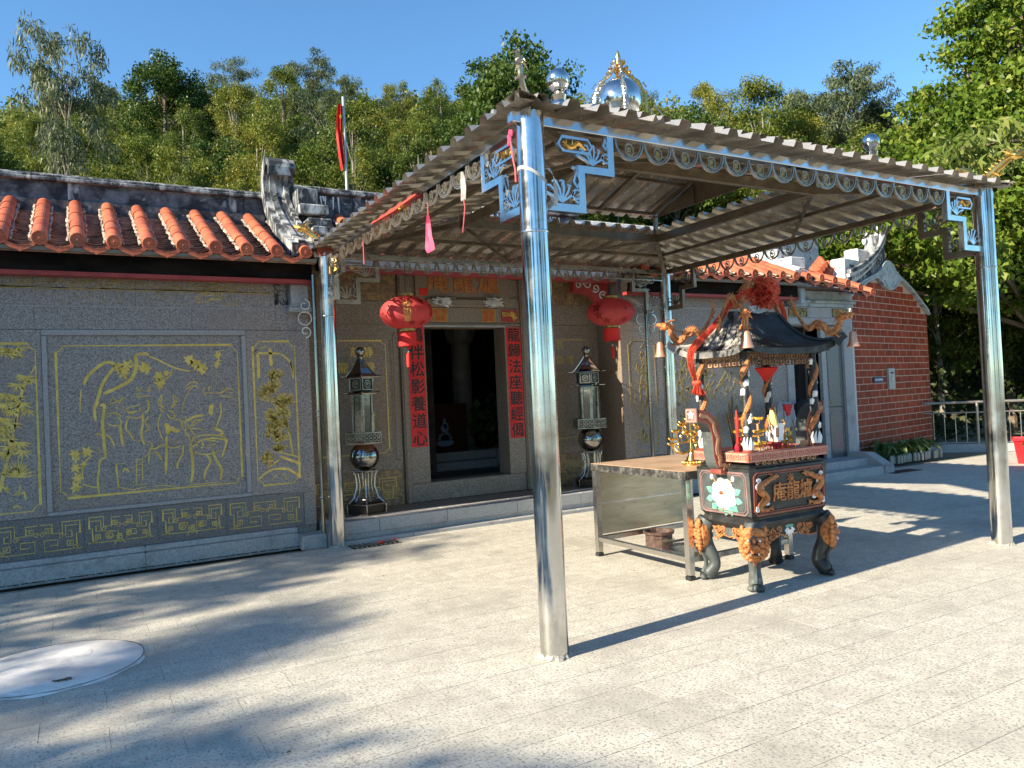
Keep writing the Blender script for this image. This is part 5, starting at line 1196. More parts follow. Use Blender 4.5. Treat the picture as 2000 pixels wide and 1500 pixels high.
for k in range(12):
    a = k * pi / 6; b.tube([(DX + .02 * cos(a), DY + .02 * sin(a), DZ + .25 + .01 * k), (DX + .07 * cos(a), DY + .07 * sin(a), DZ + .30 + .012 * k)], [.012, .002], 4)
b.build('crown_flame', GOLDM, cn)
# dragons on the eave corners
def dragon(root, path, r, m, head_up=1.0, name='dragon', tail=True):
    P = smooth(path, 5); N = len(P); b = MB()
    rad = [r * (.35 + .65 * min(1, i / (N * .35))) * (1 if i < N - 3 else .9) for i in range(N)]
    b.tube(P, rad, 8)
    for i in range(2, N - 2, 1):
        p = V(P[i]); t = (V(P[i + 1]) - V(P[i - 1])).normalized(); up = V((0, 0, 1)) - t * t.z
        if up.length < .2: up = V((-t.z, 0, 1))
        up.normalize(); b.tube([p + up * rad[i] * .7, p + up * rad[i] * 1.75 - t * rad[i] * .4], [rad[i] * .4, rad[i] * .05], 4)
    h_ = V(P[-1]); t = (h_ - V(P[-4])).normalized(); th = V((t.x, t.y, t.z * .2)).normalized(); sd = th.cross(V((0, 0, 1))).normalized(); up = V((0, 0, 1))
    b.ball(h_ + th * r * .5, r * 1.5, 8, 6, (1, 1, .9)); b.tube([h_ + th * r * .8 + up * r * .3, h_ + th * r * 3.0 + up * r * .5, h_ + th * r * 3.6 + up * r * .9], [r * 1.1, r * .7, r * .45], 7)
    b.tube([h_ + th * r * .6 - up * r * .5, h_ + th * r * 2.6 - up * r * .9], [r * .8, r * .35], 6)
    for s_ in (-1, 1):
        b.tube([h_ + sd * s_ * r * .7 + up * r, h_ + sd * s_ * r * 1.2 + up * r * 2.2 - th * r * 1.6, h_ + sd * s_ * r * 1.4 + up * r * 2.4 - th * r * 3], [r * .35, r * .25, r * .06], 5)
        b.ball(h_ + sd * s_ * r * .8 + th * r * 1.2 + up * r * .95, r * .38, 6, 4)
        for q in range(4): b.tube([h_ + sd * s_ * r * 1.0 - th * r * .2, h_ + sd * s_ * r * (1.6 + .3 * q) - th * r * (1.4 + .5 * q) + up * r * (1.2 - .8 * q)], [r * .45, r * .05], 4)
        b.tube([h_ + th * r * 3.2 + sd * s_ * r * .4 + up * r * .6, h_ + th * r * 4.2 + sd * s_ * r * 1.4 - up * r * .2, h_ + th * r * 3.8 + sd * s_ * r * 2.2 + up * r * .8], [r * .12, r * .1, r * .03], 4)
    for fr_ in (.35, .68):
        i = int(N * fr_); p = V(P[i]); t = (V(P[i + 1]) - V(P[i - 1])).normalized(); s2 = t.cross(V((0, 0, 1)))
        s2 = s2.normalized() if s2.length > .1 else V((0, 1, 0))
        for s_ in (-1, 1):
            q1 = p + s2 * s_ * r * 1.2 - V((0, 0, r)); q2 = q1 + s2 * s_ * r * .5 - V((0, 0, r * 1.4)) + t * r; b.tube([p, q1, q2], [r * .6, r * .5, r * .35], 6)
            for k in (-1, 0, 1): b.tube([q2, q2 + t * r * 1.2 + s2 * k * r * .7 - V((0, 0, r * .2))], [r * .22, r * .05], 4)
    if tail:
        p = V(P[0]); t = (V(P[0]) - V(P[2])).normalized()
        for k in range(5):
            a = (k - 2) * .5; q = t * cos(a) + V((0, 0, 1)) * sin(a); b.tube([p, p + q * r * 2.4, p + q * r * 4.2 + V((0, 0, r * .4))], [r * .5, r * .35, r * .04], 4)
    return b.build(name, m, root)
for (x, y, sx, sy) in ((EX0, EY1, -1, 1), (EX1, EY0, 1, -1), (EX1, EY1, 1, 1), (EX0, EY0, -1, -1)):
    k_ = .72; d = V((sx, sy, 0)) * k_
    if (sx, sy) == (-1, -1):
        pth = [V((x, y, EZ + .05)) + V((.30, .30, 0)), V((x + .17, y + .17, EZ + .12)), V((x + .12, y + .12, EZ + .10)), V((x + .07, y + .07, EZ + .15)), V((x + .06, y + .06, EZ + .20)), V((x + .05, y + .05, EZ + .24))]
        dragon(cn, pth, .018, TRIM, name='gilt_roof_dragon')
    else:
        pth = [V((x, y, 0)) - d * .55 + V((0, 0, EZ + .12)), V((x, y, 0)) - d * .40 + V((0, 0, EZ + .20)), V((x, y, 0)) - d * .27 + V((0, 0, EZ + .08)), V((x, y, 0)) - d * .12 + V((0, 0, EZ + .18)), V((x, y, 0)) + V((0, 0, EZ + .28))]
        dragon(cn, pth, .034, GOLDM, name='gilt_roof_dragon')
# loose things tied to the canopy -----------------------------------------
PINK = mat('pink_nylon', (.72, .10, .22), .5, trans=.35); STRG = mat('pink_string', (.62, .12, .14), .7); PLAS = mat('milky_plastic_film', (.62, .62, .58), .3, trans=.4)
def cloth_strip(name, label, cat, pts, widths, m, nrm=(0, 1, 0), wav=.012, group=None, extra=None):
    t_ = thing(name, label, cat, pts[0], 0, group); o = V(pts[0]); P = [V(p) - o for p in pts]
    b = MB(); n = 6; vs = []; nv = V(nrm)
    for i, (p, w_) in enumerate(zip(P, widths)):
        for k in range(n + 1):
            u = k / n - .5; vs.append(p + V((nv.y, -nv.x, 0)).normalized() * 0 + (V((0, 1, 0)) if abs(nv.x) > .5 else V((1, 0, 0))) * (u * w_) + nv * (wav * sin(k * 2.2 + i * .7)))
    b.add(vs, [(i * (n + 1) + k, i * (n + 1) + k + 1, (i + 1) * (n + 1) + k + 1, (i + 1) * (n + 1) + k) for i in range(len(P) - 1) for k in range(n)], sm=True)
    b.build('cloth', m, t_)
    if extra: MB().tube([V(p) - o for p in extra], .004, 5).build('string', STRG, t_)
    return t_
cloth_strip('pennant', 'pink triangular nylon pennant hanging by a string from the left eave', 'pennant', [(2.40, 5.40, 3.04), (2.40, 5.41, 2.98), (2.40, 5.43, 2.88), (2.40, 5.42, 2.80), (2.40, 5.38, 2.755)], [.01, .05, .10, .17, .12], PINK, (1, 0, 0), .015, extra=[(2.40, 5.40, 3.14), (2.40, 5.40, 3.04)])
cloth_strip('white_rag', 'white plastic rag knotted to the left eave with red string below', 'rag', [(2.39, 4.76, 3.20), (2.39, 4.76, 3.15), (2.39, 4.765, 3.08), (2.39, 4.77, 3.0)], [.012, .05, .075, .06], PLAS, (1, 0, 0), .01, extra=[(2.39, 4.765, 3.04), (2.40, 4.76, 2.95), (2.39, 4.765, 2.86), (2.395, 4.80, 2.78)])
for yy, lab, z0_, z1_ in ((6.95, 'pale pink string dangling under the left eave near the far pole', 3.15, 2.93),):
    t_ = thing('hanging_string', lab, 'string', (2.40, yy, z0_)); MB().tube([(0, 0, 0), (.004, .01, -.1), (0, 0, z1_ - z0_)], .005, 5).build('string', STRG, t_)
kn = thing('ribbon_knot', 'pink and white ribbon knot tied beside the gilt plaque at the near corner', 'ribbon', (2.42, 4.12, 3.24))
b = MB()
for k in range(6): b.ball((.0, .02 * sin(k), .03 * cos(k * 1.4)), .018, 6, 4, (.6, 1, 1.3))
b.build('knot', PINK, kn); MB().tube([(0, 0, 0), (-.01, -.03, -.12), (-.0, -.045, -.22), (-.01, -.06, -.30)], .005, 5).build('string', STRG, kn)
bn = thing('banner_scrap', 'faded red banner strip caught along the left eave trim', 'banner scrap', (2.44, 6.2, 3.28)); MB().tube([(0, -.5, .01), (0, 0, 0), (0, .6, .012)], [.012, .018, .008], 4, sq=True).build('cloth', mat('faded_red_cloth', (.42, .06, .04), .7), bn)
tp = thing('plastic_tape', 'milky plastic tape tied round the near pole with a loose loop', 'plastic tape', (CX0, CY0, 2.98))
b = MB(); vs = []
for k in range(25):
    a = 2 * pi * k / 24; z_ = .015 * sin(a * 2) + .045 * cos(a - 2.2)
    for q in (-.5, .5): vs.append((.0905 * cos(a), .0905 * sin(a), z_ + q * .022))
b.add(vs, [(2 * k, 2 * k + 2, 2 * k + 3, 2 * k + 1) for k in range(24)], sm=True)
pts = [(.085, -.05, .03), (.11, -.07, -.02), (.13, -.06, -.10), (.13, -.06, -.17), (.11, -.06, -.20), (.095, -.06, -.15), (.12, -.07, -.21)]
vs = [];
for i, p in enumerate(smooth(pts, 4)):
    for q in (-.5, .5): vs.append((p[0] + q * .035 * cos(i * .25), p[1] + q * .03 * sin(i * .3), p[2] + q * .008))
b.add(vs, [(2 * k, 2 * k + 2, 2 * k + 3, 2 * k + 1) for k in range(len(vs) // 2 - 1)], sm=True)
b.build('tape_loop', PLAS, tp)
by = thing('yellow_bell', 'small golden yellow bell hanging from the far left canopy corner', 'bell', (2.56, 8.34, 3.13)); MB().lathe([(.008, .06), (.02, .05), (.028, .0), (.038, -.03), (0.03, -.03)], 12).build('bell_cup', mat('yellow_plastic', (.75, .42, .03), .35), by)
by = thing('yellow_bow', 'small yellow bow tied to the left eave trim', 'bow', (2.44, 6.05, 3.27)); b = MB(); b.ball((0, .03, 0), .03, 7, 5, (.5, 1, .7)); b.ball((0, -.03, .01), .03, 7, 5, (.5, 1, .7)); b.build('bow_loop', MATS['yellow_plastic'], by)
# thin downpipes with scrolls
def downpipe(x, y, z0, z1, label, sgn):
    t_ = thing('downpipe', label, 'downpipe', (x, y, z0)); H_ = z1 - z0
    MB().lathe([(.028, 0), (.028, H_)], 14).build('pipe', STEELD, t_)
    for z_ in (.4, H_ * .45, H_ * .47, H_ * .72, H_ * .74): MB().lathe([(.030, z_ - .01), (.036, z_), (.030, z_ + .01)], 14).build('collar', STEEL, t_)
    for s_ in sgn:
        b = MB()
        for q, (dz, r_2) in enumerate(((0, .07), (-.15, .075), (-.30, .07))): b.ribbon([(s_ * (.04 + .07) + s_ * a_, H_ - .35 + dz + c_) for a_, c_ in (spiral(0, 0, r_2, .02, 90 if q < 1 else -90, 1.1 * (-1 if q else 1), 20) if q != 1 else arc(0, 0, r_2, 0, 360, 18))], .012, .012, M=WALLY(0, 0, 0), z0=-.006)
        b.build('pipe_scroll', STEELR, t_)
downpipe(2.36, 8.62, .16, 3.1, 'thin polished downpipe with scrollwork left of the far left pole', (-1,))
downpipe(7.30, 8.72, .02, 3.15, 'thin dark downpipe with scrollwork left of the far right pole', (-1, 1))
# ================================================================ RED LANTERNS
def lantern(x, y, z, rx_, rz_, label, prints, tas=True):
    t_ = thing('red_lantern', label, 'lantern', (x, y, z), 0, 'red lanterns hanging at the temple porch')
    b = MB(); n = 128; prof = [(rx_ * sin(pi * (k + .001) / 16 * .86 + .22), -rz_ * cos(pi * k / 16 * .86 + .22)) for k in range(17)]
    b.lathe(prof, n, flute=16, fa=.006); b.build('lantern_body', REDL, t_)
    for s_, nm in ((1, 'top_collar'), (-1, 'bottom_collar')):
        b = MB(); b.lathe([(rx_ * .32, rz_ * (.96 if s_ > 0 else -1.10)), (rx_ * .33, rz_ * (1.12 if s_ > 0 else -.95))], 24); b.build(nm, mat('tarnished_gilt', (.45, .33, .12), .4, metal=.6, col2=(.2, .14, .05), scale=30), t_)
    MB().tube([(0, 0, rz_ * 1.1), (0, 0, 3.28 - z)], .004, 5).build('hanging_cord', IRON, t_)
    MB().tube([(0, 0, rz_ * 1.6), (.09, 0, 3.28 - z)], .002, 4).build('hanging_cord', IRON, t_)
    b = MB()
    nt_ = 46; r_2 = rx_ * (.33)
    for k in range(nt_):
        a = 2 * pi * k / nt_; b.box((r_2 * cos(a), r_2 * sin(a), -rz_ - .115), (.018, .006, .15 + random.uniform(0, .02)), rz=a + pi / 2)
    b.build('fringe', REDPAP, t_)
    b = MB(); b.lathe([(.006, -rz_ - .24), (.012, -rz_ - .26), (.005, -rz_ - .28)], 8); b.build('tassel_bead', STEEL, t_)
    b = MB(); b.lathe([(.008, -rz_ - .27), (.024, -rz_ - .30), (.022, -rz_ - .44)], 12); b.build('tassel', REDPAP, t_)
    # prints on the skin: placed on the sphere surface
    def surf(lon, lat): return V((rx_ * 1.006 * cos(lat) * sin(lon), -rx_ * 1.006 * cos(lat) * cos(lon), rz_ * 1.006 * sin(lat)))
    for (lo_x, la, ch, s_, mm) in prints:
        c = surf(lo_x, la); e = .01; u = (surf(lo_x + e, la) - surf(lo_x - e, la)).normalized(); w_ = (surf(lo_x, la + e) - surf(lo_x, la - e)).normalized()
        M2 = FR(c, u, w_ - u * u.dot(w_))
        b = MB()
        if len(ch) == 1: b.text(ch, s_, M2, .001, .02)
        else:
            for k in range(5): b.leaf(0, 0, k * 1.256 + .3, s_ * .5, s_ * .3, .001, M=M2, z0=.0005 * 1)
        b.build('printed_mark', mm, t_)
    return t_
YLP = mat('gold_print', (.62, .34, .10), .5)
lantern(3.38, 8.36, 2.65, .31, .20, 'red lantern hanging left of the doorway over the couplet', [(-.38, .28, '祥', .10, YLP), (-.36, -.12, '如', .10, YLP), (-.34, -.5, '意', .09, YLP), (.75, .2, '吉', .09, REDLD), (.8, -.2, '祥', .09, REDLD), (-.1, -.78, 'ff', .10, REDLD), (.5, -.75, 'ff', .10, REDLD), (-.1, .7, 'ff', .12, REDLD), (.25, .55, 'ff', .12, REDLD)])
lantern(6.38, 8.36, 2.70, .33, .195, 'red lantern hanging right of the doorway beside the steel poles', [(-1.25, .25, 'ff', .16, REDLD), (-1.2, -.3, 'ff', .14, REDLD), (-.9, -.75, 'ff', .13, REDLD), (.1, -.72, 'ff', .12, REDLD), (.0, .1, 'ff', .07, REDLD)])
# ================================================================ STEEL LAMP TOWERS
LSTL = mat('tarnished_lamp_steel', (.20, .185, .16), .28, metal=.95, col2=(.34, .32, .28), scale=12)
def lamp_tower(x, y, z0, label):
    t_ = thing('lamp_tower', label, 'lamp tower', (x, y, z0), R(12), 'steel lamp towers on the porch')
    hexp = lambda r_, z_, a0=0: [(r_ * cos(a0 + pi / 3 * k), r_ * sin(a0 + pi / 3 * k), z_) for k in range(6)]
    b = MB()
    for z_, r_2 in ((.01, .27), (.13, .27)): b.tube(hexp(r_2, z_), .008, 6, closed=True)
    for p, q in zip(hexp(.27, .01), hexp(.27, .13)): b.tube([p, q], .008, 6)
    b.build('base_ring', STEELD, t_)
    MB().lathe([(.24, 0.02), (.25, .12), (.20, .16)], 6).build('base_skin', mat('dark_mesh_metal', (.05, .045, .04), .3, metal=.8), t_)
    b = MB()
    for k in range(6):
        a = pi / 3 * k; c_, s_ = cos(a), sin(a); b.tube([(c_ * r_2, s_ * r_2, z_) for r_2, z_ in ((.25, .14), (.17, .20), (.125, .34), (.135, .46), (.16, .52))], .010, 6)
        a += .28; c_, s_ = cos(a), sin(a); b.tube([(c_ * r_2, s_ * r_2, z_) for r_2, z_ in ((.19, .16), (.12, .24), (.10, .36), (.125, .50))], .007, 6)
    b.tube(hexp(.165, .525), .009, 6, closed=True); b.tube(hexp(.15, .18), .007, 6, closed=True); b.build('waisted_stand', STEELR, t_)
    MB().ball((0, 0, .70), .182, 32, 20).build('mirror_globe', STEELD, t_)
    for k in range(6):
        Mh = RZ(pi / 3 * k + pi / 6) @ FR((.205, 0, .87), (0, 1, 0), (0, 0, 1)); b = MB(); w_ = .115
        b.ribbon([(-w_, 0), (w_, 0), (w_, .125), (-w_, .125)], .010, .010, M=Mh, closed=True)
        for q in range(4):
            for e in (0, 1): b.ribbon(arc(-.082 + q * .055, .04 + e * .045, .022, 0, 360, 6), .007, .008, M=Mh)
        b.build('balcony_screen', LSTL, t_)
    MB().lathe([(.20, .855), (.235, .865), (.235, .875), (.15, .88)], 6).build('balcony_floor', PINKB if x < 5 else STEELD, t_)
    b = MB(); b.lathe([(.13, .90), (.13, 1.47)], 6); b.build('glass_case', GLASS, t_)
    for k in range(6):
        Mh = RZ(pi / 3 * k + pi / 6) @ FR((.117, 0, 1.0), (0, 1, 0), (0, 0, 1)); b = MB(); b.ribbon([(-.062, 0), (.062, 0), (.062, .46), (-.062, .46)], .014, .010, M=Mh, closed=True)
        b.build('case_frame', LSTL, t_)
        b = MB(); 
        for q in range(5): b.ribbon(spiral(-.015 + .012 * (q % 2), .06 + q * .085, .022, .004, q * 70, .9, 8), .005, .002, M=Mh)
        b.build('painted_script', mat('faded_gold_script', (.30, .27, .17), .6), t_)
        if k == 4: MB().ball((RZ(pi / 3 * k + pi / 6) @ V((.135, .062, 1.22)))[:], .013, 8, 6).build('door_knob', STEEL, t_)
    def rooflet(z_, r_o, r_i, h_):
        b = MB(); b.lathe([(r_o, z_), (r_o * .8, z_ + h_ * .18), (r_o * .55, z_ + h_ * .45), (r_i, z_ + h_)], 6, sm=False)
        b.build('roof_tier', STEELD, t_)
        b = MB()
        for k in range(6):
            a = pi / 3 * k; c_, s_ = cos(a), sin(a); b.tube([(c_ * r_2 * 1.01, s_ * r_2 * 1.01, zz) for r_2, zz in ((r_i, z_ + h_), (r_o * .55, z_ + h_ * .47), (r_o * .8, z_ + h_ * .2), (r_o, z_ + .01), (r_o * 1.28, z_ + .012))], .008, 5)
            for q in range(3): b.ball((c_ * r_o * (1.05 + q * .1), s_ * r_o * (1.05 + q * .1), z_ + .012), .012, 6, 4)
        b.tube(hexp(r_o, z_), .009, 5, closed=True); b.build('roof_rib', STEELD, t_)
    rooflet(1.48, .20, .14, .04); rooflet(1.68, .215, .025, .24)
    b = MB(); b.lathe([(.155, 1.52), (.155, 1.67)], 6, sm=False); b.build('band_core', MATS['dark_mesh_metal'], t_)
    for k in range(6):
        Mh = RZ(pi / 3 * k + pi / 6) @ FR((.139, 0, 1.525), (0, 1, 0), (0, 0, 1)); b = MB(); b.ribbon([(-.07, 0), (.07, 0), (.07, .14), (-.07, .14)], .008, .008, M=Mh, closed=True)
        b.ribbon([(.038 * cos(pi / 8 + q * pi / 4), .07 + .045 * sin(pi / 8 + q * pi / 4)) for q in range(8)], .007, .008, M=Mh, closed=True); b.ribbon(spiral(0, .07, .02, .004, 0, 1.3, 10), .006, .008, M=Mh); b.build('band_frame', LSTL, t_)
    b = MB(); b.lathe([(.03, 1.90), (.045, 1.93), (.03, 1.96)], 12); b.build('finial_neck', STEELD, t_); MB().ball((0, 0, 2.0), .062, 20, 12).build('finial_ball', STEELD, t_)
lamp_tower(3.04, 9.10, PZ, 'hexagonal steel lamp tower half hidden by the far left pole'); lamp_tower(6.46, 9.10, PZ - .02, 'hexagonal steel lamp tower right of the doorway')
# ================================================================ STEEL TABLE
tb = thing('steel_table', 'stainless steel offering table with tan top and sheet back behind the burner', 'table', (4.99, 5.48, 0))
hx, hy, th_ = .63, .67, .91
TTOP = mat('tan_laminate', (.40, .27, .18), .45, col2=(.50, .36, .25), scale=3, spots=[((.22, .16, .11), 4, .58, .72, .6, 8)], bump=.1)
MB().box((0, 0, th_ - .004), (2 * hx, 2 * hy, .008)).build('table_top', TTOP, tb)
b = MB(); b.rectloft([(hx + .004, hy + .004, th_ - .07), (hx + .006, hy + .006, th_ - .004)]); b.build('apron', mat('scuffed_dark_edge', (.05, .05, .048), .4, metal=.4, col2=(.22, .21, .19), scale=14, lo_=.45, hi_=.65, detail=10), tb)
for sx in (-1, 1):
    for sy in (-1, 1):
        MB().box((sx * (hx - .03), sy * (hy - .03), (th_ - .07) / 2 + .02), (.055, .055, th_ - .11), bev=.004).build('leg', STEELR, tb)
        MB().box((sx * (hx - .03), sy * (hy - .03), .018), (.06, .06, .036), bev=.004).build('rubber_foot', IRON, tb)
for sx in (-1, 1): MB().box((sx * (hx - .03), 0, .17), (.045, 2 * hy - .12, .045), bev=.003).build('rail', STEELR, tb)
for sy in (-1, 1): MB().box((0, sy * (hy - .03), .17), (2 * hx - .12, .045, .045), bev=.003).build('rail', STEELR, tb)
MB().box((0, hy - .03, .36), (2 * hx - .10, .012, .30)).build('back_sheet', mat('brushed_steel_sheet', (.50, .43, .31), .28, metal=.9, col2=(.58, .52, .40), scale=4, rvar=.15, stretch=(1, 1, 6), spots=[((.3, .15, .1), 5, .68, .74, .5, 5)]), tb)
MB().box((0, hy - .03, .67), (2 * hx - .10, .012, .31)).build('back_sheet', MATS['brushed_steel_sheet'], tb); MB().box((0, hy - .038, .513), (2 * hx - .10, .008, .02)).build('sheet_seam', STEELR, tb)
pt = thing('iron_pot', 'rusty brown oval iron fire pot standing under the steel table', 'pot', (4.98, 6.02 - .10, 0))
RUST = mat('rusty_iron', (.05, .03, .025), .6, col2=(.12, .07, .05), scale=20, bump=.4)
b = MB(); b.lathe([(.16, 0), (.17, .02), (.14, .03), (.135, .05), (.135, .17), (.155, .175), (.16, .2), (.14, .2), (.13, .14), (.02, .13)], 12, sm=False); b.build('pot_body', RUST, pt)
b = MB(); 
for k in range(6): b.ribbon(spiral(-.07 + k * .028, .12, .014, .004, k * 60, 1.2, 8), .005, .004, M=WALLY(0, -.134, 0))
b.build('relief_scroll', STEELD, pt)
bw = thing('wok_bowl', 'shallow grey metal bowl on the paving under the table', 'bowl', (4.90, 5.42, 0)); b = MB(); b.lathe([(.07, 0), (.13, .04), (.165, .10), (.17, .105), (.16, .10), (.12, .045), (.02, .015)], 22); b.build('bowl_shell', IRONG, bw)
# candelabrum
ca = thing('gilt_candelabrum', 'golden lotus candelabrum with many arms standing on the table edge', 'candelabrum', (4.80, 5.20, th_))
b = MB(); b.lathe([(.085, 0), (.085, .015), (.07, .02), (.075, .035), (.05, .045), (.045, .06), (.022, .10), (.014, .13), (.018, .15), (.010, .17), (.010, .40)], 20); b.build('stem', GOLDM, ca)
b = MB()
for k in range(18): b.ball((.08 * cos(k * pi / 9), .08 * sin(k * pi / 9), .025), .012, 6, 4, (1, 1, .8))
b.build('petal_foot', GOLDM, ca)
def lotus(b, c, r_=.035):
    b.lathe([(r_ * .2, -.014), (r_ * .35, -.004), (r_ * .9, .004), (r_ * .3, .006)], 10, c=c)
    for k in range(8): 
        a = k * pi / 4; b.tube([(c[0] + r_ * .3 * cos(a), c[1] + r_ * .3 * sin(a), c[2]), (c[0] + r_ * .85 * cos(a), c[1] + r_ * .85 * sin(a), c[2] + .006), (c[0] + r_ * 1.15 * cos(a), c[1] + r_ * 1.15 * sin(a), c[2] + .016)], [.008, .013, .003], 5)
lotus_all = [((0, 0, .405), .04)]
for lvl, (z_, R_, n_) in enumerate(((.14, .20, 5), (.22, .13, 4), (.30, .09, 4))):
    for k in range(n_):
        a = 2 * pi * k / n_ + .5 + lvl * .6; c_, s_ = cos(a), sin(a); zt = z_ + .055 + .03 * (k % 2)
        b = MB(); b.tube(smooth([(0, 0, z_ + .01), (c_ * R_ * .4, s_ * R_ * .4, z_ - .035 + .02 * lvl), (c_ * R_ * .85, s_ * R_ * .85, z_ - .01), (c_ * R_, s_ * R_, zt - .01)], 4), .006, 6); lotus(b, (c_ * R_, s_ * R_, zt), .036); b.ball((c_ * R_ * .7, s_ * R_ * .7, z_ + .04), .012, 6, 5, (1, 1, 1.3)); b.tube([(c_ * R_ * .6, s_ * R_ * .6, z_ - .02), (c_ * R_ * .7, s_ * R_ * .7, z_ + .04)], .003, 4)
        b.build('lotus_arm', GOLDM, ca)
b = MB(); lotus(b, (0, 0, .405), .04); b.build('top_lotus', GOLDM, ca)
# ================================================================ INCENSE BURNER
bu = thing('incense_burner', 'black cast iron incense burner with orange dragons and pagoda roof', 'incense burner', (4.94, 4.52, 0))
# legs: cabriole with paw, lion masks
def bleg(sx, sy):
    c_, s_ = sx / sqrt(2), sy / sqrt(2); P = lambda r_, z_: (sx * .375 + c_ * r_, sy * .225 + s_ * r_, z_)
    b = MB(); b.tube(smooth([P(.03, .50), P(.07, .42), P(.05, .30), P(.0, .19), P(-.01, .12), P(.035, .06), P(.06, .035)], 4), [.075, .078, .078, .076, .074, .070, .066, .062, .058, .055, .052, .05, .048, .046, .046, .046, .048, .05, .052, .054, .056, .055, .052, .048, .044], 12)
    for k in (-1, 0, 1): b.ball((P(.085, 0)[0] - s_ * k * .035 * (1 if True else 1), P(.085, 0)[1] + c_ * k * .035, .028), .030, 8, 6, (1.1, 1.1, .9))
    b.ball(P(.04, .03), .05, 10, 6, (1, 1, .6)); b.tube(smooth([P(.125, .30), P(.07, .19), P(.06, .12), P(.09, .06)], 3), [.02] * 10, 6)
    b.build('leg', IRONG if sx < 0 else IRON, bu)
    # mask: local frame facing outwards on the diagonal
    u = V((-s_, c_, 0)); u = u if (u.cross(V((0, 0, 1)))).dot(V((c_, s_, 0))) > 0 else -u
    Mm = FR(P(.10, .36), u, (0, 0, 1)); B = lambda x, y, z, r_, sc=(1, 1, 1): b.ball((x, y, z), r_, 9, 6, sc, M=Mm)
    b = MB(); B(0, .02, -.03, .11, (1, 1.25, .55)); B(0, .10, .0, .085, (1.25, .6, .5)); B(0, -.0, .045, .032, (1.1, .8, 1)); B(-.03, -.005, .04, .018); B(.03, -.005, .04, .018); B(0, .045, .04, .02, (.7, 1.6, 1))
    for q in (-1, 1):
        B(q * .045, .06, .028, .026, (1.3, .7, 1)); B(q * .085, .125, .0, .03, (.6, 1.3, .6)); B(q * .048, .025, .03, .03, (1, .9, .8)); B(q * .055, -.035, .02, .024)
    for k in range(15):
        a = R(150 + k * 17.2); B(.095 * cos(a), .0 + .105 * sin(a), .0, .026, (1, 1, .8))
        if k % 2: B(.07 * cos(a), -.01 + .075 * sin(a), .02, .018)
    B(0, -.075, .03, .022, (1.6, .7, 1)); b.tube([Mm @ V((0, -.09, .02)), Mm @ V((0, -.12, .015)), Mm @ V((0, -.16, .0))], [.024, .018, .004], 6)
    b.build('lion_mask', ORNG, bu)
    b = MB()
    for q in (-1, 1): b.tube([Mm @ V((q * .03, -.045, .055)), Mm @ V((q * .032, -.065, .05))], [.007, .002], 5); b.ball((q * .043, .05, .052), .010, 7, 5, M=Mm)
    b.build('fang', WHIT, bu)
for sx in (-1, 1):
    for sy in (-1, 1): bleg(sx, sy)
# apron
def apron(M, L, m, flower, name='apron'):
    pts = [(-L, .50), (L, .50), (L, .36)] + [(L * (1 - 2 * t), .355 + .045 * sin(pi * t) * (1 if True else 0) - .02 * abs(sin(3 * pi * t))) for t in np.linspace(0.08, .92, 14)] + [(-L, .36)]
    MB().prism(pts, .03, M=M, z0=-.03).build(name, m, bu)
    b = MB(); b.ribbon([(p[0] * .97, p[1] + .006) for p in pts[2:]], .008, .006, M=M)
    for s_ in (-1, 1):
        for k, (x_, z_, r_2, a0, tn) in enumerate(((.35, .44, .03, 0, 1.2), (.55, .43, .035, 90, -1.2), (.75, .44, .03, 180, 1.2), (.45, .40, .02, 30, 1), (.66, .39, .022, 200, -1))):
            b.ribbon([(s_ * (x_ * L) + s_ * a_, z_ + c_) for a_, c_ in spiral(0, 0, r_2, .006, a0, tn, 10)], .010, .007, M=M)
            b.leaf(s_ * x_ * L, z_, R(60 + 50 * k), .05, .016, .006, M=M); b.leaf(s_ * x_ * L, z_, R(250 + 40 * k), .045, .014, .007, M=M)
    b.build('apron_scrollwork', ORNG, bu)
    if flower:
        b = MB()
        for k in range(6): b.leaf(0, .44, R(200 + k * 28), .062, .035, .008 + .0005 * k, M=M)
        b.build('apron_flower', WHIT, bu); b = MB()
        for k in range(6): b.leaf(0, .445, R(20 + k * 28), .055, .022, .006 + .0005 * k, M=M)
        b.build('flower_leaf', PALEG, bu); MB().ball((0, .437, .012), .01, 7, 4, M=M).build('flower_heart', BROWNR, bu)
FY = WALLY(0, -.29, 0); FXm = WALLX(-.435, 0, 0); BY = WALLY(0, -.287, 0)
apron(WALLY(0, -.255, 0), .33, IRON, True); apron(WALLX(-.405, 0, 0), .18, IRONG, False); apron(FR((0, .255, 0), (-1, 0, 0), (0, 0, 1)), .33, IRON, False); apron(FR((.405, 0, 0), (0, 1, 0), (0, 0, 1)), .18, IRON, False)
MB().rectloft([(.40, .25, .45), (.425, .275, .49), (.435, .283, .505), (.435, .283, .52), (.41, .262, .545), (.415, .265, .56)]).build('bowl_foot', IRON, bu)
prof = [(.415, .265, .56), (.428, .276, .575), (.432, .280, .62), (.436, .283, .80), (.444, .288, .90), (.452, .290, .93), (.45, .288, .945), (.42, .262, .955), (.42, .262, .965), (.425, .266, .972), (.40, .245, .985), (.40, .245, 1.0)]
b = MB(); b.rectloft(prof); b.build('burner_body', IRON, bu)
b = MB(); 
b.add([(-.4365, .28, .58), (-.4365, -.28, .58), (-.452, -.288, .925), (-.452, .288, .925)], [(0, 1, 2, 3)]); b.build('grey_side_plate', IRONG, bu)  # grey plate over the left face of the black body
RIMM = mat('rim_red', (.36, .09, .06), .5, col2=(.44, .13, .09), scale=16)
b = MB(); b.rectloft([(.43, .268, 1.0), (.462, .30, 1.003), (.462, .30, 1.078), (.42, .258, 1.08), (.41, .25, 1.04)]); b.build('rim', RIMM, bu)
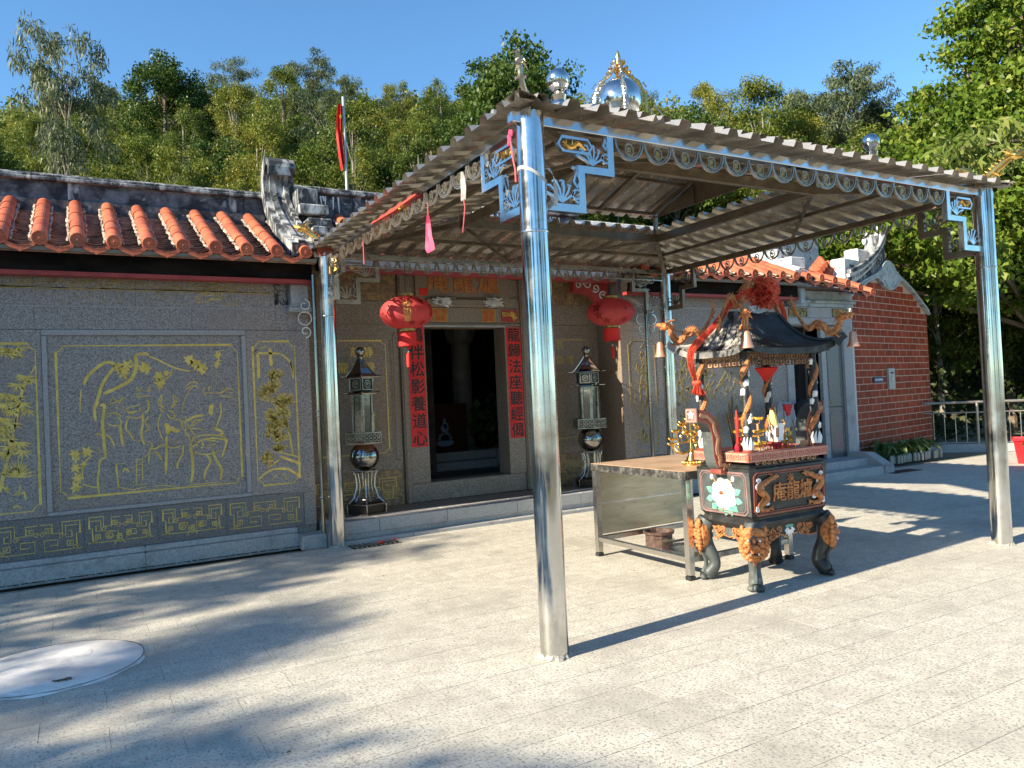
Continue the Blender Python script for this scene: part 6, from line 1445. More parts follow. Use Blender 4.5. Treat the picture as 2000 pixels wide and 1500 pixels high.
MB().box((0, 0, 1.045), (.82, .50, .01)).build('ash_bed', mat('incense_ash', (.30, .27, .23), .95, col2=(.42, .39, .34), scale=20, bump=.6), bu)
def key_run(M, L, z0, h_, n_):
    b = MB(); w_ = 2 * L / n_
    for k in range(n_):
        x = -L + k * w_; b.ribbon([(x + .08 * w_, z0 + .12 * h_), (x + .08 * w_, z0 + .88 * h_), (x + .80 * w_, z0 + .88 * h_), (x + .80 * w_, z0 + .36 * h_), (x + .36 * w_, z0 + .36 * h_), (x + .36 * w_, z0 + .62 * h_), (x + .58 * w_, z0 + .62 * h_)], h_ * .09, .004, M=M)
        b.ribbon([(x + .08 * w_, z0 + .12 * h_), (x + 1.0 * w_, z0 + .12 * h_)], h_ * .09, .0035, M=M)
    b.ribbon([(-L - .012, z0 - .004), (L + .012, z0 - .004)], .009, .005, M=M); b.ribbon([(-L - .012, z0 + h_ + .004), (L + .012, z0 + h_ + .004)], .009, .005, M=M)
    b.build('key_pattern', PINKB, bu)
key_run(WALLY(0, -.3, 0), .44, 1.014, .05, 12); key_run(WALLX(-.462, 0, 0), .275, 1.014, .05, 8)
b = MB()
for k in range(11): 
    x = -.33 + k * .066; b.ribbon([(x + a_, .985 + c_ * .5) for a_, c_ in spiral(0, 0, .03, .006, k * 90, 1.1 * (-1) ** k, 10)], .009, .006, M=WALLY(0, -.262, 0)); b.leaf(x, .985, R(30 + 300 * (k % 2)), .035, .014, .006, M=WALLY(0, -.262, 0))
b.build('neck_scrollwork', mat('tan_scroll', (.33, .17, .09), .5, col2=(.42, .24, .13), scale=20), bu)
def chamfer(M, L, z0, z1, m, k=.03, y0=0):
    b = MB()
    for o_, w_ in ((0, .012), (.018, .006)):
        a, c = L - o_, o_; p = [(-a + k, z0 + c), (a - k, z0 + c), (a, z0 + c + k), (a, z1 - c - k), (a - k, z1 - c), (-a + k, z1 - c), (-a, z1 - c - k), (-a, z0 + c + k)]
        b.ribbon(p, w_, .008, M=M, closed=True)
    b.build('panel_border', m, bu)
Mfront = FR((0, -.2805, .58), (1, 0, 0), (0, -.02, 1)); Mleft = FR((-.434, 0, .58), (0, -1, 0), (-.04, 0, 1))
chamfer(Mfront, .405, .005, .335, BROWNR); chamfer(Mleft, .25, .005, .335, mat('dull_mauve_border', (.17, .11, .105), .5, col2=(.26, .15, .14), scale=14))
# flower on the left face
b = MB(); rr = random.Random(3)
for n_, r_2, q_, z_ in ((8, .088, .050, .004), (7, .055, .046, .012), (5, .028, .036, .020)):
    for k in range(n_): a = 2 * pi * k / n_ + z_ * 60; b.ball((r_2 * cos(a), .155 + r_2 * sin(a), z_), q_ * rr.uniform(.85, 1.1), 9, 6, (1, 1, .22), M=Mleft)
b.build('white_peony', WHIT, bu); b = MB(); b.ball((0, .17, .028), .022, 9, 6, (1.2, .8, .5), M=Mleft); b.build('peony_heart', ORNG, bu)
b = MB()
for k, (x, z_, a, L_) in enumerate(((-.10, .16, 155, .10), (-.10, .12, 190, .10), (-.08, .08, 225, .08), (-.04, .06, 265, .06), (.05, .07, 290, .09), (.08, .08, 315, .09), (.10, .12, 350, .10), (.10, .16, 25, .10), (.03, .05, 250, .07))): b.leaf(x, z_, R(a), L_, .06, .006, M=Mleft, z0=.001 * (k % 3), k=.5)
b.build('peony_leaf', PALEG, bu)
b = MB(); b.ribbon([(-.07, .235), (-.10, .28)], .010, .007, M=Mleft); b.ribbon([(.07, .235), (.10, .275)], .010, .007, M=Mleft)
for k in range(4): b.leaf(.0, .045, R(210 + k * 40), .04, .02, .007, M=Mleft)
b.build('peony_stem', ORNG, bu)
b = MB(); b.ball((-.115, .29, .006), .022, 8, 5, (.8, 1.1, .6), M=Mleft); b.ball((.115, .285, .006), .022, 8, 5, (.8, 1.1, .6), M=Mleft); b.build('peony_bud', WHIT, bu)
# front panel: dragons and characters
for x, ch in ((-.125, '庵'), (.03, '龍'), (.185, '爐')):
    MB().text(ch, .16, Mfront @ T(x, .155, 0), .010, .012).build('raised_character', ORNG, bu)
for s_ in (-1, 1):
    b = MB(); pth = smooth([(s_ * .17, .285, .008), (s_ * .23, .28, .014), (s_ * .29, .255, .014), (s_ * .345, .24, .016), (s_ * .355, .20, .014), (s_ * .31, .165, .016), (s_ * .285, .13, .014), (s_ * .32, .10, .014), (s_ * .355, .08, .012), (s_ * .33, .045, .012), (s_ * .26, .04, .010)], 4)
    N = len(pth); b.tube([Mfront @ V(p) for p in pth], [.014 + .017 * sin(pi * i / (N - 1)) for i in range(N)], 7)
    for i in range(2, N - 2, 2): p = V(pth[i]); b.ball(p + V((s_ * .012, .012, .004)), .008, 5, 4, M=Mfront)
    b.tube([Mfront @ V(q) for q in ((s_ * .20, .28, .01), (s_ * .165, .30, .012), (s_ * .14, .29, .01))], [.022, .016, .008], 6)
    for q in range(3): b.tube([Mfront @ V((s_ * .19, .29, .01)), Mfront @ V((s_ * (.21 + .02 * q), .315 + .005 * q, .012))], [.006, .002], 4)
    for q in range(4): b.tube([Mfront @ V((s_ * .25, .05, .01)), Mfront @ V((s_ * .205, .03 + .013 * q, .012))], [.008, .003], 4)
    b.build('relief_dragon', ORNG, bu)
    b = MB()
    for cx, cz, a in ((.36, .27, 0), (.335, .21, 120), (.385, .05, 60), (.275, .10, 200), (.37, .23, 300)): b.ribbon([(s_ * cx + s_ * a_, cz + c_) for a_, c_ in spiral(0, 0, .022, .006, a, 1.0, 8)], .014, .010, M=Mfront, z0=.006)
    b.build('relief_cloud', WHIT, bu)
b = MB(); b.ball((.01, .265, .008), .018, 8, 5, M=Mfront)
for k in range(8): b.leaf(.01, .265, R(k * 45 + 10), .045, .014, .006, M=Mfront)
b.build('flaming_pearl', ORNG, bu)
# ear handles
def ear(s_):
    pr = smooth([(.40, .965, 0), (.47, .965, 0), (.525, 1.0, 0), (.545, 1.08, 0), (.55, 1.20, 0), (.575, 1.30, 0), (.64, 1.365, 0), (.73, 1.385, 0)], 4)
    pr = [(p[0] + (.0), p[1]) for p in pr]; N = len(pr); up_ = []; lo2 = []
    for i, (x, z_) in enumerate(pr):
        a = pr[max(0, i - 1)]; c = pr[min(N - 1, i + 1)]; d = V((c[0] - a[0], c[1] - a[1])).normalized(); w_ = .035 + .012 * (i / N)
        up_.append((x - d.y * w_, z_ + d.x * w_)); lo2.append((x + d.y * w_, z_ - d.x * w_))
    poly = up_ + lo2[::-1]; M_ = WALLY(0, .055, 0) if s_ > 0 else WALLY(0, .055, 0) @ MX.Scale(-1, 4, (1, 0, 0))
    MB().prism(poly, .11, M=M_).build('ear_handle', IRONG, bu)
    b = MB(); b.prism([(x, z_) for x, z_ in poly], .006, M=M_, z0=.111); b.build('ear_face', BROWNR, bu)
    b = MB(); mid = [((a[0] + c[0]) / 2, (a[1] + c[1]) / 2) for a, c in zip(up_, lo2)]
    b.ribbon([(x + .012 * sin(k * 1.1), z_ + .008 * cos(k * 1.3)) for k, (x, z_) in enumerate(mid)], .026, .007, M=M_, z0=.118)
    for k in range(2, N - 1, 3): b.leaf(mid[k][0], mid[k][1], R(k * 57), .035, .016, .008, M=M_, z0=.118)
    b.build('ear_relief', mat('tan_scroll', (0, 0, 0)), bu)
    b = MB(); b.box((s_ * .745, 0, 1.385), (.012, .125, .115), bev=.003); b.build('ear_end_plate', mat('dull_mauve_border', (0, 0, 0)), bu)
    b = MB(); Me = WALLX(-.751, 0, 1.385) if s_ < 0 else FR((.751, 0, 1.385), (0, 1, 0), (0, 0, 1)); 
    for k in range(5): b.leaf(0, .005, R(90 + 72 * k), .036, .024, .004, M=Me)
    b.build('ear_flower', WHIT, bu); b = MB(); b.ribbon([(-.05, -.045), (.05, -.045), (.05, .045), (-.05, .045)], .008, .004, M=Me, closed=True); b.build('ear_border', PINKB, bu)
    b = MB(); b.box((s_ * .47, 0, .925), (.10, .12, .05), bev=.01); b.build('ear_foot', BROWNR, bu)
ear(-1); ear(1)
# pillars
for sx in (-1, 1):
    for sy in (-1, 1):
        x, y = sx * .40, sy * .245; H_ = .80
        b = MB(); b.lathe([(.038, 1.08), (.031, 1.10), (.030, 1.86)], 12, c=(x, y, 0)); b.build('pillar', IRON, bu)
        MB().lathe([(.045, 1.078), (.048, 1.09), (.038, 1.10)], 14, c=(x, y, 0)).build('pillar_foot', BROWNR, bu)
        b = MB(); N = 46; b.tube([(x + .024 * cos(t * 13 + sx), y + .024 * sin(t * 13 + sx), 1.16 + t * .66) for t in np.linspace(0, 1, N)], [.014 + .012 * abs(sin(t * 9)) for t in np.linspace(0, 1, N)], 7)
        for t in np.linspace(.05, .95, 16): b.ball((x + .036 * cos(t * 13 + sx), y + .036 * sin(t * 13 + sx), 1.16 + t * .66), .009, 5, 4)
        b.build('coiled_dragon', ORNG, bu)
        b = MB(); rr = random.Random(int(sx * 2 + sy + 5))
        cl = b; b = None
        for k in range(8):
            b = MB(); t0 = rr.uniform(.02, .1) + k * .115; tt = np.linspace(t0, t0 + .075, 6); b.tube([(x + .022 * cos(t * 13 + sx + 2.6), y + .022 * sin(t * 13 + sx + 2.6), 1.16 + t * .66 + .02 * sin(i * 1.7)) for i, t in enumerate(tt)], [.008, .018, .022, .019, .022, .006], 6); b.build('white_cloud_relief', WHIT, bu)
        b = MB()
        for k in range(7): a = k * .9; b.tube([(x + .024 * cos(a), y + .024 * sin(a), 1.10), (x + .036 * cos(a), y + .036 * sin(a), 1.15), (x + .028 * cos(a + .3), y + .028 * sin(a + .3), 1.20)], [.016, .012, .003], 5)
        b.build('white_wave_relief', WHIT, bu)
# stepped fret boards below the eave
def fretboard(M, L, m):
    b = MB(); st_ = [(0, .09), (.25, .075), (.4, .05), (.62, .075), (.8, .10), (1.0, .14)]
    b.ribbon([(-L, 1.86), (L, 1.86)], .012, .02, M=M, z0=-.02)
    n_ = int(L * 2 / .062)
    for k in range(n_):
        x = -L + (k + .5) * 2 * L / n_; q = abs(x) / L; h_ = .05 + .02 * (k % 2) + (.05 if q > .75 else 0) + (.035 if q < .3 else 0); z_ = 1.855
        while h_ > .02:
            s_ = .045; b.ribbon([(x - .024, z_), (x + .024, z_), (x + .024, z_ - s_), (x - .01, z_ - s_), (x - .01, z_ - .02), (x + .01, z_ - .02)], .009, .018, M=M, z0=-.018); h_ -= .045; z_ -= .042
    b.build('fret_board', m, bu)
fretboard(WALLY(0, -.245, 0), .385, mat('brown_fretwork', (.17, .09, .05), .5, col2=(.27, .15, .08), scale=20)); fretboard(WALLX(-.40, 0, 0), .235, mat('pale_orange_fretwork', (.42, .24, .14), .5, col2=(.55, .34, .22), scale=20))
fretboard(FR((0, .245, 0), (-1, 0, 0), (0, 0, 1)), .385, MATS['brown_fretwork']); fretboard(FR((.40, 0, 0), (0, 1, 0), (0, 0, 1)), .235, MATS['brown_fretwork'])
# roof: concave hip with flared corners
TIL = mat('black_glazed_tile', (.018, .02, .022), .35, col2=(.04, .043, .045), scale=9, spots=[((.38, .38, .37), 5, .62, .66, .7, 4)], stretch=(1, 1, 1), bump=.2); 
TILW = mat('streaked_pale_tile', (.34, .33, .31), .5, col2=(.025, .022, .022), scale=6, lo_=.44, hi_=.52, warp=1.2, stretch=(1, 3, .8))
EXh, EYh, Rh = .49, .37, .25
def roofpt(t, s_, side):     # t 0 eave ..1 ridge, s -1..1 along the side
    k = t ** .8; hx_ = EXh + (Rh - EXh) * k; hy_ = EYh + (.045 - EYh) * k; z_ = 1.885 + .30 * t ** 1.7 + .06 * (abs(s_) ** 4) * (1 - t) ** 2
    f = 1 + .05 * (abs(s_) ** 4) * (1 - t)
    if side == 0: return V((s_ * hx_ * f, -hy_ * f, z_))
    if side == 2: return V((-s_ * hx_ * f, hy_ * f, z_))
    if side == 1: return V((hx_ * f, s_ * hy_ * f, z_))
    return V((-hx_ * f, -s_ * hy_ * f, z_))
for side in range(4):
    b = MB(); n1, n2 = (44 if side % 2 == 0 else 32), 8; vs = []
    for j in range(n2 + 1):
        for i in range(n1 + 1):
            s_ = -1 + 2 * i / n1; p = roofpt(j / n2, s_, side); p.z += (.008 if i % 2 else -.004) * (1 - .3 * j / n2); vs.append(p)
    b.add(vs, [(j * (n1 + 1) + i, j * (n1 + 1) + i + 1, (j + 1) * (n1 + 1) + i + 1, (j + 1) * (n1 + 1) + i) for j in range(n2) for i in range(n1)], sm=False)
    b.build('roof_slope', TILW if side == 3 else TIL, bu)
    b = MB(); pts = [roofpt(0, -1 + 2 * i / 20, side) + V((0, 0, -.018)) for i in range(21)]
    vs = [p + V((0, 0, h_)) for p in pts for h_ in (-.028, .022)]; q = [(pp - V((0, 0, pp.z))).normalized() * .012 for pp in pts]
    vs2 = [p - q[i // 2] for i, p in enumerate(vs)]
    n_ = len(vs); b.add(vs + vs2, [(2 * i, 2 * i + 2, 2 * i + 3, 2 * i + 1) for i in range(20)] + [(n_ + 2 * i + 1, n_ + 2 * i + 3, n_ + 2 * i + 2, n_ + 2 * i) for i in range(20)] + [(2 * i, n_ + 2 * i, n_ + 2 * i + 2, 2 * i + 2) for i in range(20)])
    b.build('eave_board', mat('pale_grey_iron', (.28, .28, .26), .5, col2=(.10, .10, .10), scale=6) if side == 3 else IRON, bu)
SX_ = MB().add([(-.54, -.39, 1.862), (.54, -.39, 1.862), (.54, .39, 1.862), (-.54, .39, 1.862), (-.54, -.39, 1.87), (.54, -.39, 1.87), (.54, .39, 1.87), (-.54, .39, 1.87)], [(0, 3, 2, 1), (4, 5, 6, 7), (0, 1, 5, 4), (1, 2, 6, 5), (2, 3, 7, 6), (3, 0, 4, 7)], M=MX.Diagonal((.89, .93, 1, 1))).build('soffit', IRON, bu)
for sx in (-1, 1):
    for sy in (-1, 1):
        side = 0 if sy < 0 else 2; s_ = (sx if sy < 0 else -sx); pts = [roofpt(t, s_, side) + V((0, 0, .012)) for t in np.linspace(0, 1, 8)]
        tip = pts[0] + V((sx * .025, sy * .025, .012)); b = MB(); b.tube([tip] + pts, [.024] + [.02] * 8, 6)
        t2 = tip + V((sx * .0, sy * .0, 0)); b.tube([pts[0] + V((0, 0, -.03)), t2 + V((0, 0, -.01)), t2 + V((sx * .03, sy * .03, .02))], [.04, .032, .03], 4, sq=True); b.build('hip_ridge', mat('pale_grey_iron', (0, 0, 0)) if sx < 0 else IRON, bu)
        d = V((sx, sy, 0)) * .75; base = pts[0]
        e_ = V((sx, sy, 0)); pth = [base + e_ * u_ + V((0, 0, z_)) for u_, z_ in ((-.21, .25), (-.175, .15), (-.14, .09), (-.105, .13), (-.07, .13), (-.035, .055), (.0, .045), (.025, .10), (.035, .165), (.05, .18))]
        dragon(bu, [tuple(p) for p in pth], .024, ORNG, name='roof_dragon')
        c = base + V((sx * .098, sy * .098, -.045)); b = MB(); b.tube([c + V((0, 0, .21)), c + V((0, 0, .08))], .003, 5); b.build('bell_cord', IRON, bu)
        b = MB(); b.lathe([(.007, .10), (.02, .094), (.027, .08), (.033, .03), (.042, -.005), (.053, -.03), (.046, -.03), (.024, .05)], 18, c=c + V((0, 0, 0))); b.build('wind_bell', mat('copper_bell', (.62, .30, .17), .4, metal=.55, col2=(.70, .38, .24), scale=10), bu)
b = MB(); b.tube([(-.27, 0, 2.19), (.27, 0, 2.19)], .03, 8)
for sx in (-1, 1): pass
b.build('ridge_beam', IRON, bu)
b = MB(); rr = random.Random(4)
for k in range(14): a = k * .45; b.tube([(.03 * sin(k) , -.03, 2.21), (.08 * cos(a), -.05, 2.235 + .03 * sin(a)), (.10 * cos(a + .5), -.045, 2.25)], .008, 5)
b.build('ridge_cloud', mat('ice_blue_paint', (.45, .55, .60), .5), bu)
for sx in (-1, 1):
    dragon(bu, [(sx * .36, 0, 2.14), (sx * .30, 0, 2.22), (sx * .26, 0, 2.33), (sx * .19, 0, 2.36), (sx * .15, 0, 2.30), (sx * .12, 0, 2.34), (sx * .09, 0, 2.40)] if sx > 0 else [(-.38, 0, 2.16), (-.30, 0, 2.30), (-.24, 0, 2.34), (-.20, 0, 2.26), (-.15, -.01, 2.32), (-.10, -.01, 2.40), (-.06, -.02, 2.43)], .026, ORNG, name='ridge_dragon')
# ================================================================ RED SASH AND ROSETTE
ro = thing('organza_rosette', 'large red organza rosette sitting on top of the burner roof', 'rosette', (5.01, 4.47, 2.37))
rr = np.random.default_rng(8); b = MB()
for k in range(150):
    d = rr.normal(size=3); d /= np.linalg.norm(d); d = V(d); o = d * .05; u = d.orthogonal().normalized(); u = MX.Rotation(rr.uniform(0, 6.28), 4, d) @ u; w_ = d.cross(u); L = rr.uniform(.06, .095); W_ = rr.uniform(.03, .055); vs = []
    for i in range(3):
        for j in range(4):
            q = o + d * L * i / 2 + u * W_ * (j / 3 - .5) * (1 + i * .6) + w_ * .012 * sin(j * 2.1 + i) * (1 + i); vs.append(q)
    b.add(vs, [(i * 4 + j, i * 4 + j + 1, i * 4 + 5 + j, i * 4 + 4 + j) for i in range(2) for j in range(3)], sm=True)
b.build('petal_ruffle', REDSH, ro)
sa = thing('organza_drape', 'red organza sash draped from the burner roof and knotted to its pillar', 'sash', (4.94, 4.52, 0))
def sash(path, widths, m, folds=7, name='sash_cloth', wv=.012):
    P = [V(p) for p in smooth(path, 5)]; N = len(P); W_ = np.interp(np.linspace(0, 1, N), np.linspace(0, 1, len(widths)), widths); b = MB(); vs = []; n_ = 18
    for i, p in enumerate(P):
        t = (P[min(N - 1, i + 1)] - P[max(0, i - 1)]).normalized(); sd = t.cross(V((-.5, -.8, 0.0))).normalized(); nn = sd.cross(t)
        for k in range(n_ + 1): u = k / n_ - .5; vs.append(p + sd * u * W_[i] + nn * (wv * sin(k * 2.4 + i * .15) * (W_[i] / .1)))
    b.add(vs, [(i * (n_ + 1) + k, i * (n_ + 1) + k + 1, (i + 1) * (n_ + 1) + k + 1, (i + 1) * (n_ + 1) + k) for i in range(N - 1) for k in range(n_)], sm=True); return b.build(name, m, sa)
sash([(.02, -.03, 2.38), (-.10, -.05, 2.39), (-.22, -.02, 2.32), (-.30, .05, 2.20), (-.38, .10, 2.09), (-.50, .14, 1.98), (-.565, .16, 1.90), (-.555, .18, 1.80), (-.50, .21, 1.70), (-.45, .235, 1.64)], [.03, .04, .04, .045, .05, .065, .06, .055, .04, .02], REDSH)
sash([(-.45, .235, 1.65), (-.47, .22, 1.60), (-.50, .20, 1.55)], [.03, .06, .08], REDSH, wv=.03); sash([(-.44, .235, 1.65), (-.43, .22, 1.58), (-.44, .20, 1.54)], [.03, .05, .07], REDSH, wv=.03)
b = MB(); b.ball((-.45, .235, 1.645), .04, 9, 6, (1.1, 1.1, .7)); b.build('sash_knot', REDSH, sa)
sash([(.10, -.03, 2.34), (.20, -.03, 2.36), (.33, .0, 2.30), (.40, .02, 2.20), (.42, .03, 2.11)], [.03, .035, .04, .045, .04], REDSH)
rc = thing('red_cloth_scrap', 'red cloth wrapped round the shaded rear pillar of the burner', 'cloth scrap', (5.34, 4.765, 1.70)); b = MB(); b.lathe([(.03, -.07), (.05, -.02), (.10, .05), (.09, .06), (.04, .0)], 14, flute=5, fa=.1); b.build('cloth', REDPAP, rc)
# ================================================================ OFFERINGS IN THE BURNER
INC = mat('incense_stick', (.50, .13, .05), .8); INC2 = mat('pale_incense', (.60, .33, .16), .8)
rr = random.Random(6); k0 = 0
def stick(x, y, h_, r_, tx, ty, m, label, grp='incense sticks standing in the ash'):
    t_ = thing('incense_stick', label, 'incense stick', (x, y, 1.05), 0, grp); MB().tube([(0, 0, 0), (tx, ty, h_)], r_, 6).build('stick', m, t_); return t_
# tall joss sticks
talls = [(5.02, 4.42, .36, .008, -.05, -.0), (5.05, 4.44, .36, .008, .0, .0), (5.08, 4.40, .24, .006, .035, .0), (4.98, 4.40, .30, .007, -.04, .02), (5.11, 4.45, .22, .004, .05, .01), (4.76, 4.36, .24, .009, -.012, -.0)]
for i, a in enumerate(talls): stick(*a, INC2, ['thick tall incense stick leaning left behind the white figurine', 'tallest upright incense stick beside the white figurine', 'thin tall incense stick leaning right at the middle of the burner', 'leaning incense stick close behind the white figurine', 'thinnest long incense stick leaning far right', 'thick salmon incense stick in front of the gold lotus stand'][i])
bt = MB()
for k in range(90):
    x = rr.uniform(4.80, 5.13); y = rr.uniform(4.29, 4.38); h_ = rr.uniform(.02, .06); bt.tube([(x, y, 1.048), (x + rr.uniform(-.02, .02), y + rr.uniform(-.015, .01), 1.05 + h_)], .0028, 4)
o = bt.build('incense_stubs', mat('red_stub', (.60, .09, .04), .8)); tag(o, 'bed of short burnt red incense stubs along the burner front edge', 'incense stubs'); o['kind'] = 'stuff'
bt = MB()
for k in range(9): bt.tube([(5.21 + .011 * k + rr.uniform(-.003, .003), 4.33 + rr.uniform(0, .02), 1.05), (5.21 + .011 * k, 4.33, 1.125)], .0045, 5)
tag(bt.build('candle_stubs', INC2), 'row of orange candle stubs near the right end of the burner', 'candle stubs')
tag(MB().ball((5.22, 4.44, 1.06), .10, 12, 6, (1.6, .8, .25)).build('ash_heap', mat('incense_ash', (0, 0, 0))), 'small grey ash heap behind the candle stubs', 'ash heap')
fg = thing('wrapped_figurine', 'white and yellow wrapped figurine with red base among the incense', 'figurine', (4.96, 4.36, 1.05))
b = MB(); b.tube([(0, 0, .06), (.01, 0, .12), (.0, .0, .22), (-.02, 0, .26)], [.028, .035, .028, .02], 8); b.prism([(-.03, .10), (.03, .09), (.045, .20), (.06, .225), (-.01, .235)], .012, M=WALLY(0, -.03, 0)); b.build('white_wrap', mat('bright_white_cloth', (.85, .84, .8), .6), fg)
b = MB(); b.tube([(-.01, 0, .22), (-.03, 0, .29), (-.045, .0, .34)], [.026, .03, .012], 8); b.build('yellow_head', mat('pale_yellow_cloth', (.78, .62, .22), .6), fg)
b = MB(); b.lathe([(.02, 0), (.03, .02), (.045, .07), (.02, .09)], 12); b.build('red_base', mat('crimson_paint', (.42, .02, .04), .4), fg)
b = MB(); b.prism([(-.045, .12), (-.02, .12), (-.012, .20), (-.04, .20)], .01, M=WALLY(0, -.032, 0)); b.build('pink_tag', PINKB, fg)
ls = thing('gold_lotus_stand', 'golden flower candle stand inside the burner behind the front pillar', 'candle stand', (4.74, 4.44, 1.05))
b = MB(); b.tube([(0, 0, 0), (0, 0, .30)], .006, 6)
for z_, R_, n_ in ((.04, .10, 6), (.14, .12, 4), (.24, .08, 4)):
    for k in range(n_): a = 2 * pi * k / n_ + z_ * 9; b.tube([(0, 0, z_), (R_ * cos(a), R_ * sin(a), z_ + .0), (R_ * cos(a), R_ * sin(a), z_ + .03)], .004, 4); lotus(b, (R_ * cos(a), R_ * sin(a), z_ + .035), .028)
b.build('stand_arms', mat('yellow_gilt_plastic', (.70, .38, .05), .35, metal=.4), ls)
gl = thing('gold_leaf_cluster', 'cluster of gold paper leaves right of the wrapped figurine', 'gold ornament', (5.10, 4.40, 1.05)); P = np.random.default_rng(4).normal(size=(70, 3)) * (.03, .03, .06) + (0, 0, .11); inst('gold_leaves', leafmesh('gold_leaves', P, .04, mat('crumpled_gold_foil', (.75, .45, .12), .35, metal=.6), seed=1), gl)
pf = thing('peacock_feathers', 'dark feather spray standing at the left end inside the burner', 'feathers', (4.62, 4.50, 1.05)); b = MB()
for k, (dx, h_) in enumerate(((.0, .48), (-.03, .42), (.04, .40), (.07, .33), (-.06, .35))): b.tube(smooth([(0, 0, 0), (dx * .5, 0, h_ * .5), (dx, 0, h_ * .8), (dx * 1.3, 0, h_)], 3), [.004, .004, .005, .006, .007, .010, .014, .016, .012, .003], 5, flat=.4)
b.build('feather', mat('dark_feather', (.035, .03, .015), .6), pf)
rk = thing('red_spirit_sticks', 'red and gold ornamental staff standing at the left end inside the burner', 'ornamental staff', (4.60, 4.44, 1.05)); b = MB(); b.tube([(0, 0, 0), (0, 0, .14), (.005, 0, .28), (.0, 0, .36)], [.018, .012, .018, .004], 7); b.build('staff_body', mat('lacquer_red', (.45, .03, .02), .3), rk)
b = MB(); b.ball((-.03, -.02, .05), .028, 7, 5, (.8, .8, 1.6)); b.ball((.03, .0, .12), .02, 7, 5); b.ball((.05, .02, .06), .03, 7, 5, (1, 1, 1.4)); b.build('staff_rosette', mat('crimson_paint', (0, 0, 0)), rk)
# ================================================================ THINGS AGAINST THE RIGHT WING
mp = thing('mop', 'white string mop with red clip leaning against the right wing wall', 'mop', (10.05, 8.62, 0.0)); b = MB(); b.tube([(0.0, -.1, .0), (0.02, .12, 1.32)], .012, 6); b.build('mop_pole', STEELR, mp)
b = MB(); rr = random.Random(2)
for k in range(46): a = rr.uniform(-1, 1); b.tube(smooth([(.02 + a * .04, .08, 1.30), (.02 + a * .16, .04 - .05 * rr.random(), 1.24), (.02 + a * .24, .02 - .05 * rr.random(), rr.uniform(.86, 1.0))], 3), .010, 5)
b.build('mop_strings', mat('grey_white_yarn', (.45, .45, .47), .9), mp); b = MB(); b.prism([(-.10, 1.27), (.10, 1.27), (.03, 1.10), (-.01, 1.08)], .05, M=WALLY(.02, .0, 0)); b.build('mop_clip', REDPAP, mp)
jk = thing('black_jacket', 'black jacket hung over a pale board beside the side door', 'jacket', (10.62, 8.72, 0)); b = MB(); b.tube(smooth([(0, 0, 1.32), (.0, -.02, 1.2), (.02, -.03, 1.0), (.05, -.03, .85)], 4), [.10, .14, .17, .19, .2, .21, .21, .21, .2, .2, .2, .19, .18], 14, flat=.45); b.tube([(-.12, 0, 1.25), (-.22, -.02, 1.0), (-.2, -.02, .86)], [.07, .07, .05], 8); b.build('jacket_body', mat('black_cloth', (.012, .012, .013), .9), jk)
tag(MB().bb((10.40, 8.66, .26), (10.62, 8.70, 1.0), bev=.005).build('pale_board', mat('pale_board', (.38, .36, .31), .7)), 'pale upright board standing under the black jacket', 'board')
bk = thing('hanging_basket', 'yellow wire basket with brown top against the right wing wall', 'basket', (9.05, 8.75, 1.05)); b = MB()
for k in range(5): b.tube([(.13 * cos(a) * (1 - .05 * k), .10 * sin(a), -.07 * k + .1) for a in np.linspace(0, 2 * pi, 15)[:-1]], .006, 4, closed=True)
for k in range(8): a = k * pi / 4; b.tube([(.13 * cos(a), .10 * sin(a), .1), (.105 * cos(a), .10 * sin(a), -.18)], .006, 4)
b.build('basket_wire', mat('yellow_wire', (.45, .36, .12), .5), bk); MB().ball((.16, 0, .08), .12, 10, 6, (1.2, .8, .5)).build('basket_cover', mat('brown_straw', (.12, .08, .05), .9), bk)
# ================================================================ RAILING, PLANTS, BIN
rl = thing('steel_railing', 'stainless steel railing along the edge of the yard right of the annex', 'railing', (0, 0, 0))
pts = [(15.9, 10.45), (16.9, 9.35), (17.75, 8.25), (18.4, 7.4), (19.3, 6.0), (20.4, 4.4)]
for (a, c) in zip(pts[:-1], pts[1:]):
    a = V((*a, 0)); c = V((*c, 0)); L = (c - a).length; d = (c - a).normalized()
    for z_, r_2 in ((1.02, .032), (.80, .018), (.14, .018)): MB().tube([a + V((0, 0, z_)), c + V((0, 0, z_))], r_2, 8).build('rail', TRIM, rl)
    MB().tube([a, a + V((0, 0, 1.0))], .03, 8).build('railing_post', TRIM, rl)
    n_ = int(L / .19)
    for k in range(1, n_): MB().tube([a + d * (k * L / n_) + V((0, 0, .14)), a + d * (k * L / n_) + V((0, 0, .80))], .010, 6).build('baluster', TRIM, rl)
MB().tube([(*pts[0], .03), (*pts[1], .03), (*pts[2], .03), (*pts[3], .03), (*pts[4], .03), (*pts[5], .03)], .09, 4, sq=True).build('kerb_stone', KERB, rl)
bi = thing('red_bin', 'red plastic bin at the right edge of the yard', 'bin', (14.6, 7.22, 0)); bi.rotation_euler = (0, 0, .5)
b = MB(); b.rectloft([(.17, .17, 0), (.22, .22, .40), (.25, .25, .41), (.25, .25, .45), (.22, .22, .45), (.2, .2, .35)]); b.build('bin_body', mat('red_plastic', (.62, .02, .025), .35), bi); MB().box((-.06, -.212, .27), (.2, .006, .14)).build('bin_label', WHIT, bi)
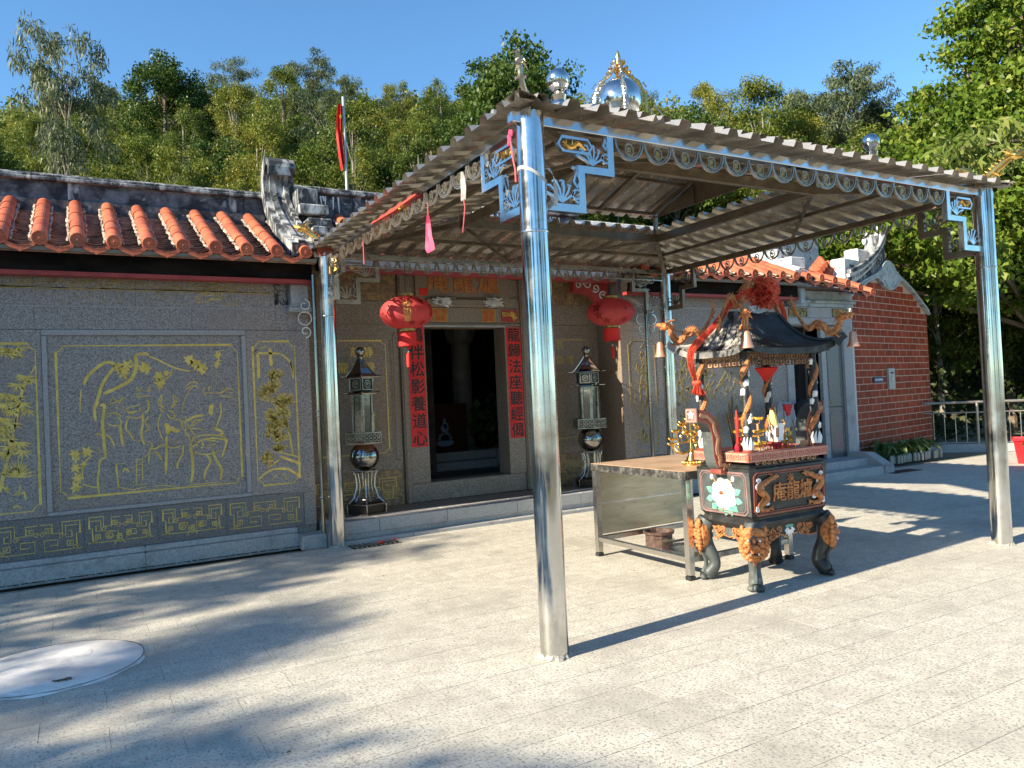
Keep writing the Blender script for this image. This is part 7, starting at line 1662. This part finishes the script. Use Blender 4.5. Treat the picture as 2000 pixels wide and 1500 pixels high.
def fern(name, label, x, y, n_, L, m, cat='plant', group=None, pot=False, z0=0):
    t_ = thing(name, label, cat, (x, y, 0), 0, group); rr = random.Random(int(x * 100)); b = MB()
    for k in range(n_):
        a = rr.uniform(0, 6.28); q = rr.uniform(.5, 1.0); h_ = L * rr.uniform(.7, 1.1); c_, s_ = cos(a), sin(a); P = smooth([(0, 0, z0), (c_ * .2 * L, s_ * .2 * L, z0 + h_ * .6), (c_ * q * L * .6, s_ * q * L * .6, z0 + h_ * .85), (c_ * q * L, s_ * q * L, z0 + h_ * .5)], 3); w_ = .035 + .02 * rr.random(); vs = []; N = len(P); sd = V((-s_, c_, 0))
        for i, p in enumerate(P): ww = w_ * sin(pi * min(1, (i + .6) / N)) + .002; vs += [V(p) - sd * ww, V(p) - V((0, 0, ww * .4)), V(p) + sd * ww]
        b.add(vs, [(i * 3 + j, i * 3 + j + 1, i * 3 + 4 + j, i * 3 + 3 + j) for i in range(N - 1) for j in range(2)], sm=True)
    b.build('leaves', m, t_)
    if pot: MB().lathe([(.09, 0), (.13, .2), (.14, .22), (.12, .22), (.1, .18)], 14).build('pot', mat('brown_pot', (.10, .07, .05), .6), t_)
    return t_
LF_FERN = leafmat('fern_leaves', (.04, .08, .02), (.11, .18, .05), (.30, .34, .14), 3, .3)
labs = ['bushy bright green plant nearest the door step in the border', 'second green plant from the door step in the border', 'third green plant in the border below the meter box', 'middle green plant of the border with a yellowed leaf', 'green plant right of the middle of the border', 'second last green plant of the border by the annex corner', 'last green plant of the border beside the railing']
for k in range(7): fern('border_plant', labs[k], 13.22 + k * .27, 9.05 + k * .035, 22, .42 + .05 * (k == 0), LF_FERN, 'plant', 'plants along the foot of the brick annex')
b = MB(); rr = random.Random(12)
for k in range(30): b.lathe([(.028, 0), (.03, .12), (.012, .16)], 7, c=(13.2 + k * .063, 8.93 + .004 * k + rr.uniform(-.05, .05), 0))
o = b.build('bottle_edging', mat('cloudy_plastic', (.30, .31, .26), .3)); tag(o, 'row of upturned plastic bottles edging the plant border', 'bottle edging')
fern('potted_bromeliad', 'yellow green potted plant in front of the red bin', 13.95, 6.83, 14, .36, leafmat('lime_leaves', (.12, .22, .03), (.24, .34, .05), (.42, .28, .06), 3, .3), 'potted plant', None, True, .2)
# flag on its pole
fp = thing('flag_pole', 'steel flagpole with a red flag hanging limp behind the temple roof', 'flagpole', (6.52, 20.0, 0)); MB().lathe([(.05, 0), (.04, 10.0)], 12).build('pole', mat('grey_pole_paint', (.45, .46, .47), .4), fp)
b = MB(); vs = []; Nf = 14
for i in range(Nf + 1):
    t = i / Nf; z_ = 9.75 - 1.55 * t; w_ = .06 + .16 * sin(pi * min(1, t * .8 + .12))
    for k in range(6): u = k / 5; vs.append((-.045 - u * w_ * (1 - .25 * t), .06 * sin(k * 2.2 + t * 3), z_ + .08 * u * (1 - t) - (.25 * u * t)))
b.add(vs, [(i * 6 + k, i * 6 + k + 1, i * 6 + 7 + k, i * 6 + 6 + k) for i in range(Nf) for k in range(5)], sm=True); b.build('flag', mat('flag_red', (.60, .02, .015), .6, trans=.25), fp)
b = MB(); b.prism([(.04 * cos(R(90 + 36 * k)) * (1 if k % 2 == 0 else .4), .07 * sin(R(90 + 36 * k)) * (1 if k % 2 == 0 else .4)) for k in range(10)], .01, M=WALLY(-.12, -.075, 9.42)); b.build('flag_star', mat('star_yellow', (.8, .6, .03), .6), fp)
# ================================================================ TREES
def sph_clump(r, c, rad, n, rg): 
    p = rg.normal(size=(n, 3)); p /= np.linalg.norm(p, axis=1)[:, None]; p *= (rg.uniform(0, 1, n) ** .45)[:, None]; return p * rad + c
def tree_variant(kind, seed):
    rg = np.random.default_rng(seed); P = []; tr = MB(); limbs = []
    if kind == 'bushy':        # tall bushy forest tree, crown starts low
        H_ = 8.0
        for k in range(64):
            z_ = rg.uniform(1.2, 7.6); r_ = 1.75 * (1 - max(0, (z_ - 4.6) / 4.0) ** 1.5) * (.75 + .25 * min(1, z_ / 2.5)); a = rg.uniform(0, 2 * pi); q = r_ * rg.uniform(.45, 1); c = np.array([q * cos(a), q * sin(a), z_])
            s_ = rg.uniform(.35, .62); P.append(sph_clump(0, c, (s_, s_, s_ * .8), 300, rg))
            if k % 3 == 0: limbs.append(c)
        size, m, droop, asp = .118, LF_OL, .6, .2
    elif kind == 'spire':
        H_ = 9.0
        for k in range(60):
            z_ = rg.uniform(2.0, 9.0); r_ = 1.45 * (1 - ((z_ - 4.5) / 5.2) ** 2 * .8); a = rg.uniform(0, 2 * pi); q = r_ * rg.uniform(.3, 1); c = np.array([q * cos(a), q * sin(a), z_]); s_ = rg.uniform(.3, .55); P.append(sph_clump(0, c, (s_, s_, s_ * .9), 290, rg))
            if k % 3 == 0: limbs.append(c)
        size, m, droop, asp = .125, LF_OL, .9, .16
    elif kind == 'round':
        H_ = 7.5
        for k in range(70):
            d = rg.normal(size=3); d /= np.linalg.norm(d); c = np.array([0, 0, 4.9]) + d * np.array([2.1, 2.1, 2.4]) * rg.uniform(.55, 1); s_ = rg.uniform(.4, .7); P.append(sph_clump(0, c, (s_, s_, s_ * .7), 200, rg))
            if k % 3 == 0: limbs.append(c)
        size, m, droop, asp = .135, LF_DK, .3, .32
    elif kind == 'eucalypt':
        H_ = 11.0
        for k in range(60):
            z_ = rg.uniform(7.8, 11.2); a = rg.uniform(0, 2 * pi); q = 2.1 * max(.05, 1 - ((z_ - 9.2) / 3.2) ** 2) ** .5 * rg.uniform(.3, 1); c = np.array([q * cos(a), q * sin(a), z_]); s_ = rg.uniform(.35, .6); P.append(sph_clump(0, c, (s_, s_, s_ * .65), 95, rg))
            if k % 4 == 0: limbs.append(c)
        size, m, droop, asp = .24, LF_EU, 1.1, .11
    P = np.concatenate(P); lm = leafmesh('crown', P, size, m, droop, asp, seed)
    r0 = .10 if kind != 'eucalypt' else .085
    tr.tube([(0, 0, -.6), (.05, .02, H_ * .3), (-.05, .05, H_ * .6), (0, 0, H_ * .9)], [r0 * 1.2, r0, r0 * .7, r0 * .2], 7)
    for c in limbs:
        z0 = c[2] * .72 if kind != 'eucalypt' else max(5.6, c[2] - 2.2); tr.tube([(0, 0, z0), (c[0] * .5, c[1] * .5, z0 + (c[2] - z0) * .55), tuple(c)], [.028, .018, .006], 4)
    return lm, tr.mesh('trunk', BARKP if kind in ('eucalypt', 'spire') else BARK)
TV = {k: [tree_variant(k, 10 * i + j) for j in range(n)] for i, (k, n) in enumerate((('bushy', 3), ('spire', 2), ('round', 2), ('eucalypt', 2)))}
def plant_tree(v, x, y, z, s_, rz, label, cat='tree', group=None, name='forest_tree', sz=1.0):
    t_ = thing(name, label, cat, (x, y, z), rz, group); t_.scale = (s_, s_, s_ * sz); inst('crown', v[0], t_); inst('trunk', v[1], t_); return t_
rg = random.Random(21); GRP = 'forest trees covering the hillside behind the temple'
count = 0
GL = {'bushy': ('bushy olive green forest tree on the hillside behind the temple', 'bushy forest trees on the hillside'), 'spire': ('tall narrow olive green forest tree with thin pale trunk on the hillside', 'narrow forest trees on the hillside'), 'round': ('dark round crowned broadleaf tree among the hillside forest', 'dark round trees on the hillside'), 'eucalypt': ('slim eucalypt with a small feathery crown rising over the forest', 'eucalypts rising over the forest')}
D = 20.5
while D < 62:
    step = 2.1 + (D - 20) * .055; na = int((R(104 - 20)) * D / step)
    for i in range(na):
        az = R(20) + (i + rg.uniform(-.3, .3)) * step / D; x, y = D * cos(az), (D + rg.uniform(-.5, .5)) * sin(az)
        if x > 12 and y < 13.5 + 0 and D < 24: continue
        if y < 17: 
            if x < 15: continue
        z_ = hillz(x, y) - (1.3 if az < R(52) else 0) * max(0, (D - 24) / 30); q = rg.random()
        kind = 'bushy' if q < .50 else ('spire' if q < .78 else ('round' if q < .95 else 'eucalypt'))
        s_ = rg.uniform(.80, 1.0) * (1.0 if D < 40 else 1.05)
        if kind == 'eucalypt': s_ *= .85
        if D < 30: kind = 'bushy' if kind == 'eucalypt' else kind
        if D < 26: s_ *= .78
        gl = GL[kind]; plant_tree(rg.choice(TV[kind]), x, y, max(-.3, z_), s_, rg.uniform(0, 6.28), gl[0], 'tree', gl[1]); count += 1
    D += step * .92
# farther up the slope the trees read as one mass
rgf = np.random.default_rng(77); PP = []; TR = MB(); D = 62.0
while D < 118:
    step = 4.0 + (D - 62) * .03; na = int(R(84) * D / step)
    for i in range(na):
        az = R(20) + (i + rgf.uniform(-.3, .3)) * step / D; x, y = D * cos(az), (D + rgf.uniform(-1, 1)) * sin(az); z_ = hillz(x, y); H_ = rgf.uniform(6.0, 9.0); w_ = rgf.uniform(1.5, 2.3)
        nc = 15; c = rgf.normal(size=(nc, 3)); c /= np.linalg.norm(c, axis=1)[:, None]; c = c * np.array((w_, w_, H_ * .36)) * rgf.uniform(.5, 1, nc)[:, None] + (x, y, z_ + H_ * .62)
        for q in c: PP.append(sph_clump(0, q, (.8, .8, .6), 42, rgf))
        TR.tube([(x, y, z_ - .5), (x, y, z_ + H_ * .8)], [.1, .04], 4)
    D += step * .9
o = inst('far_forest', leafmesh('far_forest', np.concatenate(PP), .42, LF_OL, .5, .22, 3)); tag(o, 'distant wooded slope behind the nearer forest trees', 'forest'); o['kind'] = 'stuff'
TR.build('far_trunks', BARKP, o)['kind'] = 'stuff'
# named individuals on the skyline
def at_dir(azd, eld, D_, H_):
    x, y = D_ * cos(R(azd)), D_ * sin(R(azd)); top = 1.6 + D_ * math.tan(R(eld)); return x, y, top - H_
def tree_skyline(v, azd, eld, D_, H0, s_, label, sz=1.0, name='tall_tree'):
    x, y, z_ = at_dir(azd, eld, D_, H0 * s_ * sz); return plant_tree(v, x, y, z_, s_, azd, label, 'tree', None, name, sz)
tree_skyline(TV['eucalypt'][0], 90.2, 24.5, 19.3, 11.4, .46, 'tallest slim eucalypt at the upper left against the sky', 1.97, 'tall_eucalypt')
tree_skyline(TV['round'][0], 84.2, 24.0, 38, 7.8, .95, 'tall knotty broadleaf tree right of the tallest eucalypt')
tree_skyline(TV['round'][1], 82.3, 23.0, 40, 7.8, .85, 'second knotty tree right of the tallest eucalypt')
tree_skyline(TV['eucalypt'][1], 79.6, 23.6, 48, 11.4, .72, 'small umbrella shaped eucalypt alone on the skyline', 1.1, 'tall_eucalypt')
tree_skyline(TV['bushy'][1], 76.2, 23.8, 42, 8.2, .95, 'bushy bright tree left of the flagpole on the skyline')
tree_skyline(TV['eucalypt'][0], 74.4, 24.4, 46, 11.4, .7, 'thin eucalypt with tiered crown left of the flagpole', 1.1, 'tall_eucalypt')
tree_skyline(TV['eucalypt'][1], 72.4, 23.2, 50, 11.4, .65, 'small thin eucalypt above the flagpole on the skyline', 1.1, 'tall_eucalypt')
tree_skyline(TV['eucalypt'][0], 68.0, 22.2, 52, 11.4, .6, 'tiny eucalypt on the ridge right of the flagpole', 1.0, 'tall_eucalypt')
tree_skyline(TV['round'][0], 58.8, 26.3, 23, 7.8, .98, 'dark broadleaf tree rising behind the near pole top', 1.15)
tree_skyline(TV['round'][1], 60.6, 24.6, 24, 7.8, .8, 'dark broadleaf tree left of the one behind the near pole')
for azd, eld, lab in ((49.5, 19.8, 'dark tree on the skyline right of the dome'), (46.6, 20.6, 'taller dark tree on the skyline right of the dome'), (44.0, 19.4, 'grey green tree on the skyline between dome and big tree'), (40.6, 18.6, 'rounded dark tree beside the right finial ball')): tree_skyline(TV['round'][int(azd) % 2], azd, eld, 30, 7.8, .80, lab)
tree_skyline(TV['eucalypt'][1], 35.2, 20.4, 34, 11.4, .75, 'pale feathery eucalypt left of the big tree at the right', 1.0, 'tall_eucalypt')
# large broadleaf tree at the right
rgn = np.random.default_rng(33)
def big_crown(vols, n_cl, per, size, m, name, seed, asp=.34, droop=.7):
    P = []; cs = []; rg2 = np.random.default_rng(seed); tot = sum(v[3] * v[4] * v[5] for v in vols) ; 
    for v in vols:
        k = max(6, int(n_cl * (v[3] * v[4] * v[5] / tot + .004)))
        for _ in range(k):
            d = rg2.normal(size=3); d /= np.linalg.norm(d); c = np.array(v[:3]) + d * np.array(v[3:6]) * rg2.uniform(.55, 1.03); s_ = rg2.uniform(.35, .6)
            P.append(sph_clump(0, c, (s_ * 1.15, s_ * 1.15, s_ * .55), per, rg2)); cs.append(c)
    return leafmesh(name, np.concatenate(P), size, m, droop, asp, seed, heart=True), cs
bt_ = thing('big_broadleaf_tree', 'large bright green broadleaf tree overhanging the annex at the right', 'tree', (21.5, 10.3, 0))
vols = [(0, 0, 6.5, 4.0, 3.2, 3.4), (1.5, -.5, 10.5, 3.6, 3.0, 3.2), (3.5, -1.0, 13.5, 3.4, 3.0, 3.0), (1.0, -2.2, 9.5, 2.6, 2.0, 2.2), (2.6, -2.6, 12.2, 2.4, 2.0, 2.0), (-4.3, 1.5, 5.3, 2.0, 1.6, 1.5), (-1, -.7, 5.0, 2.0, 1.6, 1.7), (.9, -1.9, 6.5, 2.4, 1.9, 2.6), (1.9, -2.7, 4.6, 1.8, 1.5, 1.6), (-5.9, 2.4, 5.0, 1.6, 1.2, 1.0), (-2.9, 0, 4.1, 1.2, .8, .8), (-3.9, -.7, 3.9, 1.0, .7, .7), (-1.6, -1.4, 3.3, .8, .8, .6), (-4.75, -.95, 3.9, .7, .6, .7), (-5.2, -1.0, 4.55, .8, .7, .4), (-5.6, -.3, 5.3, 1.2, .8, .6)]
me_, cs = big_crown(vols, 1850, 92, .155, LF_BR, 'crown', 5); inst('crown', me_, bt_)
b = MB(); b.tube([(0, 0, -.2), (.2, 0, 2.5), (.5, -.2, 5.5), (1.4, -.4, 10), (2.5, -.8, 13)], [.38, .30, .24, .15, .05], 12)
for c in cs[::9]: z0 = max(1.8, c[2] * .6); b.tube([(.3, 0, z0), (c[0] * .5, c[1] * .5, (z0 + c[2]) / 2 + .3), tuple(c)], [.07, .045, .015], 5)
b.build('trunk', BARK, bt_)
# nearer overhanging branch with long pale leaves, upper right
ob = thing('overhanging_branch_tree', 'nearer tree whose pale drooping leafy branch enters at the right edge', 'tree', (15.2, 4.4, 0))
rg2 = np.random.default_rng(9); P = np.concatenate([sph_clump(0, np.array(c), (.45, .45, .28), 150, rg2) for c in ((-2.6, 2.6, 5.3), (-2.1, 2.3, 5.5), (-1.6, 2.0, 5.45), (-2.2, 2.2, 5.1), (-1.4, 1.6, 5.7), (-.8, 1.2, 5.9), (-.3, .5, 6.3), (0, 0, 6.8), (.6, -.6, 6.5), (-1.0, 2.2, 9.0), (-1.8, 2.9, 9.3), (-.4, 1.4, 8.8), (-2.3, 3.2, 9.6), (0, .6, 8.4), (.4, 0, 7.8))])
inst('crown', leafmesh('crown', P, .24, leafmat('pale_long_leaves', (.10, .16, .03), (.20, .26, .06), (.38, .36, .10), 2, .4), 1.2, .13, 4), ob)
b = MB(); b.tube([(0, 0, -.2), (0, 0, 3), (.1, .1, 7.5)], [.16, .13, .06], 8); b.tube([(0, 0, 4.5), (-1.2, 1.4, 5.4), (-2.6, 2.6, 5.3)], [.07, .04, .015], 6); b.tube([(0, 0, 7), (-1, 1.8, 8.8), (-2.3, 3.2, 9.5)], [.06, .03, .01], 6); b.build('trunk', BARK, ob)
# understorey with shade painted into its leaf colour, behind the railing and below the big tree
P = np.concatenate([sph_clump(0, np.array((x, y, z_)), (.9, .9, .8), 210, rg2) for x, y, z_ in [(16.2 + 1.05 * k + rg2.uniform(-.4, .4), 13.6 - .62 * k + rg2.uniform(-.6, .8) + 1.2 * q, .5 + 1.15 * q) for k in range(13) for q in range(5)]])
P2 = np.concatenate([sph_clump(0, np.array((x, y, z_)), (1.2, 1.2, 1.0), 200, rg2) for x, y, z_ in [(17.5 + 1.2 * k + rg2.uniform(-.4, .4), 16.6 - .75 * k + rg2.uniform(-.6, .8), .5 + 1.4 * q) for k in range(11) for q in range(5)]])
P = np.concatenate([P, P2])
us = leafmesh('undergrowth', P, .17, LF_SH, .3, .3, 6); o = inst('undergrowth', us); tag(o, 'undergrowth with shade painted into its dark leaves behind the railing below the big tree', 'undergrowth'); o['kind'] = 'stuff'
for k, (x, y, s_) in enumerate(((22.5, 11.5, 1.0), (24.5, 7.5, 1.0), (24.5, 17, 1.2), (26, 11, 1.3), (14.2, 16.5, .8))):
    plant_tree(TV['round'][k % 2], x, y, -.3, s_, k * 1.3, 'dark broadleaf tree in the shade beyond the railing', 'tree', 'shaded trees beyond the railing', 'shade_tree')
# ---------------------------------------------------------------- trees to the left, outside the frame, whose shade falls on the yard
SH = [(-16.6, 1.7, 1.36, 'round'), (-16.6, 4.3, 1.08, 'spire'), (-18.2, -1.9, 1.25, 'round'), (-16.8, 7.7, 1.45, 'round'), (-16.6, 11.0, 1.8, 'round'), (-20, 5.6, 1.2, 'bushy'), (-21, 9.8, 1.8, 'bushy'), (-12.5, 14.5, 1.3, 'round'), (-20.5, .2, 1.2, 'bushy'), (-12, -7, 1.1, 'round'), (-3, -11, 1.1, 'bushy'), (4, -13, 1.2, 'round'), (10, -12, 1.1, 'bushy'), (16, -9, 1.2, 'round')]
for k, (x, y, s_, kd) in enumerate(SH): plant_tree(TV[kd][k % 2], x, y, -.1, s_, k * 1.7, 'tree at the edge of the yard beside the temple forecourt', 'tree', 'trees round the edge of the forecourt', 'yard_tree')
